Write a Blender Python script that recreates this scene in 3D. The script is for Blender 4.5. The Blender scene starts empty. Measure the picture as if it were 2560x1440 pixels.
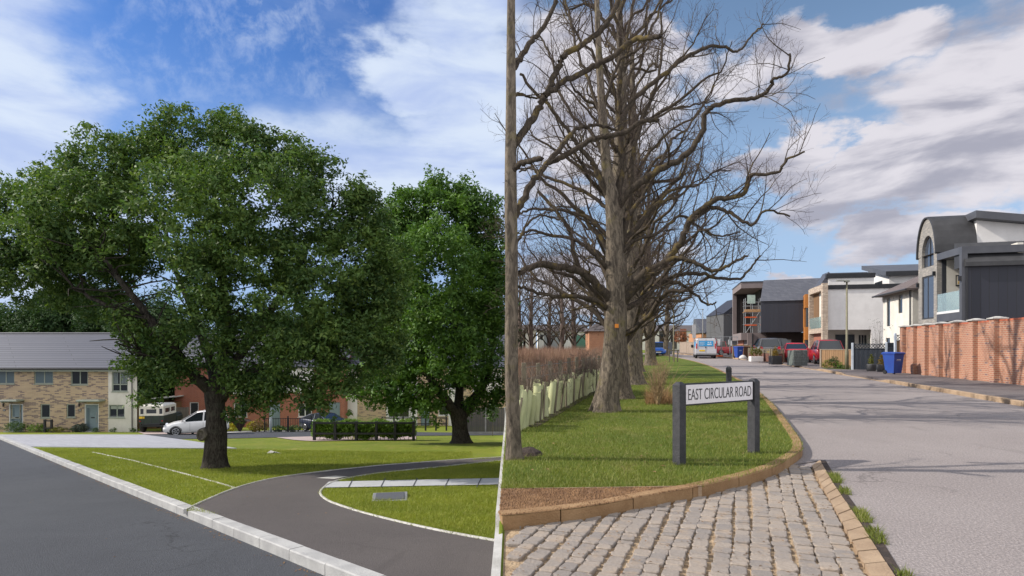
import bpy, bmesh, math, random
import numpy as np
from mathutils import Vector, Matrix
R = math.radians
sc = bpy.context.scene
COL = sc.collection
random.seed(7); rng = np.random.default_rng(7)

# ---------------------------------------------------------------- camera
F = 1500.0; HZ = 870.0; H = 1.40; CX = 1280.0
cam = bpy.data.cameras.new("camera"); camo = bpy.data.objects.new("camera", cam); COL.objects.link(camo)
camo.location = (0, 0, H); camo.rotation_euler = (R(90), 0, 0)
cam.sensor_width = 36.0; cam.lens = F / 2560 * 36.0
cam.shift_y = (HZ - 720) / 2560
cam.clip_start = 0.05; cam.clip_end = 5000
sc.camera = camo
# ---------------------------------------------------------------- view, sun, sky
sc.view_settings.view_transform = 'Standard'; sc.view_settings.look = 'None'
sc.view_settings.exposure = 0.45; sc.view_settings.gamma = 1.0; sc.view_settings.use_curve_mapping = False
SUN_EL = R(36); SUN_AZ = R(-87)           # azimuth from +Y, negative is to the left
sd = Vector((math.sin(SUN_AZ) * math.cos(SUN_EL), math.cos(SUN_AZ) * math.cos(SUN_EL), math.sin(SUN_EL)))
sl = bpy.data.lights.new("sun", 'SUN'); sl.energy = 3.9; sl.angle = R(0.6); sl.color = (1.0, 0.93, 0.84)
so = bpy.data.objects.new("sun", sl); COL.objects.link(so); so.location = (-30, 5, 40)
so.rotation_euler = sd.to_track_quat('Z', 'Y').to_euler()
W = bpy.data.worlds.new("World"); sc.world = W; W.use_nodes = True

class NT:
    def __init__(s, tree): s.t = tree; s.n = tree.nodes; s.l = tree.links
    def new(s, typ, **k):
        n = s.n.new(typ)
        for a, b in k.items(): setattr(n, a, b)
        return n
    def put(s, sock, v):
        if v is None: return
        if hasattr(v, 'links') or isinstance(v, bpy.types.NodeSocket): s.l.new(v, sock)
        else: sock.default_value = v
    def m(s, op, a, b=None, c=None, clamp=False):
        n = s.new('ShaderNodeMath', operation=op); n.use_clamp = clamp
        s.put(n.inputs[0], a); s.put(n.inputs[1], b)
        if c is not None: s.put(n.inputs[2], c)
        return n.outputs[0]
    def mix(s, f, a, b, blend='MIX'):
        n = s.new('ShaderNodeMixRGB', blend_type=blend)
        s.put(n.inputs[0], f)
        for i, v in ((1, a), (2, b)):
            if isinstance(v, tuple) and len(v) == 3: v = v + (1,)
            s.put(n.inputs[i], v)
        return n.outputs[0]
    def noise(s, vec, scale, detail=4, rough=.55, dist=0.0):
        n = s.new('ShaderNodeTexNoise'); s.put(n.inputs['Vector'], vec)
        n.inputs['Scale'].default_value = scale; n.inputs['Detail'].default_value = detail
        n.inputs['Roughness'].default_value = rough; n.inputs['Distortion'].default_value = dist
        return n.outputs[0]
    def ramp(s, f, lo, hi, a=0.0, b=1.0, smooth=True):
        n = s.new('ShaderNodeMapRange'); n.interpolation_type = 'SMOOTHSTEP' if smooth else 'LINEAR'
        s.put(n.inputs[0], f)
        for i, v in enumerate((lo, hi, a, b)): n.inputs[i + 1].default_value = v
        return n.outputs[0]
    def mapping(s, vec, scale=(1, 1, 1), rot=(0, 0, 0), loc=(0, 0, 0)):
        n = s.new('ShaderNodeMapping'); s.put(n.inputs[0], vec)
        n.inputs['Scale'].default_value = scale; n.inputs['Rotation'].default_value = rot; n.inputs['Location'].default_value = loc
        return n.outputs[0]

def build_world():
    t = NT(W.node_tree); t.n.clear()
    out = t.new('ShaderNodeOutputWorld'); bg = t.new('ShaderNodeBackground'); t.l.new(bg.outputs[0], out.inputs[0])
    bg.inputs[1].default_value = 0.10
    sky = t.new('ShaderNodeTexSky'); sky.sky_type = 'NISHITA'; sky.sun_disc = False
    sky.sun_elevation = SUN_EL; sky.sun_rotation = SUN_AZ
    sky.air_density = 1.0; sky.dust_density = 0.6; sky.ozone_density = 1.6
    tc = t.new('ShaderNodeTexCoord'); d = tc.outputs['Generated']
    sp = t.new('ShaderNodeSeparateXYZ'); t.l.new(d, sp.inputs[0])
    az = t.m('ARCTAN2', sp.outputs[0], sp.outputs[1]); el = t.m('ARCSINE', sp.outputs[2])
    cb = t.new('ShaderNodeCombineXYZ'); t.l.new(az, cb.inputs[0]); t.l.new(t.m('MULTIPLY', el, 1.9), cb.inputs[1])
    ae = cb.outputs[0]
    wn = t.new('ShaderNodeTexNoise'); t.l.new(ae, wn.inputs['Vector']); wn.inputs['Scale'].default_value = 4.2; wn.inputs['Detail'].default_value = 7; wn.inputs['Roughness'].default_value = .58
    ws = t.new('ShaderNodeSeparateXYZ'); t.l.new(wn.outputs[1], ws.inputs[0])
    azw = t.m('ADD', az, t.m('MULTIPLY', t.m('SUBTRACT', ws.outputs[0], .5), .42)); elw = t.m('ADD', el, t.m('MULTIPLY', t.m('SUBTRACT', ws.outputs[1], .5), .26))
    left = t.ramp(az, -0.02, 0.06, 1, 0)
    n1 = t.noise(t.mapping(ae, (1, 1.15, 1), loc=(2.3, .7, 0)), 3.6, 7, .55, .35)
    n2 = t.noise(t.mapping(ae, (1, 1, 1), (0, 0, R(-35)), (4, 2, 0)), 9.0, 6, .6, .5)
    def blob(u, v, ru, rv):
        X = (u - 1280) / F; a = math.atan(X); e = math.atan((HZ - v) / F / math.hypot(1, X))
        ca = math.cos(a)
        p = t.m('DIVIDE', t.m('SUBTRACT', azw, a), ru / F * ca * ca); q = t.m('DIVIDE', t.m('SUBTRACT', elw, e), rv / F * ca)
        r = t.m('SQRT', t.m('ADD', t.m('MULTIPLY', p, p), t.m('MULTIPLY', q, q)))
        return t.ramp(r, 1.45, 0.35)
    def mx(L):
        o = blob(*L[0])
        for b in L[1:]: o = t.m('MAXIMUM', o, blob(*b))
        return o
    lb = mx([(60, 330, 300, 260), (-250, 300, 500, 700), (200, 520, 380, 150), (980, 480, 480, 210), (1190, 230, 190, 330), (1000, 150, 120, 90)])
    rb = mx([(1420, 250, 300, 180), (1560, 130, 280, 60), (2420, 260, 330, 230), (2300, 430, 330, 120), (2060, 120, 220, 80), (2290, 600, 200, 60), (2120, 400, 120, 60), (1380, 470, 120, 40),
             (1450, 690, 200, 60), (1960, 370, 120, 60), (2600, 250, 250, 330), (1950, 690, 90, 22), (2600, 560, 150, 100)])
    ldens = t.ramp(t.m('ADD', lb, t.m('MULTIPLY', t.m('SUBTRACT', n1, .5), 1.0)), -.05, 1.05)
    wisp = t.m('MULTIPLY', t.ramp(t.noise(t.mapping(ae, (1.6, .8, 1), (0, 0, R(-28)), (4, 2, 0)), 15.0, 7, .66, .25), .40, .72), t.ramp(t.noise(ae, 2.6, 3), .32, .62, .06, .42))
    ldens = t.m('MAXIMUM', t.m('MULTIPLY', ldens, .94), wisp)
    rdens = t.ramp(t.m('ADD', rb, t.m('MULTIPLY', t.m('SUBTRACT', n1, .5), 1.0)), .12, .72)
    rdens = t.m('MULTIPLY', rdens, .97)
    fill_cloud = t.ramp(t.m('ABSOLUTE', az), 1.0, 1.6)  # unseen bright cloud added behind the camera to lighten walls that face it
    dens = t.m('ADD', t.m('MULTIPLY', ldens, left), t.m('MULTIPLY', rdens, t.m('SUBTRACT', 1.0, left)))
    # cloud bodies: pale tops, grey-mauve bellies
    sh = t.noise(t.mapping(ae, (1, 1.9, 1), loc=(7, .35, 0)), 5.2, 6, .55, .3)
    ccol = t.mix(t.ramp(sh, .36, .60), (3.0, 3.0, 3.6), (5.7, 5.5, 5.9))
    lcol = t.mix(t.ramp(sh, .30, .64), (3.7, 4.5, 6.6), (5.4, 6.1, 7.2))
    ccol = t.mix(left, ccol, lcol)
    tint = t.mix(left, (1.10, 1.13, 1.12), (.36, .62, 1.02))
    blue = t.mix(1.0, sky.outputs[0], tint, 'MULTIPLY')
    low = t.ramp(el, 0.0, .50, .85, 0.0)
    blue = t.mix(low, blue, (2.9, 4.0, 6.0))
    dens = t.m('MAXIMUM', dens, t.m('MULTIPLY', fill_cloud, t.ramp(n1, .30, .50, .55, 1)))
    ccol = t.mix(fill_cloud, ccol, (8.6, 8.6, 9.0))
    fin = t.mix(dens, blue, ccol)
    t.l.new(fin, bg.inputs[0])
build_world()

# ---------------------------------------------------------------- tagging and mesh helpers
def tag(o, label=None, cat=None, group=None, kind=None):
    if label: o["label"] = label
    if cat: o["category"] = cat
    if group: o["group"] = group
    if kind: o["kind"] = kind
    return o
def thing(name, label, cat, loc=(0, 0, 0), yaw=0.0, group=None):
    o = bpy.data.objects.new(name, None); COL.objects.link(o); o.empty_display_size = .2
    o.location = loc; o.rotation_euler = (0, 0, yaw)
    return tag(o, label, cat, group)
def copy_tree(o, parent=None, label=None):
    c = o.copy(); COL.objects.link(c)
    if parent is not None: c.parent = parent
    if label: c["label"] = label
    for ch in list(o.children): copy_tree(ch, c)
    return c
def link_mesh(name, me, mats, parent=None, smooth=False):
    ob = bpy.data.objects.new(name, me); COL.objects.link(ob)
    for m in (mats if isinstance(mats, (list, tuple)) else [mats]): me.materials.append(m)
    if smooth: me.polygons.foreach_set('use_smooth', [True] * len(me.polygons))
    if parent is not None: ob.parent = parent
    return ob
class MB:
    def __init__(s): s.v = []; s.f = []; s.mi = []; s.cur = 0
    def add(s, vs, fs):
        b = len(s.v); s.v += [tuple(p) for p in vs]
        for f in fs: s.f.append(tuple(b + i for i in f)); s.mi.append(s.cur)
        return s
    def box(s, x0, x1, y0, y1, z0, z1, bev=0.0):
        if x0 > x1: x0, x1 = x1, x0
        if y0 > y1: y0, y1 = y1, y0
        if z0 > z1: z0, z1 = z1, z0
        if bev <= 0:
            vs = [(x, y, z) for z in (z0, z1) for x, y in ((x0, y0), (x1, y0), (x1, y1), (x0, y1))]
            return s.add(vs, [(0, 3, 2, 1), (4, 5, 6, 7), (0, 1, 5, 4), (1, 2, 6, 5), (2, 3, 7, 6), (3, 0, 4, 7)])
        b = min(bev, (x1 - x0) * .45, (y1 - y0) * .45, (z1 - z0) * .45)
        rings = []
        for z, i in ((z0, b), (z0 + b, 0), (z1 - b, 0), (z1, b)):
            c = b if i == 0 else b
            xa, xb, ya, yb = x0 + i, x1 - i, y0 + i, y1 - i
            k = b * .6
            rings.append([(xa + k, ya, z), (xb - k, ya, z), (xb, ya + k, z), (xb, yb - k, z), (xb - k, yb, z), (xa + k, yb, z), (xa, yb - k, z), (xa, ya + k, z)])
        return s.loft(rings, True, True)
    def loft(s, rings, cap0=True, cap1=True, closed=True):
        n = len(rings[0]); vs = [p for r in rings for p in r]; fs = []
        for i in range(len(rings) - 1):
            for j in range(n if closed else n - 1):
                k = (j + 1) % n
                fs.append((i * n + j, i * n + k, (i + 1) * n + k, (i + 1) * n + j))
        if cap0: fs.append(tuple(range(n - 1, -1, -1)))
        if cap1: fs.append(tuple((len(rings) - 1) * n + j for j in range(n)))
        return s.add(vs, fs)
    def cyl(s, x, y, z0, z1, r0, r1=None, n=12):
        r1 = r0 if r1 is None else r1
        return s.lathe(x, y, [(r0, z0), (r1, z1)], n)
    def lathe(s, x, y, prof, n=16):
        rings = [[(x + r * math.cos(2 * math.pi * j / n), y + r * math.sin(2 * math.pi * j / n), z) for j in range(n)] for r, z in prof]
        return s.loft(rings)
    def tube(s, pts, r, n=6):
        pts = [Vector(p) for p in pts]; rings = []
        rr = r if isinstance(r, (list, tuple)) else [r] * len(pts)
        for i, p in enumerate(pts):
            d = (pts[min(i + 1, len(pts) - 1)] - pts[max(i - 1, 0)]).normalized()
            a = d.cross(Vector((0.12, .23, 1)) if abs(d.z) < .95 else Vector((1, 0, .1))).normalized(); b = d.cross(a)
            rings.append([tuple(p + (a * math.cos(2 * math.pi * j / n) + b * math.sin(2 * math.pi * j / n)) * rr[i]) for j in range(n)])
        return s.loft(rings)
    def prism(s, poly, axis, a, b):
        # poly of 2D points extruded along axis ('x','y','z') from a to b
        def P(p, c):
            return {'x': (c, p[0], p[1]), 'y': (p[0], c, p[1]), 'z': (p[0], p[1], c)}[axis]
        return s.loft([[P(p, a) for p in poly], [P(p, b) for p in poly]])
    def slab(s, quad, t):
        q = [Vector(p) for p in quad]; n = (q[1] - q[0]).cross(q[2] - q[0]).normalized() * t
        return s.loft([[tuple(p) for p in q], [tuple(p + n) for p in q]])
    def build(s, name, mats, parent=None, smooth=False):
        me = bpy.data.meshes.new(name); me.from_pydata(s.v, [], s.f)
        if any(s.mi): me.polygons.foreach_set('material_index', s.mi)
        bm = bmesh.new(); bm.from_mesh(me)
        bmesh.ops.recalc_face_normals(bm, faces=bm.faces); bm.to_mesh(me); bm.free()
        me.update()
        return link_mesh(name, me, mats, parent, smooth)

# ---------------------------------------------------------------- ground functions
KL = 152.0 / F; HL = 1.72
def GR(y): return 0.015 * min(max(y - 32, 0), 66)
def zL(y):
    p = H - HL - KL * min(y, 52)
    if y > 56: p += (GR(y) - .03 - p) * min((y - 56) / 36, 1)
    return p
XE = -0.10
def kerbx(y): return 4.44 - 0.975 * y
def solve(v, zf):
    lo, hi = 1.0, 400.0
    for _ in range(60):
        m = (lo + hi) / 2
        if HZ + (H - zf(m)) / m * F > v: lo = m
        else: hi = m
    return lo
def px(u, v, zf):
    y = solve(v, zf); return ((u - CX) / F * y, y)
def PL(u, v): y = F * HL / (v - 1022.0); return ((u - CX) / F * y, y)
def PR(u, v, off=0.0): return px(u, v, lambda y: GR(y) + off)
def P3(u, v, y): return Vector(((u - CX) / F * y, y, H + (HZ - v) / F * y))

# ---------------------------------------------------------------- materials
MATS = {}
def base_mat(name):
    m = bpy.data.materials.new(name); m.use_nodes = True; t = NT(m.node_tree)
    b = t.n.get('Principled BSDF'); return m, t, b
def C4(c): return (c[0], c[1], c[2], 1)
def srgb(r, g, b):
    f = lambda c: ((c / 255) / 12.92) if c / 255 <= .04045 else (((c / 255) + .055) / 1.055) ** 2.4
    return (f(r), f(g), f(b))
def mat(name, c, rough=.7, c2=None, scale=3.0, bump=0.0, bscale=40.0, metal=0.0, spec=.4, detail=5, coat=0.0, stretch=(1, 1, 1), fine=.12):
    if name in MATS: return MATS[name]
    m, t, b = base_mat(name); co = t.new('ShaderNodeTexCoord').outputs['Object']; co = t.mapping(co, stretch)
    c2 = c2 or tuple(x * .78 for x in c)
    f = t.ramp(t.noise(co, scale, detail, .6), .3, .7)
    col = t.mix(f, C4(c), C4(c2))
    fn = t.noise(co, bscale, 3, .6)
    col = t.mix(1.0, col, t.mix(fn, (1 - fine, 1 - fine, 1 - fine), (1 + fine, 1 + fine, 1 + fine)), 'MULTIPLY')
    t.l.new(col, b.inputs['Base Color'])
    b.inputs['Roughness'].default_value = rough; b.inputs['Metallic'].default_value = metal
    b.inputs['Specular IOR Level'].default_value = spec
    if coat: b.inputs['Coat Weight'].default_value = coat; b.inputs['Coat Roughness'].default_value = .06
    if bump:
        bn = t.new('ShaderNodeBump'); bn.inputs['Strength'].default_value = min(bump, 1); bn.inputs['Distance'].default_value = .02
        t.l.new(fn, bn.inputs['Height']); t.l.new(bn.outputs[0], b.inputs['Normal'])
    MATS[name] = m; return m
def wallvec(t):
    co = t.new('ShaderNodeTexCoord').outputs['Object']; s = t.new('ShaderNodeSeparateXYZ'); t.l.new(co, s.inputs[0])
    c = t.new('ShaderNodeCombineXYZ'); t.l.new(t.m('ADD', s.outputs[0], s.outputs[1]), c.inputs[0]); t.l.new(s.outputs[2], c.inputs[1])
    return co, c.outputs[0]
def brick_mat(name, c1, c2, mortar, bw=.225, bh=.075, ms=.010, c3=None, bump=.5, rough=.85, bias=0.0, patch=1.0, c3t=.84):
    if name in MATS: return MATS[name]
    m, t, b = base_mat(name); co, v = wallvec(t)
    n = t.new('ShaderNodeTexBrick'); t.l.new(v, n.inputs['Vector'])
    n.inputs['Color1'].default_value = C4(c1); n.inputs['Color2'].default_value = C4(c2); n.inputs['Mortar'].default_value = C4(mortar)
    n.inputs['Scale'].default_value = 1; n.inputs['Mortar Size'].default_value = ms; n.inputs['Brick Width'].default_value = bw
    n.inputs['Row Height'].default_value = bh; n.inputs['Bias'].default_value = bias
    col = n.outputs[0]
    if c3:
        n3 = t.new('ShaderNodeTexBrick'); t.l.new(v, n3.inputs['Vector']); n3.inputs['Color1'].default_value = (0, 0, 0, 1); n3.inputs['Color2'].default_value = (1, 1, 1, 1); n3.inputs['Mortar'].default_value = (0, 0, 0, 1)
        n3.inputs['Scale'].default_value = 1; n3.inputs['Mortar Size'].default_value = ms; n3.inputs['Brick Width'].default_value = bw; n3.inputs['Row Height'].default_value = bh
        f = t.m('GREATER_THAN', n3.outputs[0], c3t)
        col = t.mix(t.m('MULTIPLY', f, t.m('SUBTRACT', 1, n.outputs[1])), col, C4(c3))
    col = t.mix(t.ramp(t.noise(co, .7, 4), .3, .7, 0, .28 * patch), col, (.72, .72, .74), 'MULTIPLY')
    t.l.new(col, b.inputs['Base Color']); b.inputs['Roughness'].default_value = rough
    bn = t.new('ShaderNodeBump'); bn.inputs['Strength'].default_value = bump; bn.inputs['Distance'].default_value = .01; bn.invert = True
    t.l.new(n.outputs[1], bn.inputs['Height']); t.l.new(bn.outputs[0], b.inputs['Normal'])
    MATS[name] = m; return m
def glass_mat(name, c=(.015, .02, .025), rough=.04, alpha=1.0, spec=.8):
    if name in MATS: return MATS[name]
    m, t, b = base_mat(name); b.inputs['Base Color'].default_value = C4(c); b.inputs['Roughness'].default_value = rough
    b.inputs['Specular IOR Level'].default_value = spec; b.inputs['IOR'].default_value = 1.5
    if alpha < 1: b.inputs['Transmission Weight'].default_value = 1 - alpha
    MATS[name] = m; return m
def asphalt(name, c, c2, agg=.5, scale=180, stain=.5):
    if name in MATS: return MATS[name]
    m, t, b = base_mat(name); co = t.new('ShaderNodeTexCoord').outputs['Object']
    big = t.ramp(t.noise(co, .55, 5, .6, .4), .3, .7); mid = t.ramp(t.noise(co, 5.0, 4, .6), .35, .7)
    col = t.mix(big, C4(c), C4(c2)); col = t.mix(t.m('MULTIPLY', mid, stain), col, tuple(x * .8 for x in c2) + (1,))
    v = t.new('ShaderNodeTexVoronoi'); t.l.new(co, v.inputs['Vector']); v.inputs['Scale'].default_value = scale
    sp = t.ramp(t.noise(co, scale * .7, 2, .7), .35, .75)
    col = t.mix(t.m('MULTIPLY', sp, agg), col, tuple(min(x * 2.4, .8) for x in c) + (1,))
    fl = t.ramp(t.noise(co, 23, 3, .6), .73, .78)
    col = t.mix(t.m('MULTIPLY', fl, .5), col, (.42, .40, .36, 1))
    vc = t.new('ShaderNodeTexVoronoi'); vc.feature = 'DISTANCE_TO_EDGE'; vc.inputs['Scale'].default_value = .55
    wv = t.new('ShaderNodeTexNoise'); t.l.new(co, wv.inputs['Vector']); wv.inputs['Scale'].default_value = 3.0; wv.inputs['Detail'].default_value = 5
    va = t.new('ShaderNodeVectorMath'); va.operation = 'ADD'; t.l.new(co, va.inputs[0]); vs = t.new('ShaderNodeVectorMath'); vs.operation = 'SCALE'; t.l.new(wv.outputs[1], vs.inputs[0]); vs.inputs['Scale'].default_value = .55; t.l.new(vs.outputs[0], va.inputs[1]); t.l.new(va.outputs[0], vc.inputs['Vector'])
    ck = t.m('MULTIPLY', t.ramp(vc.outputs[0], .0, .012, 1, 0), t.ramp(t.noise(co, .35, 3), .50, .60))
    col = t.mix(t.m('MULTIPLY', ck, .55), col, tuple(x * .45 for x in c) + (1,))
    st_ = t.ramp(t.noise(t.mapping(co, (1, .35, 1)), 1.7, 6, .7, 1.0), .56, .74, 0, .35); col = t.mix(st_, col, tuple(x * .62 for x in c2) + (1,))
    t.l.new(col, b.inputs['Base Color']); b.inputs['Roughness'].default_value = .85; b.inputs['Specular IOR Level'].default_value = .3
    bn = t.new('ShaderNodeBump'); bn.inputs['Strength'].default_value = .5; bn.inputs['Distance'].default_value = .01
    t.l.new(t.m('ADD', v.outputs[0], sp), bn.inputs['Height']); t.l.new(bn.outputs[0], b.inputs['Normal'])
    MATS[name] = m; return m
def leaf_mat(name, a, b_, c, trans=.25, hue=.35, rough=.5):
    if name in MATS: return MATS[name]
    m, t, b = base_mat(name); g = t.new('ShaderNodeNewGeometry'); co = t.new('ShaderNodeTexCoord').outputs['Object']
    n = t.ramp(t.noise(co, .9, 3, .6), .35, .65); col = t.mix(n, C4(a), C4(b_))
    r = g.outputs['Random Per Island']; col = t.mix(t.ramp(r, .55, 1.0, 0, hue, False), col, C4(c))
    col = t.mix(t.ramp(r, 0, .4, .45, 0, False), col, tuple(x * .6 for x in a) + (1,))
    t.l.new(col, b.inputs['Base Color']); b.inputs['Roughness'].default_value = rough; b.inputs['Specular IOR Level'].default_value = .35
    tr = t.new('ShaderNodeBsdfTranslucent'); t.l.new(t.mix(1, col, (1.25, 1.3, .6), 'MULTIPLY'), tr.inputs[0])
    mx = t.new('ShaderNodeMixShader'); mx.inputs[0].default_value = trans; out = t.n.get('Material Output')
    t.l.new(b.outputs[0], mx.inputs[1]); t.l.new(tr.outputs[0], mx.inputs[2]); t.l.new(mx.outputs[0], out.inputs[0])
    MATS[name] = m; return m
def lawn_mat(name, a, b_, c, dry=.35):
    if name in MATS: return MATS[name]
    m, t, b = base_mat(name); co = t.new('ShaderNodeTexCoord').outputs['Object']
    f = t.ramp(t.noise(co, .5, 5, .6), .3, .7); col = t.mix(f, C4(a), C4(b_))
    f2 = t.ramp(t.noise(t.mapping(co, (1, .5, 1)), 2.2, 5, .7), .5, .72, 0, dry); col = t.mix(f2, col, C4(c))
    f3 = t.noise(t.mapping(co, (1, .6, 1)), 60, 4, .7); col = t.mix(1, col, t.mix(f3, (.55, .55, .5), (1.45, 1.45, 1.4)), 'MULTIPLY')
    t.l.new(col, b.inputs['Base Color']); b.inputs['Roughness'].default_value = .9; b.inputs['Specular IOR Level'].default_value = .15
    bn = t.new('ShaderNodeBump'); bn.inputs['Strength'].default_value = .8; bn.inputs['Distance'].default_value = .03
    t.l.new(f3, bn.inputs['Height']); t.l.new(bn.outputs[0], b.inputs['Normal'])
    MATS[name] = m; return m
def bark_mat(name, a, b_, lich, amt=.3, vs=14):
    if name in MATS: return MATS[name]
    m, t, b = base_mat(name); co = t.new('ShaderNodeTexCoord').outputs['Object']
    f = t.noise(t.mapping(co, (1, 1, .34)), vs, 7, .72, 1.1); col = t.mix(t.ramp(f, .35, .65), C4(b_), C4(a))
    lf = t.ramp(t.noise(co, 3.1, 6, .7), .52, .66, 0, amt); col = t.mix(lf, col, C4(lich))
    t.l.new(col, b.inputs['Base Color']); b.inputs['Roughness'].default_value = .95; b.inputs['Specular IOR Level'].default_value = .15
    bn = t.new('ShaderNodeBump'); bn.inputs['Strength'].default_value = .9; bn.inputs['Distance'].default_value = .03
    t.l.new(f, bn.inputs['Height']); t.l.new(bn.outputs[0], b.inputs['Normal'])
    MATS[name] = m; return m
def plank_mat(name, c, c2, w=.1, horiz=False, line=.35, rough=.8):
    if name in MATS: return MATS[name]
    m, t, b = base_mat(name); co, v = wallvec(t); s = t.new('ShaderNodeSeparateXYZ'); t.l.new(v, s.inputs[0])
    q = t.m('DIVIDE', s.outputs[1 if horiz else 0], w); fr = t.m('FRACT', q); fl = t.m('FLOOR', q)
    wn = t.new('ShaderNodeTexWhiteNoise', noise_dimensions='1D'); t.l.new(fl, wn.inputs['W'])
    g = t.noise(t.mapping(co, (1, 1, 12) if horiz else (9, 9, 1)), 4, 4, .6)
    col = t.mix(t.m('MULTIPLY', t.m('ADD', wn.outputs[0], g), .5), C4(c), C4(c2))
    gap = t.m('LESS_THAN', fr, .09); col = t.mix(t.m('MULTIPLY', gap, line), col, (.01, .01, .01, 1))
    t.l.new(col, b.inputs['Base Color']); b.inputs['Roughness'].default_value = rough
    bn = t.new('ShaderNodeBump'); bn.inputs['Strength'].default_value = .5; bn.inputs['Distance'].default_value = .01; bn.invert = True
    t.l.new(gap, bn.inputs['Height']); t.l.new(bn.outputs[0], b.inputs['Normal'])
    MATS[name] = m; return m

M_lawn = lawn_mat('lawn_grass', (.185, .215, .028), (.130, .175, .022), (.27, .23, .075), .6)
M_verge = lawn_mat('verge_grass', (.115, .150, .024), (.075, .115, .018), (.26, .20, .09), .6)
M_field = lawn_mat('rough_field', (.16, .095, .055), (.10, .065, .04), (.22, .15, .09), .5)
M_roadL = asphalt('dark_asphalt', (.043, .046, .053), (.056, .060, .068), .6, 90, .3)
M_path = asphalt('path_asphalt', (.070, .062, .061), (.090, .080, .077), .5, 110, .3)
M_roadR = asphalt('worn_asphalt', (.205, .180, .172), (.245, .218, .208), .55, 70, .35)
M_pave = asphalt('pavement_asphalt', (.13, .112, .11), (.165, .145, .14), .25, 150, .4)
M_conc = mat('concrete_kerb', (.42, .42, .41), .85, (.30, .30, .30), 2.5, .4, 60)
M_edge = mat('edging_concrete', (.50, .49, .46), .85, (.36, .35, .32), 4, .3, 60)
M_gold = mat('golden_stone_kerb', (.34, .215, .11), .9, (.24, .14, .065), 3.2, .6, 70, fine=.2)
M_stone = mat('buff_stone_channel', (.40, .29, .19), .9, (.30, .21, .135), 3, .5, 60, fine=.18)
M_soil = mat('gravel_soil', (.26, .15, .075), .95, (.15, .08, .04), 6, 1.0, 45, fine=.45)
M_white = mat('white_render', (.74, .72, .70), .85, (.66, .64, .62), 1.2, .1, 90, fine=.03)
M_cream = mat('cream_render', (.70, .67, .60), .85, (.60, .57, .50), 1.2, .15, 80, fine=.04)
M_black = mat('black_paint', (.012, .013, .016), .45, (.02, .021, .025), 4, .2, 60)
M_blackwood = mat('black_timber', (.018, .018, .022), .7, (.035, .035, .04), 8, .5, 50)
M_glass = glass_mat('window_glass')
M_glass_l = glass_mat('pale_window_glass', (.10, .14, .16), .12)
M_sage = mat('sage_frame', (.30, .33, .27), .5, (.27, .30, .25))
M_upvc = mat('white_frame', (.72, .72, .70), .4, (.66, .66, .65))
M_anth = mat('anthracite_metal', (.035, .038, .045), .45, (.045, .048, .055), 3, 0, 60)
M_chrome = mat('bright_metal', (.55, .56, .58), .3, (.45, .46, .48), 4, metal=.9)
M_rubber = mat('tyre_rubber', (.012, .012, .013), .8, (.02, .02, .02))
M_red = mat('red_lamp', (.45, .01, .02), .2, (.35, .01, .015), coat=.5)
M_plate_y = mat('yellow_plate', (.75, .50, .03), .5, (.7, .45, .03))
M_plate_w = mat('white_plate', (.7, .7, .68), .5)
M_galv = mat('galvanised_steel', (.34, .35, .36), .5, (.26, .27, .28), 5, metal=.4)
M_wood = plank_mat('brown_boards', (.22, .125, .06), (.14, .075, .035), .12)
M_woodgrey = plank_mat('weathered_boards', (.22, .19, .155), (.15, .125, .10), .12)
M_timber = mat('weathered_timber', (.22, .19, .13), .9, (.13, .11, .08), 9, .6, 60, stretch=(1, 1, .2))

# ---------------------------------------------------------------- setting: sheets
def zR(y): return GR(y)
def sheet(name, pts, zf, off, m, cuts=(32, 98), struct=True, label=None, skirt=0.0):
    bm = bmesh.new(); vs = [bm.verts.new((x, y, 0)) for x, y in pts]; f = bm.faces.new(vs)
    if f.normal.z < 0: f.normal_flip()
    bmesh.ops.triangulate(bm, faces=bm.faces[:])
    for c in cuts:
        bmesh.ops.bisect_plane(bm, geom=bm.verts[:] + bm.edges[:] + bm.faces[:], plane_co=(0, c, 0), plane_no=(0, 1, 0))
    if skirt:
        be = [e for e in bm.edges if len(e.link_faces) == 1]
        r = bmesh.ops.extrude_edge_only(bm, edges=be)
        nv = set(g for g in r['geom'] if isinstance(g, bmesh.types.BMVert))
        for v in bm.verts: v.co.z = zf(v.co.y) + off - (skirt if v in nv else 0)
    else:
        for v in bm.verts: v.co.z = zf(v.co.y) + off
    bmesh.ops.recalc_face_normals(bm, faces=bm.faces[:])
    for f in bm.faces:
        f.normal_update()
    me = bpy.data.meshes.new(name); bm.to_mesh(me); bm.free()
    o = link_mesh(name, me, m)
    if struct: o["kind"] = "structure"
    return o

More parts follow.
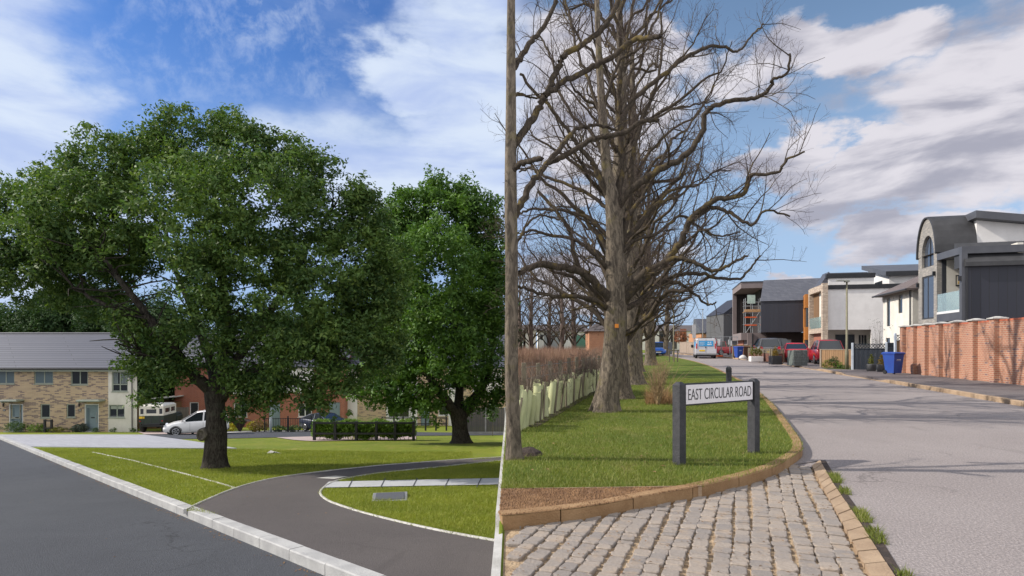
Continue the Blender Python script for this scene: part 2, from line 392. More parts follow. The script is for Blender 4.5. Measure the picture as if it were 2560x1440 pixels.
def build_ground():
    ys = list(np.arange(2.0, 34, .5)) + list(np.arange(34, 60, 1.0)) + list(np.arange(60, 100, 4.0)) + [110, 150, 250, 500, 1200, 3000]
    rows = []
    for y in ys:
        L0 = zL(y); top = GR(y) + (.09 if y > 4.75 else -.005); w = .012
        xs = []
        kx = kerbx(y) if y < 44 else kerbx(44) - (y - 44) * .5
        kx = min(kx, XE - w - .06)
        for t_ in (3000, 800, 200, 60, 20, 6): xs.append(kx - t_)
        xs += [kx - .02, kx]
        n = 30
        for i in range(1, n): xs.append(kx + (XE - w - kx) * i / n)
        for i in range(7): xs.append(XE - w + w * i / 6)
        xs += [XE + .03, XE + .05, 3, 10, 25, 60, 200, 800, 3000]
        row = []
        for i, x in enumerate(xs):
            if x <= kx - .015: z = L0 - (.14 if y < 52 else .14 * max(0, 1 - (y - 52) / 10))
            elif x <= XE - w + 1e-6:
                z = L0 - (.14 if y < 5.2 else 0)
                dx = (x + 5.2) / 3.6; dy = (y - 21.8) / 2.6; r2 = dx * dx + dy * dy
                if r2 < 1: z -= .30 * (1 - r2) ** 2
                dx = (x + 11.5) / 4.0; dy = (y - 25.0) / 1.8; r2 = dx * dx + dy * dy
                if r2 < 1: z -= .18 * (1 - r2) ** 2
            elif x <= XE + 1e-6:
                q = (x - (XE - w)) / w; q = q * q * (3 - 2 * q); z = L0 + (top - L0) * q
            elif x < XE + .04: z = top - .004
            else: z = GR(y) - .03
            row.append((x, y, z))
        rows.append(row)
    n = len(rows[0]); vs = [p for r in rows for p in r]; fs = []
    for i in range(len(rows) - 1):
        for j in range(n - 1): fs.append((i * n + j, i * n + j + 1, (i + 1) * n + j + 1, (i + 1) * n + j))
    me = bpy.data.meshes.new('ground'); me.from_pydata(vs, [], fs); me.update()
    o = link_mesh('ground', me, M_lawn, None, True); o["kind"] = "structure"
build_ground()
def retaining_wall():
    mb = MB(); rings = []
    for y in [3.0, 3.6, 4.2, 4.7, 4.76] + list(np.arange(5.5, 92, 1.5)):
        top = GR(y) + (.083 if y > 4.75 else -.002); b = min(zL(y), top) - .3
        rings.append([(XE - .03, y, b), (XE - .03, y, top), (XE + .028, y, top), (XE + .028, y, b)])
    mb.loft(rings); o = mb.build('retaining_wall', M_edge)
    tag(o, 'concrete retaining wall edging the verge above the lower lawn', 'wall')
retaining_wall()

def off_line(pts, d):
    out = []
    for i, p in enumerate(pts):
        a = Vector(pts[max(i - 1, 0)]); b = Vector(pts[min(i + 1, len(pts) - 1)]); t_ = (b - a).normalized()
        out.append((p[0] - t_.y * d, p[1] + t_.x * d))
    return out
def resample(pts, step):
    P = [Vector(p) for p in pts]; L = [0]
    for a, b in zip(P, P[1:]): L.append(L[-1] + (b - a).length)
    n = max(2, int(L[-1] / step) + 1); out = []
    for i in range(n):
        s = L[-1] * i / (n - 1); k = 0
        while k < len(L) - 2 and L[k + 1] < s: k += 1
        q = (s - L[k]) / max(L[k + 1] - L[k], 1e-6); out.append(tuple(P[k].lerp(P[k + 1], q)))
    return out
def smooth_line(pts, it=2):
    for _ in range(it):
        o = [pts[0]]
        for a, b in zip(pts, pts[1:]):
            o.append(tuple(Vector(a).lerp(Vector(b), .25))); o.append(tuple(Vector(a).lerp(Vector(b), .75)))
        o.append(pts[-1]); pts = o
    return pts
def kerb(name, pts, d, zf, zlo, zhi, m, stone=.9, gap=.006, hf=None):
    # a line of separate kerb stones; d = width (positive to the left of the line)
    a = resample(pts, stone / 3); b = off_line(a, d); mb = MB(); i = 0
    while i < len(a) - 1:
        j = min(i + 3, len(a) - 1); rings = []
        jit = random.uniform(-.004, .004)
        for k in range(i, j + 1):
            pa = Vector(a[k]); pb = Vector(b[k])
            if k in (i, j):
                dd = (Vector(a[min(k + 1, len(a) - 1)]) - Vector(a[max(k - 1, 0)])).normalized() * gap * (1 if k == i else -1); pa = pa + dd; pb = pb + dd
            z1 = zf(pa.y) + (zhi if hf is None else hf(pa.y)) + jit; z0 = zf(pa.y) + zlo; s = .014; n_ = (pb - pa).normalized()
            pc = pa + n_ * s; pd = pb - n_ * s
            rings.append([(pa.x, pa.y, z0), (pa.x, pa.y, z1 - s), (pc.x, pc.y, z1), (pd.x, pd.y, z1), (pb.x, pb.y, z1 - s), (pb.x, pb.y, z0)])
        mb.loft(rings); i = j
    o = mb.build(name, m); o["kind"] = "structure"; return o

# ---- left place
kl = [(kerbx(y) - .045, y) for y in (4.66, 8, 14, 20, 27, 37, 44)]
sheet('road', [(-300, 3)] + [(XE - .02, 3.0), (XE - .02, 4.62)] + [(kerbx(y) - .02, y) for y in (8, 20, 37, 44)] + [(-300, 44)], zL, -.125, M_roadL, cuts=())
kerb('kerb', kl, -.20, zL, -.2, .015, M_conc, .915)
pe = smooth_line([PL(*p) for p in [(467, 1277), (530, 1246), (590, 1222), (640, 1207), (700, 1194), (800, 1181), (900, 1170), (970, 1163), (1120, 1152), (1235, 1145), (1276, 1142.5)]], 2)
pi = smooth_line([PL(*p) for p in [(1276, 1150), (1235, 1153), (1100, 1168), (970, 1180), (900, 1190), (850, 1199), (815, 1212), (797, 1228), (797, 1239), (815, 1254), (850, 1268), (900, 1283), (970, 1302), (1070, 1325), (1160, 1343), (1258, 1360)]], 2)
pe2 = [p for p in pe]; bot = [(-.15, 6.9 - .3), (-.6, 3.2), (1.2 - .4, 2.0)]
sheet('path', pe + pi + [(XE - .01, 7.4), (XE - .01, 4.85)] + [(kerbx(y) + .12, y) for y in (5, 7, 9, 9.9)], zL, .012, M_path, cuts=())
kerb('path_edging', pe, .055, zL, -.05, .03, M_edge, .9)
kerb('path_edging', [(p[0], p[1]) for p in pi], .055, zL, -.05, .03, M_edge, .9)
kerb('lawn_edging', [PL(230, 1131), PL(330, 1152), PL(450, 1183), PL(540, 1207), PL(588, 1222)], .06, zL, -.05, .018, M_edge, .9)
m_flag = brick_mat('paving_flags', (.36, .37, .38), (.40, .41, .42), (.15, .15, .15), .9, 4.0, .015)
sheet('paved_path', [PL(822, 1206), PL(1271, 1196.5), PL(1268, 1212.5), PL(806, 1221)], zL, .02, mat('light_flags', (.42, .43, .44), .8, (.36, .37, .38), 2, .2, 60), cuts=())
for uu in (870, 950, 1030, 1110, 1190, 1240):
    a = PL(uu, 1221); b = PL(uu + 12, 1198)
    sheet('paving_joint', [a, (a[0] + .025, a[1]), (b[0] + .025, b[1]), b], zL, .026, M_roadL, cuts=())
sheet('tactile_flag', [PL(790, 1197), PL(838, 1191), PL(872, 1193), PL(835, 1199)], zL, .02, M_edge, cuts=())
sheet('driveway', [(kerbx(27.0) + .2, 27.0), PL(300, 1120), PL(592, 1122), PL(510, 1108), PL(440, 1098), PL(360, 1087.5), PL(170, 1087), (kerbx(39.5) + .2, 39.5)], zL, .03,
      brick_mat('block_paving', (.33, .335, .36), (.38, .385, .41), (.22, .22, .24), .2, .1, .006), cuts=(), skirt=.05)
sheet('side_road', [PL(360, 1087), PL(440, 1098), PL(560, 1097), PL(700, 1094), PL(780, 1091.5), PL(1276, 1088.5), PL(1276, 1083.0), PL(780, 1079), PL(640, 1081), PL(560, 1084)], zL, .022, M_roadL, cuts=())
sheet('pavement', [PL(690, 1094.5), PL(780, 1092), PL(1040, 1091), PL(1040, 1099), PL(780, 1104), PL(735, 1101)], zL, .03, mat('pink_paving', (.42, .33, .30), .8, (.36, .28, .26)), cuts=())
sheet('pavement', [PL(340, 1079.5), PL(640, 1079.5), PL(560, 1083.5), PL(362, 1086.5)], zL, .026, mat('pink_paving', (.42, .33, .30)), cuts=())
sheet('pavement', [PL(560, 1079.0), PL(780, 1077.0), PL(780, 1078.6), PL(640, 1080.4), PL(570, 1083)], zL, .03, M_conc, cuts=())
# ---- right place
rk = [(7.4, 3.0), (9.4, 5.0), PR(2480, 1003), PR(2310, 973), PR(2150, 945), PR(2060, 929), PR(1980, 916), PR(1920, 906), PR(1850, 899), PR(1800, 893.5), (20.6, 70), (20.4, 77)]
lkin = [PR(*p, .1) for p in [(1925, 1000), (1947, 1025), (1972, 1057), (1995, 1087), (2006, 1105), (2007, 1122), (1990, 1136), (1935, 1168), (1860, 1190), (1755, 1215), (1617, 1239), (1480, 1265), (1296, 1285)]]
far_l = [PR(*p, .1) for p in [(1640, 886.5), (1680, 891), (1740, 903), (1800, 922), (1868, 956)]]
lk_all = smooth_line(far_l + lkin + [(XE + .02, lkin[-1][1] - .03)], 2)
road_pts = [(8.0, 2.2)] + rk[1:] + [(16, 82), (2, 85), (2, 75), (12, 72.6), (16.2, 71)] + [(p[0] - .0, p[1]) for p in lk_all if p[1] > 7.2]
strip_l = [PR(*p) for p in [(2030, 1167), (2055, 1217), (2097, 1292), (2130, 1355), (2180, 1450)]]
strip_r = [PR(*p) for p in [(2050, 1152), (2080, 1207), (2135, 1287), (2182, 1360), (2240, 1450)]]
sheet('road', road_pts + [strip_r[0]] + strip_r[1:] + [(strip_r[-1][0] - .3, 2.2)], zR, 0.0, M_roadR)
sheet('verge', [p for p in lk_all] + [(XE, 12), (XE, 40), (XE, 74), (12, 72.2)], zR, .092, M_verge)
kerb('kerb', lk_all, -.125, zR, -.12, .105, M_gold, .75)
kerb('channel_stone', strip_l, .0001 - .0, zR, -.1, .012, M_stone, .6) if False else None
def channel():
    mb = MB(); a = resample(strip_l, .15); b = resample(strip_r, .15); n = min(len(a), len(b)); a = resample(strip_l, .2)
    k = 15
    for i in range(k):
        def q(L, s):
            S = resample(L, .02); return S[min(int(s * (len(S) - 1)), len(S) - 1)]
        s0 = i / k + .002; s1 = (i + 1) / k - .002
        A, B, C_, D = q(strip_l, s0), q(strip_r, s0), q(strip_r, s1), q(strip_l, s1); z = .014 + random.uniform(-.003, .003)
        mb.loft([[(p[0], p[1], -.1) for p in (A, B, C_, D)], [(p[0], p[1], z) for p in (A, B, C_, D)]])
    o = mb.build('stone_channel', M_stone); o["kind"] = "structure"
channel()
# cobbles
def in_poly(x, y, poly):
    c = False; n = len(poly); j = n - 1
    for i in range(n):
        xi, yi = poly[i]; xj, yj = poly[j]
        if (yi > y) != (yj > y) and x < (xj - xi) * (y - yi) / (yj - yi) + xi: c = not c
        j = i
    return c
def np_in_poly(X, Y, poly):
    c = np.zeros(len(X), bool); n = len(poly); j = n - 1
    for i in range(n):
        xi, yi = poly[i]; xj, yj = poly[j]
        if yi != yj: c ^= ((yi > Y) != (yj > Y)) & (X < (xj - xi) * (Y - yi) / (yj - yi) + xi)
        j = i
    return c
kout = off_line(lk_all, -.13)
cob_poly = [(XE + .01, 2.4)] + [p for p in reversed(kout) if p[1] < 7.3 and p[0] < strip_l[0][0]] + [strip_l[0]] + strip_l[1:] + [(strip_l[-1][0] - .3, 2.4)]
sheet('cobbled_apron', cob_poly, zR, -.022, mat('joint_sand', (.50, .37, .23), .95, (.26, .18, .11), 9, 1, 60, fine=.4), cuts=())
def cobbles():
    d = Vector((strip_l[-1][0] - strip_l[0][0], strip_l[-1][1] - strip_l[0][1])).normalized() * -1
    n = Vector((d.y, -d.x)); o = Vector(strip_l[0]); mb = MB(); row = 0
    s = -.075
    while s > -5.2:
        rw = random.uniform(.120, .142); t_ = -7.0 + random.uniform(0, .1)
        while t_ < 2.5:
            ln = random.uniform(.06, .15)
            wob = .012 * math.sin(t_ * 2.3 + row * 1.7)
            c = o + n * (s + wob) + d * (t_ + ln / 2)
            if in_poly(c.x, c.y, cob_poly) and c.x > XE + .11:
                a = random.uniform(-.10, .10); ca, sa = math.cos(a), math.sin(a)
                hw = rw / 2 - random.uniform(.003, .014); hl = ln / 2 - random.uniform(.001, .005)
                z = random.uniform(-.006, .009); tx, ty = random.uniform(-.03, .03), random.uniform(-.05, .05)
                jx = [random.uniform(-.006, .005) for _ in range(8)]; jy = [random.uniform(-.004, .004) for _ in range(8)]
                def ring(k, zz):
                    out = []
                    for q, (ex, ey) in enumerate(((-1, -.7), (-.7, -1), (.7, -1), (1, -.7), (1, .7), (.7, 1), (-.7, 1), (-1, .7))):
                        X = ex * (hw - k) + jx[q]; Y = ey * (hl - k) + jy[q]
                        X, Y = X * ca - Y * sa, X * sa + Y * ca; p = c + n * X + d * Y
                        out.append((p.x, p.y, zz + tx * X + ty * Y))
                    return out
                mb.loft([ring(0, -.05), ring(.0, z - .006), ring(.005, z)], False, True)
            t_ += ln
        s -= rw; row += 1
    mm, t, b = base_mat('granite_setts'); co = t.new('ShaderNodeTexCoord').outputs['Object']; r = t.new('ShaderNodeNewGeometry').outputs['Random Per Island']
    col = t.mix(r, (.345, .29, .24, 1), (.25, .222, .20, 1)); f = t.noise(co, 45, 5, .75)
    col = t.mix(1, col, t.mix(f, (.55, .55, .55), (1.4, 1.4, 1.4)), 'MULTIPLY'); sand = t.ramp(t.noise(co, 6, 4, .6), .5, .7, 0, .4)
    col = t.mix(sand, col, (.40, .29, .19, 1)); t.l.new(col, b.inputs['Base Color']); b.inputs['Roughness'].default_value = .85
    bn = t.new('ShaderNodeBump'); bn.inputs['Strength'].default_value = 1; bn.inputs['Distance'].default_value = .012; t.l.new(f, bn.inputs['Height']); t.l.new(bn.outputs[0], b.inputs['Normal'])
    o = mb.build('cobbles', mm); o["kind"] = "structure"
cobbles()
gv = [PR(1755, 1215, .1), PR(1500, 1219, .1), PR(1300, 1222, .1), (XE, PR(1296, 1222, .1)[1])]
gpoly = [gv[0], gv[1], gv[2], gv[3]] + [(XE, lkin[-1][1])] + [p for p in reversed(lk_all) if p[1] < gv[0][1]]
sheet('gravel_bed', gpoly, zR, .098, M_soil, cuts=())
kerb('bed_edging', gv, .012, zR, .0, .108, M_stone, 2.0)
def crumbs():
    mb = MB(); k = 0
    xs = [p[0] for p in gpoly]; ys = [p[1] for p in gpoly]
    while k < 3000:
        x = random.uniform(min(xs), max(xs)); y = random.uniform(min(ys), max(ys))
        if in_poly(x, y, gpoly):
            r = random.uniform(.004, .011); z = .098 + r * .3
            mb.add([(x - r, y, z), (x, y - r, z), (x + r, y + r * .3, z), (x, y, z + r)], [(0, 1, 3), (1, 2, 3), (2, 0, 3)]); k += 1
    o = mb.build('gravel', M_soil); tag(o, 'loose orange brown gravel in the bed behind the curved kerb', 'gravel', kind='stuff')
crumbs()
pv = rk + [(22, 98), (160, 98), (160, 3)]
sheet('pavement', [(p[0] + .1, p[1]) for p in rk] + [(22, 95), (140, 95), (140, 3)], zR, .118, M_pave, skirt=.14)
sheet('road', [strip_l[0], (4.3, 7.0), (4.3, 8.3), (3.5, 8.3), (3.3, 7.3)], zR, -.009, M_roadR, cuts=())
def rkh(y):
    # dropped kerbs at the driveways
    for a, b in ((25.2, 30.5), (36.3, 39.2), (42.5, 46.5), (50.5, 54)):
        if a < y < b: return .03
        if a - .9 < y <= a: return .03 + .095 * (a - y) / .9
        if b <= y < b + .9: return .03 + .095 * (y - b) / .9
    return .125
kerb('kerb', rk, -.14, zR, -.1, .125, M_stone, .9, hf=rkh)
sheet('field', [(XE + .02, 13.0), (1.2, 16.5), (6.2, 36), (12, 60), (14, 70), (0, 74), (XE + .02, 74)], zR, .10, M_field)

def litter(name, label, poly, n, zf, off, r, m, edge=None):
    xs = [p[0] for p in poly]; ys = [p[1] for p in poly]; mb = MB(); k = 0; g = 0
    while k < n and g < n * 60:
        g += 1
        if edge:
            i = random.randrange(len(edge) - 1); q = random.random(); x = edge[i][0] + (edge[i + 1][0] - edge[i][0]) * q + edge_d(edge, i) * abs(random.gauss(0, .10)); y = edge[i][1] + (edge[i + 1][1] - edge[i][1]) * q
            if math.sin(y * 3.1) + math.sin(y * 7.7) < random.uniform(-1.6, 1.6): continue
        else:
            x = random.uniform(min(xs), max(xs)); y = random.uniform(min(ys), max(ys))
            if not in_poly(x, y, poly): continue
        a = random.uniform(0, 6.28); s_ = r * random.uniform(.4, 1.3); z = zf(y) + off + .004; c, d = math.cos(a) * s_, math.sin(a) * s_
        mb.add([(x - c, y - d, z), (x + d * .5, y - c * .5, z + s_ * .25), (x + c, y + d, z + .001), (x - d * .45, y + c * .45, z + s_ * .15)], [(0, 1, 2, 3)]); k += 1
    tag(mb.build(name, m), label, 'litter', kind='stuff')
def edge_d(e, i): return EDS[0]
M_deb = leaf_mat('dead_leaves', (.20, .11, .05), (.13, .08, .045), (.34, .22, .11), .05, .5, .8)
EDS = [-1.0]
litter('leaf_litter', 'brown leaf crumbs and grit along the foot of the grey kerb', kl, 500, zL, -.125, .020, M_deb, edge=[(p[0] - .04, p[1]) for p in resample(kl, .5) if p[1] < 24])
litter('leaf_litter', 'scattered leaf specks on the dark road and path of the left place', [(-3, 5.5), (-16, 20), (-30, 20), (-16, 5.5)], 160, zL, -.125, .016, M_deb)
litter('leaf_litter', 'scattered specks of leaf on the curved path', pe + pi, 60, zL, .012, .018, M_deb)
EDS[0] = -.6
litter('leaf_litter', 'dead leaves and twigs gathered under the golden kerb and in the sett joints', cob_poly, 420, zR, .004, .013, M_deb)
litter('leaf_litter', 'dead leaf fragments scattered on the verge and worn road', [(3, 7), (9, 24), (13, 24), (8, 7)], 140, zR, .0, .016, M_deb)
litter('leaf_litter', 'small dead leaves lying in the verge grass', [(.2, 5.5), (.2, 14), (5, 14), (3.2, 7)], 260, zR, .12, .022, M_deb)
# ================================================================= trees and plants
class Tubes:
    # fast tapered tubes for branches
    def __init__(s): s.V = []; s.Fq = []; s.n = 0
    def add(s, P, Rr, k=4):
        P = np.asarray(P, float); Rr = np.asarray(Rr, float); N = len(P)
        T = np.gradient(P, axis=0); T /= np.linalg.norm(T, axis=1)[:, None] + 1e-9
        ref = np.array([.13, .21, 1.0]) if abs(T[:, 2]).mean() < .9 else np.array([1.0, .1, .05])
        A = np.cross(T, ref); A /= np.linalg.norm(A, axis=1)[:, None] + 1e-9; B = np.cross(T, A)
        th = np.arange(k) * 2 * math.pi / k
        ring = P[:, None, :] + (A[:, None, :] * np.cos(th)[None, :, None] + B[:, None, :] * np.sin(th)[None, :, None]) * Rr[:, None, None]
        s.V.append(ring.reshape(-1, 3))
        i = np.arange(N - 1)[:, None] * k; j = np.arange(k)[None, :]; j2 = (j + 1) % k
        q = np.stack([i + j, i + j2, i + k + j2, i + k + j], -1).reshape(-1, 4) + s.n
        s.Fq.append(q); s.n += N * k
    def mesh(s, name):
        V = np.concatenate(s.V).astype(np.float32); Q = np.concatenate(s.Fq).astype(np.int32)
        return np_mesh(name, V, Q)
    def build(s, name, m, parent=None):
        return link_mesh(name, s.mesh(name), m, parent, True)
def np_mesh(name, V, Q):
    me = bpy.data.meshes.new(name); me.vertices.add(len(V)); me.vertices.foreach_set('co', np.asarray(V, np.float32).ravel())
    k = Q.shape[1]; me.loops.add(Q.size); me.loops.foreach_set('vertex_index', np.asarray(Q, np.int32).ravel())
    me.polygons.add(len(Q)); me.polygons.foreach_set('loop_start', np.arange(0, Q.size, k, dtype=np.int32))
    me.update(calc_edges=True); return me
def curve(P, n, jit=0.0):
    P = np.array([tuple(p) for p in P], float); t = np.linspace(0, len(P) - 1, n); i = np.clip(t.astype(int), 0, len(P) - 2); f = (t - i)[:, None]
    p0 = P[np.clip(i - 1, 0, len(P) - 1)]; p1 = P[i]; p2 = P[i + 1]; p3 = P[np.clip(i + 2, 0, len(P) - 1)]
    o = .5 * (2 * p1 + (p2 - p0) * f + (2 * p0 - 5 * p1 + 4 * p2 - p3) * f * f + (3 * p1 - p0 - 3 * p2 + p3) * f ** 3)
    if jit:
        e = rng.normal(0, jit, o.shape); e[0] = 0; e[-1] *= .5; o = o + e
    return o
def leaves(centers, radii, per, size, flat=.75, up=.5):
    # leaf-sized quads scattered through clumps; returns V, Q
    C = np.repeat(centers, per, 0); Rr = np.repeat(radii, per); n = len(C)
    d = rng.normal(size=(n, 3)); d /= np.linalg.norm(d, axis=1)[:, None]
    rad = Rr * rng.random(n) ** .45; off = d * rad[:, None]; off[:, 2] *= flat
    P = C + off
    nrm = d * .7 + rng.normal(size=(n, 3)) * .55 + np.array([0, 0, up]); nrm /= np.linalg.norm(nrm, axis=1)[:, None]
    a = np.cross(nrm, rng.normal(size=(n, 3))); a /= np.linalg.norm(a, axis=1)[:, None]; b = np.cross(nrm, a)
    s = size * (.6 + .8 * rng.random(n)); L = a * s[:, None]; Wd = b * (s * .42)[:, None]; dr = nrm * (s * .18)[:, None]
    V = np.stack([P - L, P + Wd * 1.0 + dr, P + L * .95, P - Wd + dr], 1).reshape(-1, 3)
    Q = np.arange(n * 4).reshape(-1, 4); return V, Q
def crown(blobs, dens, rc=(.35, .65), per=26, size=.06, hollow=.62, sprig=.1, gapf=0.0, tuft=0.0):
    # blobs: (centre Vector, rx, ry, rz)
    C = []; Rr = []
    for c, rx, ry, rz in blobs:
        area = (rx * ry + ry * rz + rx * rz) * 4.19; n = max(6, int(area * dens))
        d = rng.normal(size=(n, 3)); d /= np.linalg.norm(d, axis=1)[:, None]
        q = hollow + (1.0 - hollow) * rng.random(n); far = rng.random(n) < sprig; q[far] *= 1.0 + rng.random(far.sum()) * .14
        p = np.array(c) + d * q[:, None] * np.array([rx, ry, rz]); r = rc[0] + (rc[1] - rc[0]) * rng.random(n); r[far] *= .55
        if tuft:
            k0 = max(4, n // 9); idx = rng.integers(0, k0, n); cen = p[:k0][idx]; cr = tuft * (.6 + .8 * rng.random(k0))[idx]
            dd = rng.normal(size=(n, 3)); dd /= np.linalg.norm(dd, axis=1)[:, None]; keep = rng.random(n) < .12
            q_ = cen + dd * (cr * rng.random(n) ** .5)[:, None] * np.array([1, 1, .7]); p = np.where(keep[:, None], p, q_); r = np.where(keep, r, r * .8)
        if gapf:
            k = np.sin(p[:, 0] * 2.1 + 1.3 * np.sin(p[:, 2] * 1.7)) * np.sin(p[:, 2] * 2.6 + p[:, 1] * .9) > gapf
            p = p[~k]; r = r[~k]
        C.append(p); Rr.append(r)
    return leaves(np.concatenate(C), np.concatenate(Rr), per, size)

B_oak = bark_mat('oak_bark', (.075, .065, .055), (.022, .019, .016), (.09, .095, .07), .35, 16)
B_lime = bark_mat('grey_bark', (.20, .165, .125), (.060, .050, .040), (.15, .13, .05), .5, 13)
B_limb = bark_mat('limb_bark', (.082, .066, .050), (.036, .029, .023), (.19, .14, .04), .6, 22)
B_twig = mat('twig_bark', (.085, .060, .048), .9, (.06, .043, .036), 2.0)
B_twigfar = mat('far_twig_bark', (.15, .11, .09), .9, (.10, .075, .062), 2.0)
L_oak = leaf_mat('oak_leaves', (.048, .102, .028), (.108, .190, .040), (.26, .30, .05), .28, .32, .62)
L_oak2 = leaf_mat('bright_oak_leaves', (.045, .110, .020), (.100, .205, .030), (.20, .28, .035), .26, .28, .62)
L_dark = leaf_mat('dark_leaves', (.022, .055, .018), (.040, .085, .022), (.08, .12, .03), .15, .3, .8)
L_hedge = leaf_mat('hedge_leaves', (.10, .20, .025), (.15, .27, .03), (.30, .36, .06), .3, .5)
L_shrub = leaf_mat('shrub_leaves', (.05, .11, .025), (.08, .15, .03), (.18, .22, .06), .2, .4)
L_conifer = leaf_mat('conifer_leaves', (.10, .12, .016), (.17, .17, .02), (.28, .22, .03), .2, .4)
L_yellow = leaf_mat('yellow_flowers', (.60, .52, .03), (.45, .42, .04), (.3, .35, .03), .2, .5)

def oak(name, label, base, Yc, trunk, limbs, blobs, dens, leafm, per=26, size=.06, rc=(.35, .65), gapf=0, twn=4, tuft=.55):
    # trunk, limbs: lists of (u, v, r_px, dy)
    t = thing(name, label, 'tree', base)
    o = np.array(base)
    def conv(L): return [np.array(P3(u, v, Yc + dy)) - o for u, v, r, dy in L], [r / F * Yc for u, v, r, dy in L]
    tb = Tubes(); P, r = conv(trunk); n = 26; PP = curve(P, n); RR = np.interp(np.linspace(0, len(r) - 1, n), range(len(r)), r)
    k = 20; th = np.arange(k) * 2 * math.pi / k; rings = []
    V = []; 
    for i in range(n):
        fl = max(0, 1 - i / 5.0)
        rr = RR[i] * (1 + .10 * fl * np.sin(th * 5 + 1) + .05 * np.sin(th * 3 + i * .25) + .035 * np.sin(th * 9 + i * .4))
        V.append(np.stack([PP[i, 0] + rr * np.cos(th), PP[i, 1] + rr * np.sin(th), np.full(k, PP[i, 2])], 1))
    V = np.concatenate(V); i = np.arange(n - 1)[:, None] * k; j = np.arange(k)[None, :]; j2 = (j + 1) % k
    Q = np.stack([i + j, i + j2, i + k + j2, i + k + j], -1).reshape(-1, 4)
    tk = link_mesh('trunk', np_mesh('trunk', V, Q), B_oak, t, True)
    for L in limbs:
        P, r = conv(L); n = len(P) * 5; PP = curve(P, n, .02); tb.add(PP, np.interp(np.linspace(0, len(r) - 1, n), range(len(r)), r), 8)
        for _ in range(twn * len(P)):
            q = PP[random.randrange(n // 3, n)]; d = rng.normal(size=3); d[2] = abs(d[2]) * .7; d /= np.linalg.norm(d)
            l = random.uniform(.6, 1.7); e = [q, q + d * l * .5 + rng.normal(0, .08, 3), q + d * l + rng.normal(0, .15, 3)]
            tb.add(curve(e, 6), np.linspace(.03, .008, 6), 4)
    tb.build('limbs', B_oak, t)
    bl = [(P3(u, v, Yc + dy) - Vector(base), ru / F * Yc, (ru + rv) / 2 / F * Yc * 1.05, rv / F * Yc) for u, v, ru, rv, dy in blobs]
    V, Q = crown(bl, dens, rc, per, size, gapf=gapf, tuft=tuft)
    link_mesh('crown', np_mesh('crown', V, Q), leafm, t)
    return t
yo = F * HL / 148.0
bo = (P3(537, 1170, yo)); 
O1_tr = [(537, 1176, 38, 0), (537, 1160, 31, 0), (538, 1135, 27, 0), (541, 1090, 25, 0), (541, 1040, 22, 0), (538, 1000, 23, 0), (540, 965, 26, 0), (542, 940, 15, 0)]
O1_l = [[(536, 985, 17, 0), (495, 945, 15, -.3), (455, 900, 13, -.6), (415, 850, 11, -.8), (370, 790, 9, -1), (300, 700, 6, -1.4), (240, 620, 3, -1.6)],
        [(545, 985, 16, 0), (556, 900, 14, .3), (566, 800, 12, .5), (555, 680, 9, .3), (545, 540, 6, 0), (520, 400, 3, 0)],
        [(543, 975, 15, 0), (520, 880, 12, 1), (480, 780, 9, 1.6), (430, 650, 6, 2), (400, 520, 3, 2)],
        [(555, 990, 15, 0), (600, 945, 12, -.4), (680, 915, 9, -.8), (760, 890, 7, -1), (850, 900, 4, -1.2)],
        [(552, 1000, 12, 0), (590, 960, 10, .6), (660, 930, 8, 1.2), (740, 960, 6, 1.5), (800, 1000, 3, 1.6)],
        [(550, 960, 13, 0), (620, 860, 11, .5), (700, 740, 8, .9), (780, 600, 5, 1), (830, 520, 3, 1)],
        [(440, 880, 8, -.6), (380, 900, 6, -.9), (340, 870, 4, -1.2)], [(400, 830, 7, -.8), (300, 780, 5, -1), (180, 720, 3, -1.2)]]
O1_b = [(490, 385, 105, 100, 0), (600, 365, 100, 85, .5), (700, 410, 95, 85, .5), (770, 440, 60, 70, 0), (250, 410, 90, 85, -.3), (370, 440, 110, 110, 0), (420, 350, 50, 45, 0), (460, 290, 22, 30, 0), (600, 310, 30, 30, .4),
        (130, 510, 100, 90, 0), (200, 470, 90, 80, .3), (230, 620, 120, 80, -.8), (100, 620, 110, 80, -.6), (300, 560, 110, 90, -.8), (30, 560, 110, 120, .4), (60, 660, 150, 70, .2), (230, 560, 130, 110, -1.3), (200, 650, 120, 75, .4),
        (480, 540, 150, 120, -2.0), (640, 520, 140, 110, -1.6), (800, 540, 110, 90, .4), (890, 600, 80, 120, .2), (930, 520, 40, 45, 0), (880, 480, 45, 35, 0),
        (340, 640, 90, 70, .8), (520, 680, 100, 80, -2.2), (680, 660, 120, 80, 1), (800, 680, 110, 80, -1.2), (920, 720, 80, 90, .3), (960, 640, 60, 70, 0), (965, 740, 60, 70, 0), (975, 830, 60, 60, .3), (950, 900, 60, 50, 0), (560, 900, 40, 30, -.9), (690, 850, 90, 50, -1.5), (330, 870, 34, 46, -.9), (360, 930, 30, 40, -1),
        (620, 790, 90, 60, 1.3), (500, 800, 75, 75, -1.6), (740, 800, 120, 80, -1.8), (860, 800, 100, 90, -.8), (380, 860, 40, 60, -.9), (400, 950, 36, 50, -1), (455, 870, 45, 65, -1), (330, 800, 50, 36, -.8),
        (620, 880, 80, 60, .4), (740, 910, 100, 55, -1.2), (870, 900, 80, 80, -1), (700, 960, 70, 38, -.8), (830, 985, 60, 35, -1.1), (600, 950, 30, 40, -.8), (760, 1000, 50, 22, -1), (650, 1005, 60, 22, -.5), (120, 750, 90, 26, .3), (240, 760, 70, 30, .2), (610, 990, 26, 60, -.6)]
O1 = oak('oak_tree', 'large spreading oak with a burr on its trunk, standing alone on the lawn', bo, yo, O1_tr, O1_l, O1_b, 15.0, L_oak, 27, .060, (.22, .40), .80, tuft=.50)
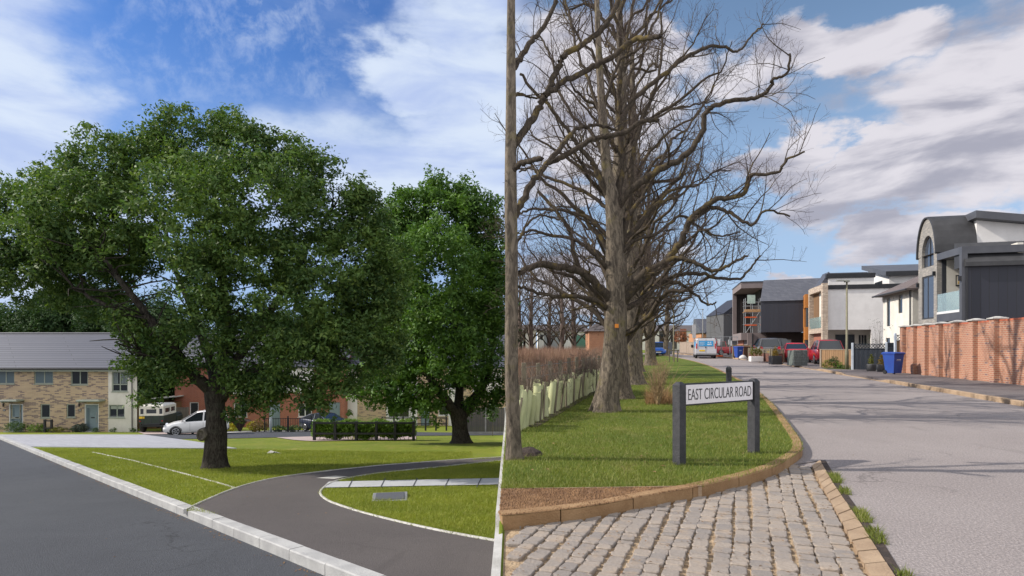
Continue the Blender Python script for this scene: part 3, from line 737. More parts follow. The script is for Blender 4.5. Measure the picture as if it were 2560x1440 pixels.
# burr on the trunk
mb = MB(); bc = P3(517, 1083, yo) - bo; bc.y = -.20; th = [2 * math.pi * i / 18 for i in range(18)]
mb.loft([[(bc.x + (rr + .012 * math.sin(3 * a + k)) * math.cos(a), bc.y - d, bc.z + (rr * 1.15 + .01 * math.sin(2 * a)) * math.sin(a)) for a in th] for k, (rr, d) in enumerate([(.17, -.1), (.165, .06), (.14, .13), (.105, .145), (.08, .11), (.05, .085), (.02, .10)])])
mb.build('burr', bark_mat('burr_bark', (.19, .17, .145), (.07, .06, .05), (.2, .19, .16), .3, 20), O1, True)
# a few yellow-green sprays low and high in the crown
y2 = F * HL / 79.0
b2 = P3(1155, 1101, 32.5); b2.z = zL(32.5) - .02
Y2 = 30.0; b2 = P3(1152, HZ + (H - zL(Y2)) / Y2 * F, Y2)
O2_tr = [(1152, 1112, 34, 0), (1152, 1098, 24, 0), (1150, 1070, 19, 0), (1147, 1040, 21, 0), (1142, 1020, 20, 0)]
O2_l = [[(1144, 1045, 15, 0), (1120, 1005, 12, -.4), (1095, 975, 10, -.8), (1070, 930, 8, -1), (1050, 850, 6, -1), (1030, 740, 4, -1)],
        [(1148, 1045, 15, 0), (1185, 1000, 13, .3), (1210, 955, 11, .6), (1225, 900, 9, 1), (1240, 800, 5, 1.4)],
        [(1145, 1030, 12, 0), (1150, 940, 10, 1), (1140, 820, 8, 1.5), (1130, 650, 5, 2)], [(1110, 1010, 5, -.4), (1075, 1015, 3, -.8), (1060, 1000, 2, -1)]]
O2_b = [(1120, 540, 80, 85, 0), (1040, 520, 50, 55, .5), (1190, 555, 60, 70, 0), (1085, 470, 40, 30, 0), (1150, 490, 40, 36, 0), (1215, 620, 40, 90, 0), (1010, 630, 70, 100, 0), (1100, 660, 110, 90, -3), (1210, 740, 46, 100, .5), (1000, 760, 80, 90, 0),
        (1130, 790, 110, 90, -2.4), (1010, 880, 90, 80, -.5), (1120, 890, 80, 55, -2), (1205, 870, 50, 80, 0), (950, 960, 60, 50, -.5), (1040, 970, 80, 42, -1), (1130, 955, 36, 36, 1), (1215, 960, 44, 50, 0), (1070, 1015, 50, 22, -1), (1200, 1010, 40, 20, 0), (960, 1010, 40, 20, 0), (985, 560, 40, 70, .3), (975, 690, 50, 80, .5), (960, 820, 60, 70, .5), (1240, 690, 20, 160, 0), (1225, 500, 20, 20, 0)]
O2 = oak('oak_tree', 'bright green oak with a forked dark trunk, right of the big oak', b2, Y2, O2_tr, O2_l, O2_b, 6.5, L_oak2, 27, .10, (.34, .6), .85, tuft=.85)

# leafy trees closing the view behind the left houses
def bgtree(u, vtop, y, ru, label, m=None, grp='dark leafy trees behind the houses', low=False):
    gz = zL(y); base = Vector(((u - CX) / F * y, y, gz)); t = thing('leafy_tree', label, 'tree', base, 0, grp)
    ztop = H + (HZ - vtop) / F * y - gz; rx = ru / F * y
    tb = Tubes(); tb.add(curve([(0, 0, 0), (.1, 0, ztop * .3), (-.1, .1, ztop * .6), (0, 0, ztop * .85)], 10), np.linspace(.35, .06, 10), 8); tb.build('trunk', B_oak, t)
    bl = []
    for i in range(11):
        a = random.uniform(0, 6.28); q = random.uniform(.2, .75); z = random.uniform(.2, .82) * ztop; k = 1 - .5 * abs(z / ztop - .45)
        bl.append((Vector((math.cos(a) * q * rx, math.sin(a) * q * rx, z)), rx * .5 * k, rx * .5 * k, ztop * .2))
    bl.append((Vector((0, 0, ztop * .8)), rx * .5, rx * .5, ztop * .2))
    if low: bl += [(Vector((random.uniform(-.6, .6) * rx, random.uniform(-.3, .3) * rx, ztop * z)), rx * .5, rx * .5, ztop * .16) for z in (.12, .15, .2, .3, .12, .34)]
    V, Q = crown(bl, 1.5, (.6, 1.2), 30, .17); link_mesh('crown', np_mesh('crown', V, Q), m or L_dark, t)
    return t
for i, (u, vt, y, ru, lb) in enumerate([(-60, 730, 62, 130, 'dark tree behind the slate roof, farthest left'), (70, 745, 60, 110, 'dark tree rising over the left half of the slate roof'), (190, 700, 66, 120, 'taller dark tree over the middle of the slate roof'),
        (300, 720, 61, 110, 'dark tree over the right end of the slate roof'), (400, 760, 58, 100, 'dark tree behind the parked off-roader and shed'), (490, 800, 70, 110, 'dark tree behind the red brick house'),
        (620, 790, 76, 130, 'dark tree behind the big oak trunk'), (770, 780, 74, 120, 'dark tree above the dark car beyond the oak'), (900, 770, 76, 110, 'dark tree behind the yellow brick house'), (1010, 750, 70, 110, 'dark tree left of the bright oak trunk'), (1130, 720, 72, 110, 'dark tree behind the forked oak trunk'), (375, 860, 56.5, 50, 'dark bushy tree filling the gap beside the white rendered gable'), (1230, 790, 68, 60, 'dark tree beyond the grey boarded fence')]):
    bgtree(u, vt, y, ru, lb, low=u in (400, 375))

# ---------------------------------------------------------------- bare trees
def spawn(tb, tw, PP, RR, o, gen=0, dens=1.0, maxr=.03, L0=1.5, twigm=None, start=.25, droop=.0, fan=1.0):
    # secondary branches and twigs along a limb
    n = len(PP); seg = np.linalg.norm(np.diff(PP, axis=0), axis=1); Ln = seg.sum()
    cnt = int(Ln * dens + rng.random())
    for c in range(cnt):
        f = start + (1 - start) * rng.random(); i = min(int(f * (n - 1)), n - 2); p = PP[i]; T = PP[i + 1] - PP[i]; T = T / (np.linalg.norm(T) + 1e-9)
        r = RR[i]
        d = rng.normal(size=3); d -= T * d.dot(T); d /= np.linalg.norm(d) + 1e-9
        dirn = T * random.uniform(.35, .9) + d * random.uniform(.6, 1.1) * fan + np.array([0, 0, random.uniform(.0, .5) - droop]); dirn /= np.linalg.norm(dirn)
        l = L0 * random.uniform(.45, 1.1) * (1 - .35 * f); m = 7
        bend = rng.normal(0, .20, 3) + np.array([0, 0, .18 - droop]); pts = [p]
        step = l / (m - 1); dd = dirn.copy()
        for k in range(m - 1):
            dd = dd + bend * .22 + rng.normal(0, .16, 3); dd /= np.linalg.norm(dd); pts.append(pts[-1] + dd * step)
        pts = np.array(pts); r0 = min(r * .6, maxr * (.5 + .7 * rng.random()) * (l / L0)); rad = np.linspace(r0, max(r0 * .3, .0018 if gen else .0035), m)
        (tb if gen == 0 else tw).add(pts, rad, 5 if gen == 0 else 3)
        if gen < 2: spawn(tb, tw, pts, rad, o, gen + 1, dens=(5.2, 9.5)[gen], maxr=maxr * (.42 if gen == 0 else .5), L0=L0 * (.5, .42)[gen], start=.2, droop=droop, fan=fan)
def poly_limb(tb, L, Yc, o, n=None, wob=.012):
    P = [np.array(P3(u, v, Yc + dy)) - o for u, v, r, dy in L]; r = [q[2] * .76 / F * Yc for q in L]; n = n or max(12, len(P) * 5)
    PP = curve(P, n, wob); RR = np.interp(np.linspace(0, len(r) - 1, n), range(len(r)), r) * (1 + .10 * rng.random(n)); tb.add(PP, RR, 9); return PP, RR
def dyl(L, dys):
    # L: (u, v), radius list from r0 to r1, dy spread linearly
    r0, r1, d0, d1 = dys; n = len(L)
    return [(u, v, r0 + (r1 - r0) * (i / (n - 1)) ** .8, d0 + (d1 - d0) * i / (n - 1)) for i, (u, v) in enumerate(L)]
YM = 12.4
bm_ = P3(1524, HZ + (H - .09) / YM * F + 2, YM)
main = thing('bare_tree', 'big bare roadside tree nearest the street name sign, orange tag on its trunk', 'tree', bm_)
om = np.array(bm_)
def fluted(name, m, parent, P, r, n=40, k=28, flare=5.0, amp=.13):
    PP = curve(P, n); RR = np.interp(np.linspace(0, len(r) - 1, n), range(len(r)), r); th = np.arange(k) * 2 * math.pi / k; V = []
    for i in range(n):
        fl = max(0, 1 - i / flare)
        rr = RR[i] * (1 + amp * fl * np.sin(th * 5 + .6) + .09 * np.sin(th * 3 + 1 + i * .05) + .04 * np.sin(th * 7 + i * .12) + .008 * rng.random(k))
        V.append(np.stack([PP[i, 0] + rr * np.cos(th), PP[i, 1] + rr * np.sin(th), np.full(k, PP[i, 2])], 1))
    V = np.concatenate(V); i = np.arange(n - 1)[:, None] * k; j = np.arange(k)[None, :]; j2 = (j + 1) % k
    Q = np.stack([i + j, i + j2, i + k + j2, i + k + j], -1).reshape(-1, 4)
    return link_mesh(name, np_mesh(name, V, Q), m, parent, True)
TR = [(1511, 1036, 44), (1512, 1018, 35), (1516, 985, 29), (1526, 930, 26), (1534, 850, 25), (1538, 780, 27), (1541, 730, 26), (1536, 660, 24), (1535, 600, 21), (1533, 540, 20), (1528, 490, 17), (1515, 420, 12), (1510, 340, 11), (1503, 250, 9.5), (1498, 160, 8), (1494, 60, 6.5), (1490, -60, 4)]
fluted('trunk', B_lime, main, [np.array(P3(u, v, YM)) - om for u, v, r in TR], [r / F * YM for u, v, r in TR])
tb = Tubes(); tw = Tubes()
ML = [
 dyl([(1536, 520), (1548, 470), (1552, 400), (1552, 330), (1548, 250), (1556, 150), (1572, 70), (1590, -30)], (14, 4, 0, .6)),
 dyl([(1548, 640), (1566, 560), (1575, 470), (1583, 380), (1610, 290), (1640, 210), (1655, 120), (1650, 30)], (11, 3, 0, 1.2)),
 dyl([(1524, 500), (1500, 450), (1476, 400), (1450, 372), (1427, 336), (1387, 282), (1338, 229), (1300, 186)], (10, 4, 0, -.6)),
 dyl([(1545, 520), (1564, 487), (1618, 442), (1680, 407), (1720, 380), (1753, 335), (1764, 282), (1791, 264), (1853, 247), (1900, 242), (1928, 215), (1932, 200), (1967, 184), (1975, 135)], (13, 3, 0, -1.5)),
 dyl([(1548, 330), (1573, 264), (1600, 233), (1662, 184), (1702, 153), (1764, 118), (1813, 118), (1844, 129), (1880, 90), (1910, 60)], (10, 2.5, 0, .6)),
 dyl([(1552, 735), (1580, 715), (1609, 682), (1662, 655), (1702, 602), (1724, 553), (1742, 531), (1791, 500), (1853, 487), (1871, 451), (1878, 438), (1944, 429), (1967, 398), (2011, 380)], (15, 2.5, 0, -1.8)),
 dyl([(1724, 553), (1760, 527), (1791, 518), (1835, 538), (1880, 562), (1915, 527), (1975, 541)], (8, 2.5, -.7, -1.4)),
 dyl([(1555, 760), (1575, 735), (1605, 702), (1642, 677), (1680, 645), (1730, 655), (1780, 677), (1817, 665), (1870, 640)], (15, 3, 0, -1.0)),
 dyl([(1560, 770), (1600, 752), (1655, 707), (1705, 685), (1755, 685), (1800, 695), (1850, 697), (1885, 660), (1900, 640)], (10, 2.5, 0, .6)),
 dyl([(1655, 707), (1705, 710), (1742, 740), (1770, 762), (1790, 755)], (7, 2.5, .2, 1.2)),
 dyl([(1550, 620), (1600, 560), (1650, 500), (1690, 470), (1740, 465), (1785, 430), (1830, 425)], (8, 2, 0, 1.4)),
 dyl([(1552, 560), (1600, 500), (1640, 430), (1680, 350), (1720, 320), (1770, 240), (1800, 180)], (8, 2, .3, 2.2)),
 dyl([(1528, 765), (1510, 732), (1470, 690), (1430, 672), (1387, 665), (1342, 662), (1300, 682)], (15, 9, 0, -.8)),
 dyl([(1525, 790), (1505, 762), (1475, 722), (1455, 677), (1435, 640), (1427, 584), (1400, 540), (1347, 478)], (13, 5, 0, .6)),
 dyl([(1528, 780), (1500, 756), (1455, 742), (1420, 740), (1367, 737), (1330, 727), (1298, 717)], (9, 4, 0, -1.2)),
 dyl([(1530, 620), (1515, 584), (1467, 544), (1404, 527), (1340, 522), (1298, 531)], (8, 3.5, 0, .6)),
 dyl([(1530, 560), (1511, 513), (1458, 478), (1369, 442), (1330, 420), (1298, 430)], (8, 3, 0, 1.0)),
 dyl([(1530, 690), (1490, 640), (1440, 600), (1380, 590), (1330, 575), (1300, 590)], (8, 3, 0, -.5)),
 dyl([(1512, 400), (1480, 330), (1440, 300), (1400, 230), (1380, 150), (1350, 90)], (7, 3, 0, 1.2)),
 dyl([(1505, 300), (1470, 200), (1440, 120), (1425, 40), (1400, -40)], (6, 3, 0, .5)),
 dyl([(1506, 280), (1530, 200), (1550, 150), (1600, 120), (1640, 50), (1660, -20)], (6, 3, 0, -.5)),
 dyl([(1545, 640), (1590, 600), (1640, 585), (1700, 540), (1750, 570), (1800, 590), (1850, 580)], (7, 2, 0, -.4))]
for L in ML:
    PP, RR = poly_limb(tb, L, YM, om); spawn(tb, tw, PP, RR, om, 0, dens=4.2, maxr=.021, L0=1.55, start=.14)
tb.build('limbs', B_limb, main); tw.build('twigs', B_twig, main)
mb = MB(); p = P3(1541.5, 815, YM - .29) - bm_; mb.box(p.x - .035, p.x + .035, p.y - .035, p.y, p.z - .04, p.z + .04, .004); mb.build('tag', mat('orange_tag', (.75, .25, .02), .5), main)

# near tree on the edge of the bank
YN = 7.1
bn_ = P3(1276, HZ + (H - .07) / YN * F + 6, YN); on = np.array(bn_)
near = thing('bare_tree', 'slender bare tree on the grass bank edge, lichened limbs reaching right', 'tree', bn_)
TN = [(1285, 1162, 32), (1284, 1148, 25), (1283, 1125, 20), (1281, 1050, 17), (1277, 900, 16), (1278, 700, 15.5), (1276, 500, 15), (1276, 380, 13.5), (1277, 250, 12), (1277, 120, 10.5), (1278, -40, 9), (1280, -200, 6)]
fluted('trunk', B_lime, near, [np.array(P3(u, v, YN)) - on for u, v, r in TN], [r / F * YN for u, v, r in TN], amp=.18)
tb = Tubes(); tw = Tubes()
NLm = [
 dyl([(1276, 560), (1298, 518), (1329, 460), (1369, 407), (1409, 362), (1427, 335), (1450, 318), (1484, 313), (1520, 318), (1560, 335)], (13, 4, 0, 1.0)),
 dyl([(1369, 407), (1413, 389), (1471, 353), (1520, 340), (1564, 331), (1591, 309), (1620, 300), (1645, 301)], (10, 7, .5, .2)),
 dyl([(1620, 302), (1650, 290), (1690, 270), (1740, 262), (1787, 253)], (5, 2.5, .3, .8)),
 dyl([(1276, 380), (1298, 344), (1329, 300), (1352, 255), (1365, 232), (1390, 180), (1413, 136), (1458, 109), (1493, 84), (1530, 40), (1550, -20)], (13, 8, 0, .4)),
 dyl([(1362, 238), (1413, 202), (1476, 171), (1529, 144), (1582, 100), (1620, 96), (1650, 91)], (10, 7, .1, -.4)),
 dyl([(1277, 180), (1298, 149), (1324, 109), (1347, 82), (1380, 30), (1400, -30)], (11, 6, 0, .6)),
 dyl([(1277, 430), (1298, 411), (1325, 402), (1356, 394)], (10, 8, 0, -.3)),
 dyl([(1277, 240), (1300, 235), (1330, 245), (1370, 250)], (5, 3, 0, .5)),
 dyl([(1278, 620), (1296, 600), (1320, 560), (1350, 540), (1400, 548)], (6, 2.5, 0, .5))]
for L in NLm:
    PP, RR = poly_limb(tb, L, YN, on, wob=.008); spawn(tb, tw, PP, RR, on, 0, dens=5.0, maxr=.011, L0=.75, start=.2)
tb.build('limbs', B_limb, near); tw.build('twigs', B_twig, near)

# the row beyond: two grown forms, copied
def grown(name, label, loc, Ht=12.0, r=.27, nl=26, spread=3.6, tm=B_lime, twm=B_twig, dens=2.2, seed=1, crown0=.26, k1=1.25, grp=None):
    random.seed(seed); t = thing(name, label, 'tree', loc, 0, grp); o = np.zeros(3)
    lean = random.uniform(-.25, .25)
    P = [np.array((lean * q * q * 1.5 + .08 * math.sin(q * 7 + seed), .06 * math.cos(q * 5), q * Ht)) for q in (0, .012, .04, .12, .25, .4, .55, .7, .85, 1)]
    rr = [r * 1.7, r * 1.35, r * 1.1, r * .95, r, r * .8, r * .6, r * .42, r * .26, r * .1]
    fluted('trunk', tm, t, P, rr, 26, 14, 3, .1)
    tb = Tubes(); tw = Tubes(); Pn = curve(P, 60)
    for i in range(nl):
        q = crown0 + (1 - crown0) * (i / nl) ** 1.05; b = Pn[min(int(q * 52) + 5, 58)]; a = i * 2.4 + random.uniform(-.4, .4)
        l = spread * (1 - .62 * max(0, q - .3)) * random.uniform(.75, 1.1); h = l * random.uniform(.45, .95) * (1 + q); d = np.array((math.cos(a), math.sin(a), 0))
        z = lambda s, e: np.array((0, 0, s * h)) + d * e * l + rng.normal(0, .10, 3)
        L = [b, b + z(.28, .2), b + z(.5, .45), b + z(.62, .68), b + z(.85, .85), b + z(1.1, 1.0)]
        PP = curve(L, 16, .03); r0 = r * .36 * (1 - .55 * q); RR = np.linspace(r0, .008, 16); tb.add(PP, RR, 6)
        spawn(tb, tw, PP, RR, o, 0, dens=dens, maxr=.028, L0=k1, start=.2)
    tb.build('limbs', B_limb, t); tw.build('twigs', twm, t); return t
def place(t, u, y, z=.09, rz=None, s=1.0):
    t.location = ((u - CX) / F * y, y, GR(y) + z); t.rotation_euler = (0, 0, rz if rz is not None else random.uniform(0, 6)); t.scale = (s, s, s); return t
GA = 'bare trees in a row along the verge'
g1 = grown('bare_tree', 'bare tree right behind the tagged one, half hidden by its trunk', (0, 0, 0), 12.5, .27, 34, 3.3, seed=3, grp=GA, dens=2.7)
place(g1, 1551, 15.6, rz=.4)
g2 = grown('bare_tree', 'third bare tree of the verge row, straight clear trunk with a dark root', (0, 0, 0), 13.0, .33, 34, 3.8, seed=5, grp=GA, dens=2.7)
place(g2, 1579, 21.8, rz=2.2)
for u, y, src, s, rz, lb in [(1597, 33, g1, 1.0, 1.1, 'fourth bare tree of the verge row, grey trunk left of the fluted one'), (1622, 41, g2, 1.05, 4.0, 'fifth bare tree of the verge row, thick fluted trunk beside the blue car'),
                             (1566, 27, g1, .95, 3.3, 'bare tree glimpsed between the second and third trunks of the row'), (1666, 64, g2, .82, .5, 'small bare tree with a round crown beyond the blue car')]:
    place(copy_tree(src, label=lb), u, y, rz=rz, s=s)
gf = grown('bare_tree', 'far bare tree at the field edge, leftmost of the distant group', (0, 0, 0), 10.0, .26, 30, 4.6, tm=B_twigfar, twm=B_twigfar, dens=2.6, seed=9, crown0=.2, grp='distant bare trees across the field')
place(gf, 1328, 66, rz=0)
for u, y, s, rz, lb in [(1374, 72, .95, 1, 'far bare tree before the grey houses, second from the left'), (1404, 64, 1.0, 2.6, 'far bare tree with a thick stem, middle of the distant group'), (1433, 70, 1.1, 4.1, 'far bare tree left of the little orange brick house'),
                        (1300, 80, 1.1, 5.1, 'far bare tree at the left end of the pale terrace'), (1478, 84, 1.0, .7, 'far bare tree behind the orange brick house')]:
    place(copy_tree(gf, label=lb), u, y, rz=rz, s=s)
random.seed(21); rng = np.random.default_rng(21)

# ---------------------------------------------------------------- grass, scrub, shrubs
def blades(poly, n, h, w, zf, off, m, name, label, lean=.5, thin=1.6, hole=None):
    xs = [p[0] for p in poly]; ys = [p[1] for p in poly]; out = []; tot = 0
    while tot < n:
        k = n * 3; Y = min(ys) + (max(ys) - min(ys)) * rng.random(k) ** thin; X = min(xs) + (max(xs) - min(xs)) * rng.random(k)
        c = np_in_poly(X, Y, poly) & (~np_in_poly(X, Y, hole) if hole else True) & (np.sin(Y * 9) + np.sin(Y * 4.1 + 1) > .2 if n < 2000 and h < .1 else True) & (np.sin(X * 3.1 + np.sin(Y * 2.3) * 2) * np.sin(Y * 2.7) + rng.random(k) * 2.4 > .0); out.append(np.stack([X[c], Y[c]], 1)); tot += c.sum()
    P = np.concatenate(out)[:n]; Z = np.array([zf(y) for y in P[:, 1]]) + off
    a = rng.random(n) * 6.283; hh = h * (.45 + .9 * rng.random(n)); ww = w * (.6 + .8 * rng.random(n)); l = lean * hh
    if h > .5: hh = hh * (.78 + .30 * np.sin(P[:, 0] * 1.9 + P[:, 1] * .6) * np.sin(P[:, 1] * 1.1) + .12 * np.sin(P[:, 0] * 6))
    b0 = np.stack([P[:, 0] - np.cos(a) * ww, P[:, 1] - np.sin(a) * ww, Z - .004], 1); b1 = np.stack([P[:, 0] + np.cos(a) * ww, P[:, 1] + np.sin(a) * ww, Z - .004], 1)
    t_ = np.stack([P[:, 0] + rng.normal(0, 1, n) * l, P[:, 1] + rng.normal(0, 1, n) * l, Z + hh], 1)
    V = np.stack([b0, b1, t_], 1).reshape(-1, 3); Q = np.arange(n * 3).reshape(-1, 3)
    o = link_mesh(name, np_mesh(name, V, Q), m); return tag(o, label, name.replace('_', ' '), kind='stuff')
G_r = leaf_mat('verge_blades', (.135, .175, .026), (.185, .22, .034), (.38, .33, .15), .3, .55, .6)
G_l = leaf_mat('lawn_blades', (.19, .235, .028), (.26, .30, .04), (.38, .32, .12), .3, .4, .7)
vin = [p for p in lk_all if p[1] < 26]
vpoly = [gv[0], gv[1], gv[2], gv[3], (XE, 26), (7, 26)] + [p for p in vin if p[1] > gv[0][1]]
blades(vpoly, 150000, .038, .0035, zR, .092, G_r, 'grass', 'lush green verge grass around the street name sign', thin=1.7)
lp1 = [(kerbx(y) + .2, y) for y in (9.6, 14, 20, 26)] + [PL(592, 1123), (-5, 24), (-1.6, 24), (-1.3, 20)] + [p for p in reversed(pe) if p[1] > 9.7]
blades([p for p in lp1], 130000, .045, .006, zL, 0.0, G_l, 'grass', 'short mown yellow green lawn between the kerb and the path', thin=1.5)
lp2 = [p for p in pi if p[1] > 6.2] + [(XE - .06, 7.6), (XE - .06, 19)]
blades([p for p in lp2], 60000, .045, .005, zL, 0.0, G_l, 'grass', 'short mown lawn inside the bend of the path', thin=1.6, hole=[PL(815, 1204), PL(1278, 1194.5), PL(1278, 1214), PL(796, 1223)])
sheet('gutter', [p for p in strip_r] + [(p[0] + .07 + .02 * math.sin(i * 3), p[1]) for i, p in reversed(list(enumerate(strip_r)))], zR, .006, mat('dark_mulch', (.07, .05, .04), .95, (.04, .03, .025), 12, 1, 60, fine=.5), cuts=())
gp = [(strip_r[i][0] + .01, strip_r[i][1]) for i in range(len(strip_r))]; gp2 = [(p[0] + .10, p[1]) for p in reversed(gp)]
blades(gp + gp2, 1300, .05, .004, zR, 0.0, G_r, 'grass', 'tufts of grass in the gutter beside the buff stone channel', thin=1)
# field scrub
S_red = leaf_mat('scrub_stems', (.24, .135, .105), (.32, .205, .15), (.42, .31, .22), .15, .5, .9)
sc_poly = [(XE + .1, 16.5), (1.8, 20.5), (6.0, 37), (12, 60), (9, 70), (XE + .1, 70)]
blades(sc_poly, 50000, .92, .013, zR, .09, S_red, 'scrub', 'dense reddish brown winter stems filling the rough field', lean=.10, thin=1.0)
def twiggy(name, label, cat, loc, h, sp, n, m, grp=None, L0=.5, dens=3.5, r=.010, lift=1.0):
    t = thing(name, label, cat, loc, 0, grp); tb = Tubes(); tw = Tubes()
    for i in range(n):
        a = random.uniform(0, 6.28); d = np.array((math.cos(a), math.sin(a), 0)) * random.uniform(.2, 1) * sp; hh = h * random.uniform(.6, 1.05)
        PP = curve([d * .1, d * .35 + (0, 0, hh * .35 * lift), d * .7 + (0, 0, hh * .7), d + (0, 0, hh)], 9, .015); RR = np.linspace(r, .003, 9); tb.add(PP, RR, 4)
        spawn(tb, tw, PP, RR, None, 1, dens=dens, maxr=r * .6, L0=L0, start=.15)
    tb.build('stems', m, t); tw.build('twigs', m, t); return t
M_straw = mat('straw_twigs', (.34, .24, .13), .9, (.22, .15, .09), 4)
yb = 14.2
sh = twiggy('bare_shrub', 'straw coloured twiggy shrub on the verge behind the sign', 'shrub', (*PR(1645, 1012, .09)[:2], .09), 1.0, .40, 40, M_straw, L0=.45, dens=5)
tb = Tubes()
sx, sy = PR(1648, 1005, .09)
for u2, v2, w in ((1712, 930, .007), (1700, 905, .006), (1630, 905, .006), (1735, 915, .005), (1655, 895, .005)):
    P = [np.array((0, 0, 0)), np.array(P3(u2, v2, sy)) * .5 + np.array((sx, sy, .09)) * .5 - np.array((sx, sy, .09)) + rng.normal(0, .03, 3), np.array(P3(u2, v2, sy)) - np.array((sx, sy, .09))]
    tb.add(curve(P, 8, .01), np.linspace(w, .003, 8), 4)
o = tb.build('long_stems', M_straw, sh); o.location = (sx - sh.location.x, sy - sh.location.y, 0)
tf = blades([PR(1615, 1012, .09), PR(1680, 1012, .09), PR(1678, 1000, .09), PR(1618, 1000, .09)], 900, .32, .006, zR, .09, mat('dry_tuft', (.36, .22, .10), .9, (.25, .15, .07), 9), 'grass_tuft', 'dry orange brown grass tuft under the straw coloured shrub', lean=.35, thin=1)
hb = twiggy('hedge_bush', 'bare twiggy hedge bush among the tree guards', 'bush', (0, 0, 0), 1.15, .42, 26, mat('hawthorn_twigs', (.17, .13, .10), .9, (.11, .085, .07), 3), grp='bare hedge bushes behind the tree guards', L0=.5, dens=4)
HB = [(.35, 11.4), (.75, 12.6), (1.1, 13.9), (1.45, 15.2), (1.85, 16.6), (2.3, 18.2), (2.75, 20.2), (3.3, 22.3), (.15, 12.6), (.6, 14.6), (1.2, 17), (3.9, 25)]
for i, (x, y) in enumerate(HB):
    b = hb if i == 0 else copy_tree(hb); b.location = (x, y, .09); b.rotation_euler = (0, 0, i * 1.3); s = random.uniform(.8, 1.1); b.scale = (s, s, s * (.95 if i else 1))
# ================================================================= buildings
class Fr:
    # local frame on a ground point; local x along the facade, local y away from the viewer
    def __init__(s, x, y, z, yaw): s.o = Vector((x, y, z)); s.yaw = yaw; s.i = Matrix.Rotation(-yaw, 3, 'Z')
    def ray(s, u, v): return s.i @ (Vector((0, 0, H)) - s.o), s.i @ Vector(((u - CX) / F, 1, (HZ - v) / F))
    def f(s, u, v, yc=0.0):
        c, d = s.ray(u, v); t = (yc - c.y) / d.y; p = c + d * t; return p.x, p.z
    def sd(s, u, v, xc=0.0):
        c, d = s.ray(u, v); t = (xc - c.x) / d.x; p = c + d * t; return p.y, p.z
def wall_holes(mb, x0, x1, z0, z1, holes, y=0.0, reveal=.09, axis='y', sgn=1):
    # a wall face with real openings; reveal goes in direction sgn
    xs = sorted({x0, x1} | {h[0] for h in holes} | {h[1] for h in holes}); zs = sorted({z0, z1} | {h[2] for h in holes} | {h[3] for h in holes})
    P = (lambda a, b, c: (a, b, c)) if axis == 'y' else (lambda a, b, c: (b, a, c))
    for i in range(len(xs) - 1):
        for j in range(len(zs) - 1):
            cx, cz = (xs[i] + xs[i + 1]) / 2, (zs[j] + zs[j + 1]) / 2
            if any(h[0] < cx < h[1] and h[2] < cz < h[3] for h in holes): continue
            mb.add([P(xs[i], y, zs[j]), P(xs[i + 1], y, zs[j]), P(xs[i + 1], y, zs[j + 1]), P(xs[i], y, zs[j + 1])], [(0, 1, 2, 3)])
    r = y + reveal * sgn
    for a, b, c, d in holes:
        for q in (((a, c), (a, d)), ((b, c), (b, d)), ((a, c), (b, c)), ((a, d), (b, d))):
            (p0, q0), (p1, q1) = q
            mb.add([P(p0, y, q0), P(p1, y, q1), P(p1, r, q1), P(p0, r, q0)], [(0, 1, 2, 3)])
def window(par, x0, x1, z0, z1, y=0.0, fm=None, gm=None, bars=(), hbars=(), fw=.06, axis='y', sgn=1, inner=None, sill=None, name='window'):
    # frame (part) with its pane (sub-part), sitting inside a reveal
    P = lambda mb, a, b, c, d, e, g: mb.box(a, b, c, d, e, g) if axis == 'y' else mb.box(c, d, a, b, e, g)
    mb = MB(); ya, yb_ = y + .05 * sgn, y + .11 * sgn
    P(mb, x0, x0 + fw, ya, yb_, z0, z1); P(mb, x1 - fw, x1, ya, yb_, z0, z1); P(mb, x0 + fw, x1 - fw, ya, yb_, z0, z0 + fw); P(mb, x0 + fw, x1 - fw, ya, yb_, z1 - fw, z1)
    for b in bars: q = x0 + (x1 - x0) * b; P(mb, q - fw * .5, q + fw * .5, ya + .002 * sgn, yb_ - .002 * sgn, z0 + fw, z1 - fw)
    for b in hbars: q = z0 + (z1 - z0) * b; P(mb, x0 + fw, x1 - fw, ya + .004 * sgn, yb_ - .004 * sgn, q - fw * .5, q + fw * .5)
    w = mb.build(name, fm or M_sage, par)
    g = MB(); P(g, x0 + fw * .5, x1 - fw * .5, ya + .022 * sgn, ya + .034 * sgn, z0 + fw * .5, z1 - fw * .5); g.build('pane', gm or M_glass, w)
    if sill: s = MB(); P(s, x0 - .05, x1 + .05, y - .05 * sgn, y + .05 * sgn, z0 - .05, z0 - .002); s.build('sill', sill, w)
    return w
def curtains(w, spans, z0, z1, y, m):
    mb = MB()
    for a, b in spans:
        n = 9; vs = [[(a + (b - a) * i / n, y + (.012 if i % 2 else -.004), z) for i in range(n + 1)] for z in (z0, z1)]; mb.loft(vs, False, False, False)
    return mb.build('curtain', m, w)
slate = brick_mat('grey_roof_tiles', (.066, .070, .092), (.082, .086, .108), (.018, .02, .026), 9.0, .165, .020, bump=.8, rough=.55, patch=.4)
M_slate2 = brick_mat('dark_slates', (.075, .08, .10), (.10, .105, .125), (.04, .042, .05), .4, .22, .008, rough=.6)
BR_y = brick_mat('buff_brick', (.54, .40, .24), (.42, .30, .185), (.48, .40, .30), .34, .085, .010, c3=(.21, .15, .12), c3t=.66)
BR_r = brick_mat('red_brick', (.38, .115, .06), (.30, .085, .048), (.34, .24, .19), .26, .085, .010)
BR_w = brick_mat('wall_brick', (.42, .185, .11), (.35, .15, .095), (.46, .34, .25), .225, .075, .010, c3=(.22, .12, .11), c3t=.93)
BR_s = brick_mat('mixed_stock_brick', (.50, .38, .28), (.26, .19, .15), (.46, .40, .33), .22, .07, .010, c3=(.62, .52, .40))
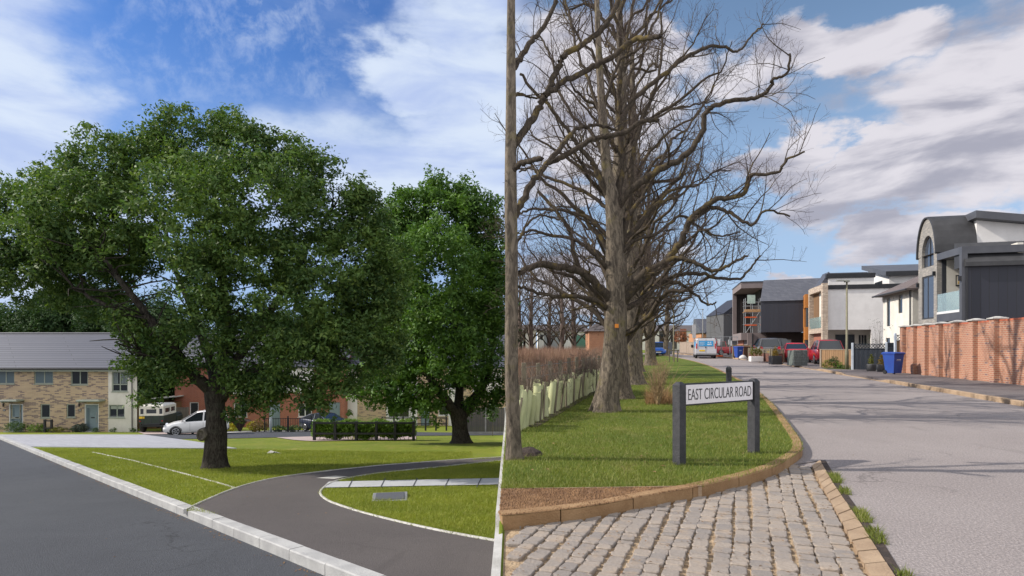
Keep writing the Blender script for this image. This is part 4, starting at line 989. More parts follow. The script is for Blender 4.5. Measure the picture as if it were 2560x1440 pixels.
BR_g = brick_mat('grey_stone_brick', (.30, .28, .25), (.19, .185, .18), (.28, .26, .23), .28, .08, .010, c3=(.36, .33, .29))
BR_o = brick_mat('orange_brick', (.50, .22, .10), (.42, .17, .08), (.45, .33, .24), .24, .08, .010)
M_curt = mat('curtain_cloth', (.45, .52, .52), .9, (.32, .38, .38), 6)

# ---- house on the left
YH = F * 1.0 / 33.8
gz = zL(YH); X = lambda u: (u - CX) / F * YH
ox = X(343); h1 = thing('terraced_house', 'buff brick and white rendered house with a long grey tiled roof', 'house', (ox, YH, gz))
fr = Fr(ox, YH, gz, 0); q = lambda u, v: fr.f(u, v)
ez = q(80, 921)[1]; xl = -15.0; xm = q(271, 1000)[0]
def R4(u0, v0, u1, v1): a = q(u0, v0); b = q(u1, v1); return (a[0], b[0], b[1], a[1])
wins = {'a': R4(85, 922, 133, 960), 'b': R4(177, 925, 220, 962), 'e': R4(101, 1010, 125, 1045), 'f': R4(166, 1010, 188, 1044), 'g': R4(-10, 922, 36, 960), 'k': R4(28, 1010, 50, 1045)}
wr = {'c': R4(280, 929, 320, 979), 'd': R4(272, 1012, 312, 1044)}
door = (q(211, 0)[0], q(247, 0)[0], 0.02, q(0, 1010)[1]); door2 = (door[0] - 5.6, door[1] - 5.6, .02, door[3])
mb = MB(); wall_holes(mb, xl, xm, 0, ez, list(wins.values()) + [door, door2], 0, .11); mb.loft([[(xl, .3, z), (xm, .3, z), (-6.1, 8.5, z), (xl, 8.5, z)] for z in (0, ez - .01)]); mb.build('brick_wall', BR_y, h1)
mb = MB(); wall_holes(mb, xm, 0, 0, ez, list(wr.values()), -.02, .13); mb.add([(0, -.02, 0), (-5.9, 8.5, 0), (-5.9, 8.5, ez), (0, -.02, ez)], [(0, 1, 2, 3)]); mb.add([(0, .0, ez), (-5.9, 8.5, ez), (-2.95, 4.25, ez + 2.6)], [(0, 1, 2)]); mb.add([(xm, -.02, 0), (xm, 0, 0), (xm, 0, ez), (xm, -.02, ez)], [(0, 1, 2, 3)])
mb.loft([[(xm + .02, .4, z), (-.33, .4, z), (-5.8, 8.4, z), (-6.2, 8.4, z), (xm + .02, 8.4, z)] for z in (0, ez - .02)]) if False else mb.box(xm + .02, -.35, .15, .4, 0, ez - .02); mb.build('rendered_wall', M_cream, h1)
rz = H + (HZ - 834) / F * (YH + 4.25) - gz
mb = MB(); mb.loft([[(x, -.42, ez + .02), (x, 4.25, rz), (x, 8.9, ez + .02), (x, 8.9, ez - .06), (x, 4.25, rz - .12), (x, -.42, ez - .06)] if x < 0 else [(.38, -.42, ez + .02), (-2.75, 4.25, rz), (-5.8, 8.9, ez + .02), (-5.8, 8.9, ez - .06), (-2.75, 4.25, rz - .12), (.38, -.42, ez - .06)] for x in (xl, .36)]); rf = mb.build('roof', slate, h1)
mb = MB(); mb.tube([(xl, 4.25, rz + .01), (-2.75, 4.25, rz + .01)], .09, 8); mb.build('ridge', M_slate2, rf)
mb = MB(); mb.prism([(-.50, ez - .02), (-.38, ez - .10), (-.42, ez + .0), (-.50, ez + .05)], 'x', xl, .40); mb.tube([(xl, -.46, ez - .03), (.42, -.46, ez - .03)], .055, 8); mb.build('gutter', M_black, h1)
mb = MB(); mb.box(xl, .30, -.36, -.30, ez - .22, ez - .07); mb.box(xl, .30, -.30, -.02, ez - .22, ez - .19); mb.build('fascia', M_sage, h1)
mb = MB(); a = q(333, 930); b = q(330, 1076); mb.tube([(a[0] + .05, -.4, ez - .1), (a[0] - .02, -.12, ez - .35), (a[0] - .02, -.10, .2), (a[0] - .02, -.2, .08)], .035, 8); mb.build('drainpipe', M_black, h1)
for k, r in wins.items():
    w = window(h1, *r, 0, M_sage, M_glass_l if k in 'ag' else M_glass, bars=(.52,) if k in 'abg' else (), fw=.075, sill=M_sage)
    if k == 'b': curtains(w, [(r[1] - .45, r[1] - .1)], r[2] + .1, r[3] - .08, .078, M_curt)
for k, r in wr.items():
    w = window(h1, *r, -.02, M_sage, M_glass, bars=(.5,), hbars=(.36,) if k == 'c' else (), fw=.075, sill=M_sage)
    if k == 'c': zz = r[2] + (r[3] - r[2]) * .40; curtains(w, [(r[0] + .1, r[0] + .42), (r[1] - .52, r[1] - .1)], zz, r[3] - .1, .05, M_curt)
    else: mb = MB(); mb.box(r[0] + .12, (r[0] + r[1]) / 2 - .06, .045, .05, r[3] - .32, r[3] - .1); mb.box((r[0] + r[1]) / 2 + .06, r[1] - .12, .045, .05, r[3] - .32, r[3] - .1); mb.build('blind', M_sage, w)
M_door = mat('grey_blue_door', (.19, .25, .27), .45, (.165, .22, .24))
for dr in (door, door2):
    mb = MB(); d0, d1, _, dz = dr; mb.box(d0, d0 + .07, .03, .10, .02, dz); mb.box(d1 - .07, d1, .03, .10, .02, dz); mb.box(d0 + .07, d1 - .07, .03, .10, dz - .07, dz); fo = mb.build('door_frame', M_upvc, h1)
    mb = MB(); mb.box(d0 + .075, d1 - .075, .06, .10, .05, dz - .075, .004); do = mb.build('door', M_door, h1)
    mb = MB(); mb.box(d0 + .16, d0 + .30, .052, .058, .25, dz - .3); mb.box(d0 + .34, d0 + .37, .052, .058, .25, dz - .3); mb.build('door_glass', M_glass_l, do)
    mb = MB(); mb.box(d0 + .45, d0 + .72, .05, .058, 1.02, 1.10); mb.build('letter_slot', M_black, do)
    mb = MB(); mb.tube([(d1 - .2, .03, .7), (d1 - .2, .03, 1.5)], .014, 6); mb.build('door_handle', M_chrome, do)
    mb = MB(); mb.box(d0 - .1, d1 + .5 if dr is door else d1 + .1, -.75, .0, dz + .22, dz + .36, .02); mb.box(d0 - .05, d0, -.6, 0, dz + .12, dz + .22); mb.build('door_canopy', M_sage, h1)
    mb = MB(); mb.box(d0 - .1, d1 + .1, -.35, .02, 0, .10); mb.build('doorstep', M_conc, h1)
    mb = MB(); mb.box(d0 - .42, d0 - .22, -.02, .0, 1.55, 1.68); pl_ = mb.build('number_plaque', M_anth, h1)
    mb = MB(); [mb.box(d0 - .38 + k * .05, d0 - .352 + k * .05, -.024, -.0205, 1.59, 1.65) for k in range(3)]; mb.build('numerals', M_upvc, pl_)
    mb = MB(); mb.cyl(d0 - .32, -.10, 1.88, 2.12, .045, .055, 8); mb.box(d0 - .34, d0 - .30, -.10, 0, 2.1, 2.14); mb.build('wall_lantern', M_black, h1)
mb = MB(); c = q(338, 937); n_ = 14
mb.loft([[(c[0] + r * math.cos(2 * math.pi * j / n_), -.42 - d + .14 * math.cos(2 * math.pi * j / n_) * r, c[1] + r * 1.0 * math.sin(2 * math.pi * j / n_)) for j in range(n_)] for r, d in ((.02, -.02), (.14, .0), (.26, .07), (.27, .08), (.14, .03), (.03, .0))])
mb.tube([(c[0], -.42, c[1]), (c[0] - .25, -.75, c[1] - .1)], .012); mb.tube([(c[0], -.4, c[1]), (c[0] + .05, 0, c[1] + .05)], .02); mb.build('satellite_dish', mat('dish_grey', (.16, .165, .18), .6), h1, True)
# small plants along the front
def bush(name, label, cat, u, v, r, h, m, grp=None, dens=55, size=.028, y=None, stem=True, rc=(.07, .12)):
    y = y or PL(u, v)[1]; z = zL(y) if u < 1280 else GR(y) + .118
    t = thing(name, label, cat, ((u - CX) / F * y, y, z), 0, grp)
    tb = Tubes(); [tb.add(curve([(0, 0, 0), (math.cos(a) * r * .3, math.sin(a) * r * .3, h * .5), (math.cos(a) * r * .5, math.sin(a) * r * .5, h * .85)], 5), np.linspace(.012, .004, 5), 4) for a in (0, 2, 4)]; tb.build('stem', B_twig, t)
    V, Q = crown([(Vector((0, 0, h * .52)), r, r, h * .5)], dens, rc, 14, size, .5, .1); link_mesh('foliage', np_mesh('foliage', V, Q), m, t); return t
for i, (u, v, lb) in enumerate([(182, 1082, 'small clipped round shrub left of the front door'), (238, 1082, 'small clipped round shrub just right of the front door'), (285, 1081, 'small clipped round shrub under the rendered ground floor window'), (333, 1081, 'small clipped round shrub at the corner of the white rendered wall')]):
    bush('round_shrub', lb, 'shrub', u, v, .27, .36, L_shrub, 'clipped round shrubs along the house front', y=YH - .55)
bush('lavender', 'grey green lavender bush left of the door', 'shrub', 200, 1082, .55, .62, mat('lavender_leaf', (.09, .11, .075), .8, (.07, .09, .08)), y=YH - .4, size=.05)
bush('border_plant', 'bright leafy border plant at the left of the brick house', 'plant', 92, 1084, .6, .65, L_hedge, y=YH - .6)
bush('border_plant', 'low green border plant by the black railing', 'plant', 118, 1084, .5, .4, L_shrub, y=YH - .6)
bush('border_plant', 'olive border plant around the foot of the black railing', 'plant', 146, 1084, .55, .4, L_conifer, y=YH - .9)
bush('border_plant', 'tall green plant at the far left of the border', 'plant', 40, 1085, .8, .8, L_shrub, y=YH - .7)
def rails(name, label, cat, pts, h, m, zf, pw=.10, nr=(.45, .85), grp=None, rw=.04, over=0.0):
    o = Vector((*pts[0], zf(pts[0][1]))); t = thing(name, label, cat, o, 0, grp)
    for p in pts:
        b = MB(); z = zf(p[1]) - o.z; b.box(-pw / 2, pw / 2, -pw / 2, pw / 2, -.1, h, .012); ob = b.build('post', m, t); ob.location = (p[0] - o.x, p[1] - o.y, z)
    for a, b_ in zip(pts, pts[1:]):
        for k in nr:
            A = Vector((a[0] - o.x, a[1] - o.y - .06, zf(a[1]) - o.z + h * k)); B = Vector((b_[0] - o.x, b_[1] - o.y - .06, zf(b_[1]) - o.z + h * k)); s = MB(); U = Vector((0, 0, rw)); n = Vector((0, rw * .6, 0))
            s.loft([[tuple(A - U - n), tuple(A + U - n), tuple(A + U + n), tuple(A - U + n)], [tuple(B - U - n), tuple(B + U - n), tuple(B + U + n), tuple(B - U + n)]]); s.build('rail', m, t)
    return t
rails('black_railing', 'short black timber railing between border plants before the brick wall', 'railing', [(X(141), YH - 1.1), (X(155), YH - 1.0)], .95, M_blackwood, zL, .13, (.35, .9))
rails('post_and_rail', 'low black post and rail beside the white hatchback', 'railing', [((u - CX) / F * 39, y) for u, y in ((421, 42), (441, 41), (461, 40))], 1.0, M_blackwood, zL, .11, (.85,))
# ---- vehicles
def wheel(par, x, y, r, w, side, m=M_chrome):
    t_ = MB(); n = 20
    pr = [(r * .62, -w / 2), (r * .96, -w / 2), (r, -w * .3), (r, w * .3), (r * .96, w / 2), (r * .62, w / 2)]
    t_.loft([[(a * math.cos(2 * math.pi * j / n), b, a * math.sin(2 * math.pi * j / n)) for j in range(n)] for a, b in pr], True, True)
    o = t_.build('wheel', M_rubber, par, True); o.location = (x, y, r)
    rm = MB(); s = side * w / 2
    rm.loft([[(a * math.cos(2 * math.pi * j / n), s + side * b, a * math.sin(2 * math.pi * j / n)) for j in range(n)] for a, b in ((r * .66, .002), (r * .62, .012), (r * .56, .004))], False, False)
    for k in range(5):
        a = k * 2 * math.pi / 5; c, d = math.cos(a), math.sin(a); wv = r * .10
        rm.loft([[(c * q_ - d * e, s + side * .006, d * q_ + c * e) for q_, e in ((r * .08, wv), (r * .62, wv * .8), (r * .62, -wv * .8), (r * .08, -wv))], [(c * q_ - d * e, s + side * .014, d * q_ + c * e) for q_, e in ((r * .08, wv), (r * .62, wv * .8), (r * .62, -wv * .8), (r * .08, -wv))]])
    rm.build('rim', m, o); return o
PAINT = {}
def paint(n, c): return mat(n, c, .3, tuple(x * .93 for x in c), 2, coat=.7, fine=.02)
SHAPES = {
 # x from rear(0) to front(1): (x, z_low, z_belt) and greenhouse (x, z)
 'hatch': ([(0, .38, .82, .86), (.02, .30, .92, .94), (.10, .22, .95, 1), (.5, .2, .92, 1), (.72, .2, .90, 1), (.86, .22, .82, .98), (.96, .25, .68, .9), (1, .34, .56, .78)], [(.015, .92), (.10, 1.50), (.30, 1.53), (.50, 1.47), (.73, .92)]),
 'saloon': ([(0, .40, .80, .86), (.02, .30, .96, .94), (.12, .22, .98, 1), (.5, .2, .93, 1), (.72, .2, .90, 1), (.88, .22, .80, .97), (.97, .26, .68, .88), (1, .34, .56, .76)], [(.06, .97), (.28, 1.38), (.42, 1.44), (.52, 1.40), (.74, .92)]),
 'estate': ([(0, .38, .84, .88), (.02, .30, .94, .96), (.10, .22, .96, 1), (.5, .2, .94, 1), (.74, .2, .93, 1), (.88, .22, .86, .97), (.97, .26, .74, .9), (1, .34, .60, .78)], [(.01, .94), (.09, 1.50), (.30, 1.55), (.52, 1.50), (.72, .94)]),
}
def car(label, loc, yaw, shape, col, L=4.2, Wd=1.76, Hh=1.5, front_lamps=True, plate='white', grp=None, name='parked_car', cat='car'):
    t = thing(name, label, cat, loc, yaw); st, gh = SHAPES[shape]; w = Wd / 2; zs = Hh / 1.5
    X_ = lambda s: (s - .5) * L
    mb = MB(); rings = []
    for s, zl, zb, k in st:
        a = w * k; x = X_(s); zl *= zs; zb *= zs
        rings.append([(x, -a * .90, zl), (x, -a * .985, zl + .12), (x, -a, zl + (zb - zl) * .55), (x, -a * .965, zb - .07), (x, -a * .90, zb), (x, -a * .45, zb + .025), (x, a * .45, zb + .025), (x, a * .90, zb), (x, a * .965, zb - .07), (x, a, zl + (zb - zl) * .55), (x, a * .985, zl + .12), (x, a * .90, zl)])
    mb.loft(rings); body = mb.build('body', col, t, True)
    md = body.modifiers.new('bevel', 'BEVEL'); md.width = .02; md.segments = 2; md.limit_method = 'ANGLE'; md.angle_limit = R(35)
    zb = gh[0][1] * zs; kz = max(z for _, z in gh) * zs
    def gw(z): return w * (.885 - .20 * (z - zb) / (kz - zb))
    mb = MB(); mb.loft([[(X_(s), -gw(z * zs), z * zs), (X_(s), gw(z * zs), z * zs), (X_(s), w * .86, zb - .05), (X_(s), -w * .86, zb - .05)] for s, z in gh]); mb.build('windows', M_glass, t)
    mb = MB(); top = [(s, z) for s, z in gh][1:-1]
    rr = []
    for i, (s, z) in enumerate(top):
        z *= zs; a = gw(z) + .012; rr.append([(X_(s), -a, z - .06), (X_(s), -a + .03, z + .008), (X_(s), -a * .4, z + .03), (X_(s), a * .4, z + .03), (X_(s), a - .03, z + .008), (X_(s), a, z - .06)])
    mb.loft(rr); mb.build('roof', col, t, True)
    mb = MB()
    for sgn in (-1, 1):
        def P_(s, z, o=.006): z *= zs; return Vector((X_(s), sgn * (gw(z) + o), z))
        for (s0, z0), (s1, z1), th in (((gh[0][0], gh[0][1]), (gh[1][0], gh[1][1]), .05), ((.40, .93), (.39, gh[2][1]), .022), ((gh[-1][0], gh[-1][1]), (gh[-2][0], gh[-2][1]), .022)):
            a0, a1 = P_(s0, z0), P_(s1, z1); dx = th * L * .5 * Vector((1, 0, 0)); nn = Vector((0, sgn * .012, 0))
            mb.loft([[tuple(a0 - dx), tuple(a0 + dx), tuple(a0 + dx - nn * 2), tuple(a0 - dx - nn * 2)], [tuple(a1 - dx), tuple(a1 + dx), tuple(a1 + dx - nn * 2), tuple(a1 - dx - nn * 2)]])
    mb.build('pillars', col, t)
    r = .32 * zs if Hh < 1.7 else .36
    for s in (.20, .81):
        for sgn in (-1, 1):
            wheel(t, X_(s), sgn * (w - .10), r, .2, sgn)
            a = MB(); n = 14; th = [math.pi * j / n for j in range(n + 1)]
            a.loft([[(X_(s) + q_ * math.cos(v), sgn * (w * .99 + .004), r + q_ * math.sin(v)) for v in th] + [(X_(s) + q_ * math.cos(v), sgn * (w * .9), r + q_ * math.sin(v)) for v in reversed(th)] for q_ in (r * 1.02, r * 1.13)]); a.build('wheel_arch', M_anth, t)
    for sgn in (-1, 1):
        b = MB(); b.loft([[(X_(0) - .012 + dx, sgn * y_, z_ * zs) for y_, z_ in ((w * .58, .78), (w * .84, .80), (w * .90, .98), (w * .66, .93))] for dx in (0, .10)]); b.build('taillight', M_red, t)
        b = MB(); b.loft([[(X_(.965) + dx, sgn * y_, z_ * zs) for y_, z_ in ((w * .50, .62), (w * .86, .64), (w * .84, .74), (w * .55, .70))] for dx in (-.05, .085)]); b.build('headlight', mat('lamp_glass', (.75, .77, .8), .12, coat=.6), t)
        b = MB(); b.box(X_(.66), X_(.66) + .12, sgn * w * .97, sgn * (w * .97 + .20), .90 * zs, 1.02 * zs, .03); b.build('door_mirror', col, t)
        b = MB(); [b.box(X_(s) - .004, X_(s) + .004, sgn * (w * 1.0), sgn * (w * 1.003), .32, .86 * zs) for s in (.40, .60)]; b.build('door_seam', M_black, t)
    b = MB(); b.box(X_(0) - .03, X_(0) + .02, -.26, .26, .60, .71); b.build('number_plate', M_plate_y, t)
    b = MB(); b.box(X_(1) - .02, X_(1) + .02, -.26, .26, .38, .49); b.build('number_plate', M_plate_w, t)
    b = MB(); b.box(X_(1) - .03, X_(1) + .008, -.42, .42, .50 * zs, .60 * zs, .01); b.build('grille', M_black, t)
    b = MB(); b.box(X_(0) + .15, X_(1) - .25, -w * .88, w * .88, .17, .34); b.box(X_(0) - .01, X_(0) + .3, -w * .8, w * .8, .26, .40); b.build('underbody', M_black, t)
    return t
def gnd(u, y): return ((u - CX) / F * y, y, zL(y) + .03 if u < 1280 else GR(y))
car('white hatchback parked beside the oak trunk', gnd(493, 40.5), R(205), 'hatch', paint('white_paint', (.78, .78, .77)), 3.9, 1.7, 1.52)
car('dark blue car parked nose to the hedge under the oak', gnd(816, 45), R(-35), 'saloon', paint('navy_paint', (.018, .025, .05)), 4.5, 1.8, 1.42)
def landy():
    y = 43.0; t = thing('off_road_vehicle', 'old dark green off-roader with a cream hardtop and flared wheels', 'off-roader', (P3(378, 0, y).x, y, zL(y)), R(8))
    gr_ = mat('dark_green_paint', (.028, .042, .034), .5, (.02, .03, .025)); cr_ = mat('cream_paint', (.68, .66, .58), .5, (.6, .58, .5))
    mb = MB(); mb.box(-.84, .84, 0, 2.2, .62, 1.22, .04); mb.box(-.70, .70, 2.2, 3.6, .62, 1.14, .04); mb.box(-.84, .84, 2.35, 3.4, .60, .98, .04); mb.build('body', gr_, t)
    mb = MB(); holes = [(-.74, -.52, 1.34, 1.72), (-.34, .34, 1.38, 1.68), (.52, .74, 1.34, 1.72)]
    wall_holes(mb, -.82, .82, 1.22, 1.90, holes, .02, .05); mb.box(-.82, .82, .08, 2.2, 1.72, 1.90, .0); mb.box(-.82, -.79, .08, 2.2, 1.22, 1.40); mb.box(.79, .82, .08, 2.2, 1.22, 1.40); [mb.box(s * .82, s * .79, a, b, 1.40, 1.72) for s in (-1, 1) for a, b in ((.08, .3), (1.1, 1.3), (2.0, 2.2))]
    mb.loft([[(-.80, .04, 1.90), (.80, .04, 1.90), (.80, 2.2, 1.90), (-.80, 2.2, 1.90)], [(-.68, .14, 1.99), (.68, .14, 1.99), (.68, 2.1, 1.99), (-.68, 2.1, 1.99)]]); mb.build('hardtop', cr_, t)
    mb = MB(); mb.box(-.77, .77, .06, 2.1, 1.30, 1.72); mb.build('windows', M_glass, t)
    mb = MB(); mb.box(-.02, .02, -.02, 0, .66, 1.2); mb.box(-.6, .6, -.03, 0, .60, .66); [mb.box(s * .56, s * .53, -.02, 0, .7, 1.2) for s in (-1, 1)]; mb.build('tailgate_straps', M_anth, t)
    mb = MB(); mb.box(-.80, -.45, -.012, .0, 1.02, 1.18); mb.build('number_plate', M_plate_y, t)
    for s in (-1, 1):
        mb = MB(); mb.lathe(0, 0, [(.045, 0), (.04, .03)], 10); o = mb.build('taillight', M_red, t); o.rotation_euler = (R(90), 0, 0); o.location = (s * .74, 0, .84)
        for yy in (.45, 2.85):
            w_ = wheel(t, s * .70, yy, .38, .2, 1, gr_); w_.rotation_euler = (0, 0, R(90) * -s)
        mb = MB(); mb.box(s * .86, s * .72, .02, .9, .80, .90, .02); mb.build('wheel_arch', M_black, t)
    mb = MB(); mb.box(-.8, .8, .0, .12, .44, .56); mb.box(-.5, .5, .1, 3.3, .40, .60); mb.build('chassis', M_black, t)
landy()
# timber fence and shed behind, bins
def boardfence(name, label, x0, y0, x1, y1, h, m, zf, cap=None, grp=None, posts=None, posth=0.05, pm=None, trellis=0, kick=None, pz=0.0):
    L = math.hypot(x1 - x0, y1 - y0); yaw = math.atan2(y1 - y0, x1 - x0); z = zf(y0) + pz; t = thing(name, label, 'fence', (x0, y0, z), yaw, grp)
    hb_ = h - trellis; n = max(1, round(L / 1.83)) if posts is None else posts
    dz = zf(y1) + pz - z
    for i in range(n):
        a, b = L * i / n, L * (i + 1) / n; zi = dz * (i + .5) / n
        mb = MB(); k = max(1, int((b - a) / .125)); w_ = (b - a - .1) / k
        for j in range(k): mb.box(a + .05 + w_ * j, a + .05 + w_ * (j + 1) - .006, -.012 - (j % 2) * .008, .012, zi + (.16 if kick else .02), zi + hb_)
        mb.build('panel', m, t)
        mb = MB(); mb.box(a + .05, b - .05, -.04, .03, zi + hb_, zi + hb_ + .04); mb.build('capping', cap or m, t)
        if kick: mb = MB(); mb.box(a + .05, b - .05, -.03, .03, zi - .1, zi + .158); mb.build('gravel_board', kick, t)
        if trellis:
            mb = MB(); T0 = hb_ + .04; s_ = .16; x = a + .05 - trellis
            while x < b - .05:
                for d in (1, -1):
                    p0, p1 = (x, T0) if d > 0 else (x, T0 + trellis), (x + trellis, T0 + trellis) if d > 0 else (x + trellis, T0)
                    def cl(p, q_, lo, hi):
                        (xa, za), (xb, zb_) = p, q_
                        if xb <= lo or xa >= hi: return None
                        if xa < lo: za += (zb_ - za) * (lo - xa) / (xb - xa); xa = lo
                        if xb > hi: zb_ = za + (zb_ - za) * (hi - xa) / (xb - xa); xb = hi
                        return (xa, za), (xb, zb_)
                    c_ = cl(p0, p1, a + .05, b - .05)
                    if c_: mb.tube([(c_[0][0], -.01 + d * .008, zi + c_[0][1]), (c_[1][0], -.01 + d * .008, zi + c_[1][1])], .017, 4)
                x += s_
            mb.box(a + .05, b - .05, -.02, .02, zi + h, zi + h + .035); mb.build('trellis', cap or m, t)
    for i in range(n + 1):
        mb = MB(); a = L * i / n; mb.box(a - .05, a + .05, -.05, .05, dz * i / n - .1, dz * i / n + h + posth + .03, .01); mb.build('post', pm or m, t)
    return t
Yf = 50.0; bx = lambda u, y: (u - CX) / F * y
boardfence('wooden_fence', 'weathered boarded fence between the off-roader and the white hatchback', bx(408, 49), 49, bx(470, 49), 49, 1.8, M_woodgrey, zL)
t = thing('garden_shed', 'timber shed with a pale sloping roof behind the off-roader', 'shed', (bx(395, 52), 52, zL(52)))
mb = MB(); mb.box(-2.2, 1.5, 0, 2, 0, 2.3); mb.build('wall', M_wood, t); mb = MB(); mb.slab([(-2.4, -.2, 2.32), (1.7, -.2, 2.75), (1.7, 2.2, 2.75), (-2.4, 2.2, 2.32)], .08); mb.build('roof', mat('felt_roof', (.45, .47, .45), .8), t)
def wheelie(label, loc, yaw, m, name='wheeled_bin', grp=None, mark=False):
    t = thing(name, label, 'bin', loc, yaw, grp)
    mb = MB(); mb.loft([[(-.24, -.25, .06), (.24, -.25, .06), (.24, .22, .06), (-.24, .22, .06)], [(-.25, -.27, .3), (.25, -.27, .3), (.25, .25, .3), (-.25, .25, .3)], [(-.29, -.34, .95), (.29, -.34, .95), (.29, .33, .95), (-.29, .33, .95)], [(-.31, -.36, .96), (.31, -.36, .96), (.31, .35, .96), (-.31, .35, .96)], [(-.31, -.36, 1.0), (.31, -.36, 1.0), (.31, .35, 1.0), (-.31, .35, 1.0)]]); mb.build('body', m, t)
    mb = MB(); mb.loft([[(-.325, -.40, 1.0), (.325, -.40, 1.0), (.325, .38, 1.0), (-.325, .38, 1.0)], [(-.325, -.40, 1.035), (.325, -.40, 1.035), (.325, .38, 1.04), (-.325, .38, 1.04)], [(-.27, -.32, 1.075), (.27, -.32, 1.075), (.27, .3, 1.09), (-.27, .3, 1.09)]]); mb.build('lid', m, t)
    mb = MB(); mb.tube([(-.27, .41, 1.0), (.27, .41, 1.0)], .02, 8); mb.build('handle', m, t)
    for s in (-1, 1):
        mb = MB(); n = 14; mb.loft([[(s * .27 + dx, .22 + .1 * math.cos(2 * math.pi * j / n), .1 + .1 * math.sin(2 * math.pi * j / n)) for j in range(n)] for dx in (-.025, .025)]); mb.build('wheel', M_rubber, t)
    if mark:
        mb = MB(); mb.box(-.12, .12, -.322, -.312, .70, .735); mb.box(-.14, .14, -.31, -.30, .66, .675); mb.build('lettering', mat('pale_marking', (.45, .5, .6), .6), t)
    return t
bl_ = mat('blue_plastic', (.018, .065, .29), .5, (.02, .05, .25), 3); nav_ = mat('navy_plastic', (.02, .03, .07), .5); brn_ = mat('brown_plastic', (.10, .045, .025), .6)
wheelie('dark navy wheeled bin before the weathered fence', (bx(418, 47), 47, zL(47)), 0, nav_); wheelie('brown wheeled bin beside the navy one, before the weathered fence', (bx(436, 47), 47, zL(47)), 0, brn_)
# generic houses in the left background
def simple_house(label, x, y, zb, yaw, w, d, he, hr, wallm, bands=(), wins_=(), doors=(), roofm=None, name='house', fm=None, overh=.3, gable=False):
    t = thing(name, label, 'house', (x, y, zb), yaw)
    mb = MB(); wall_holes(mb, 0, w, 0, he, [h_ for h_ in wins_] + [d_[:4] for d_ in doors], 0, .1)
    mb.add([(0, 0, 0), (0, d, 0), (0, d, he), (0, 0, he)], [(0, 1, 2, 3)]); mb.add([(w, 0, 0), (w, d, 0), (w, d, he), (w, 0, he)], [(0, 1, 2, 3)]); mb.box(.02, w - .02, .25, d, 0, he - .02)
    for xx in (0, w): mb.add([(xx, 0, he), (xx, d, he), (xx, d / 2, he + hr)], [(0, 1, 2)])
    mb.build('wall', wallm, t)
    for a, b, z0, z1, m in bands:
        hs = [h_ for h_ in list(wins_) + [d_[:4] for d_ in doors] if h_[0] < b and h_[1] > a]
        mb = MB(); wall_holes(mb, a, b, z0, z1, [(max(h_[0], a), min(h_[1], b), max(h_[2], z0), min(h_[3], z1)) for h_ in hs if h_[2] < z1 and h_[3] > z0], -.03, .06); mb.add([(a, -.03, z0), (a, 0, z0), (a, 0, z1), (a, -.03, z1)], [(0, 1, 2, 3)]); mb.add([(b, -.03, z0), (b, 0, z0), (b, 0, z1), (b, -.03, z1)], [(0, 1, 2, 3)]); mb.build('wall_panel', m, t)
    mb = MB(); o = overh
    mb.loft([[(xx, -o, he - .05), (xx, d / 2, he + hr), (xx, d + o, he - .05), (xx, d + o, he - .15), (xx, d / 2, he + hr - .12), (xx, -o, he - .15)] for xx in (-.2, w + .2)]); mb.build('roof', roofm or slate, t)
    for h_ in wins_: window(t, *h_, 0, fm or M_upvc, M_glass, bars=(.5,) if h_[1] - h_[0] > .9 else (), fw=.08, sill=fm or M_upvc)
    for d_ in doors:
        mb = MB(); mb.box(d_[0] + .03, d_[1] - .03, .06, .1, .02, d_[3] - .03); mb.build('door', d_[4] if len(d_) > 4 else M_door, t)
    return t
Y1 = 53.0
simple_house('red brick house with white render panels half hidden behind the oak trunk', bx(437, Y1), Y1, zL(Y1), 0, 15.0, 8, 5.4, 3, BR_r, [(4.2, 8.2, 2.9, 5.4, M_white), (9.2, 12.3, 3.0, 5.4, M_white)],
             [(1.3, 2.1, 1.0, 2.2), (5.0, 6.1, 3.4, 4.6), (6.9, 7.6, 3.4, 4.6), (5.2, 6.4, .9, 2.1), (10.9, 12.1, .9, 2.1), (9.8, 11.0, 3.4, 4.6)], [(8.3, 9.3, 0, 2.2), (13.6, 14.6, 0, 2.2)])
simple_house('yellow brick and white rendered house beyond the clipped hedge', bx(860, Y1 + 1), Y1 + 1, zL(Y1), 0, 15.4, 8, 5.3, 3, BR_y, [(0, 1.2, 0, 5.3, M_white), (3.8, 6.6, 0, 5.3, M_white), (9.4, 10.6, 0, 5.3, M_white), (11.6, 14.2, 2.6, 5.3, M_white)],
             [(3.95, 5.9, .7, 2.3), (8.5, 10.3, .9, 2.2), (4.5, 5.8, 3.3, 4.5), (9, 10.2, 3.3, 4.5), (1.8, 2.7, 3.3, 4.5)], [(6.9, 7.7, 0, 2.1), (13, 13.8, 0, 2.1)])
# clipped hedge with black rails in front
YK = F * HL / (1102 - 1022)
t = thing('clipped_hedge', 'bright green clipped hedge behind black post and rail', 'hedge', (bx(778, YK), YK + .45, zL(YK)))
xw = bx(1033, YK) - bx(778, YK)
C_ = np.stack([rng.random(1500) * xw, (rng.random(1500) - .5) * .8, .15 + rng.random(1500) * .85], 1); C_[:, 2] += .08 * np.sin(C_[:, 0] * 4); V, Q = leaves(C_, np.full(1500, .13), 26, .05); link_mesh('foliage', np_mesh('foliage', V, Q), L_hedge, t)
tb = Tubes(); [tb.add(curve([(a, 0, 0), (a + random.uniform(-.1, .1), 0, .4), (a + random.uniform(-.2, .2), 0, .9)], 5), np.linspace(.015, .005, 5), 4) for a in np.arange(.1, xw, .22)]; tb.build('stems', B_twig, t)
rails('post_and_rail', 'black post and rail fence along the clipped hedge, nearest the lawn', 'railing', [(bx(u, YK), YK) for u in (786, 838, 891, 941, 988, 1034)], 1.05, M_blackwood, zL, .14, (.38, .92), rw=.05)
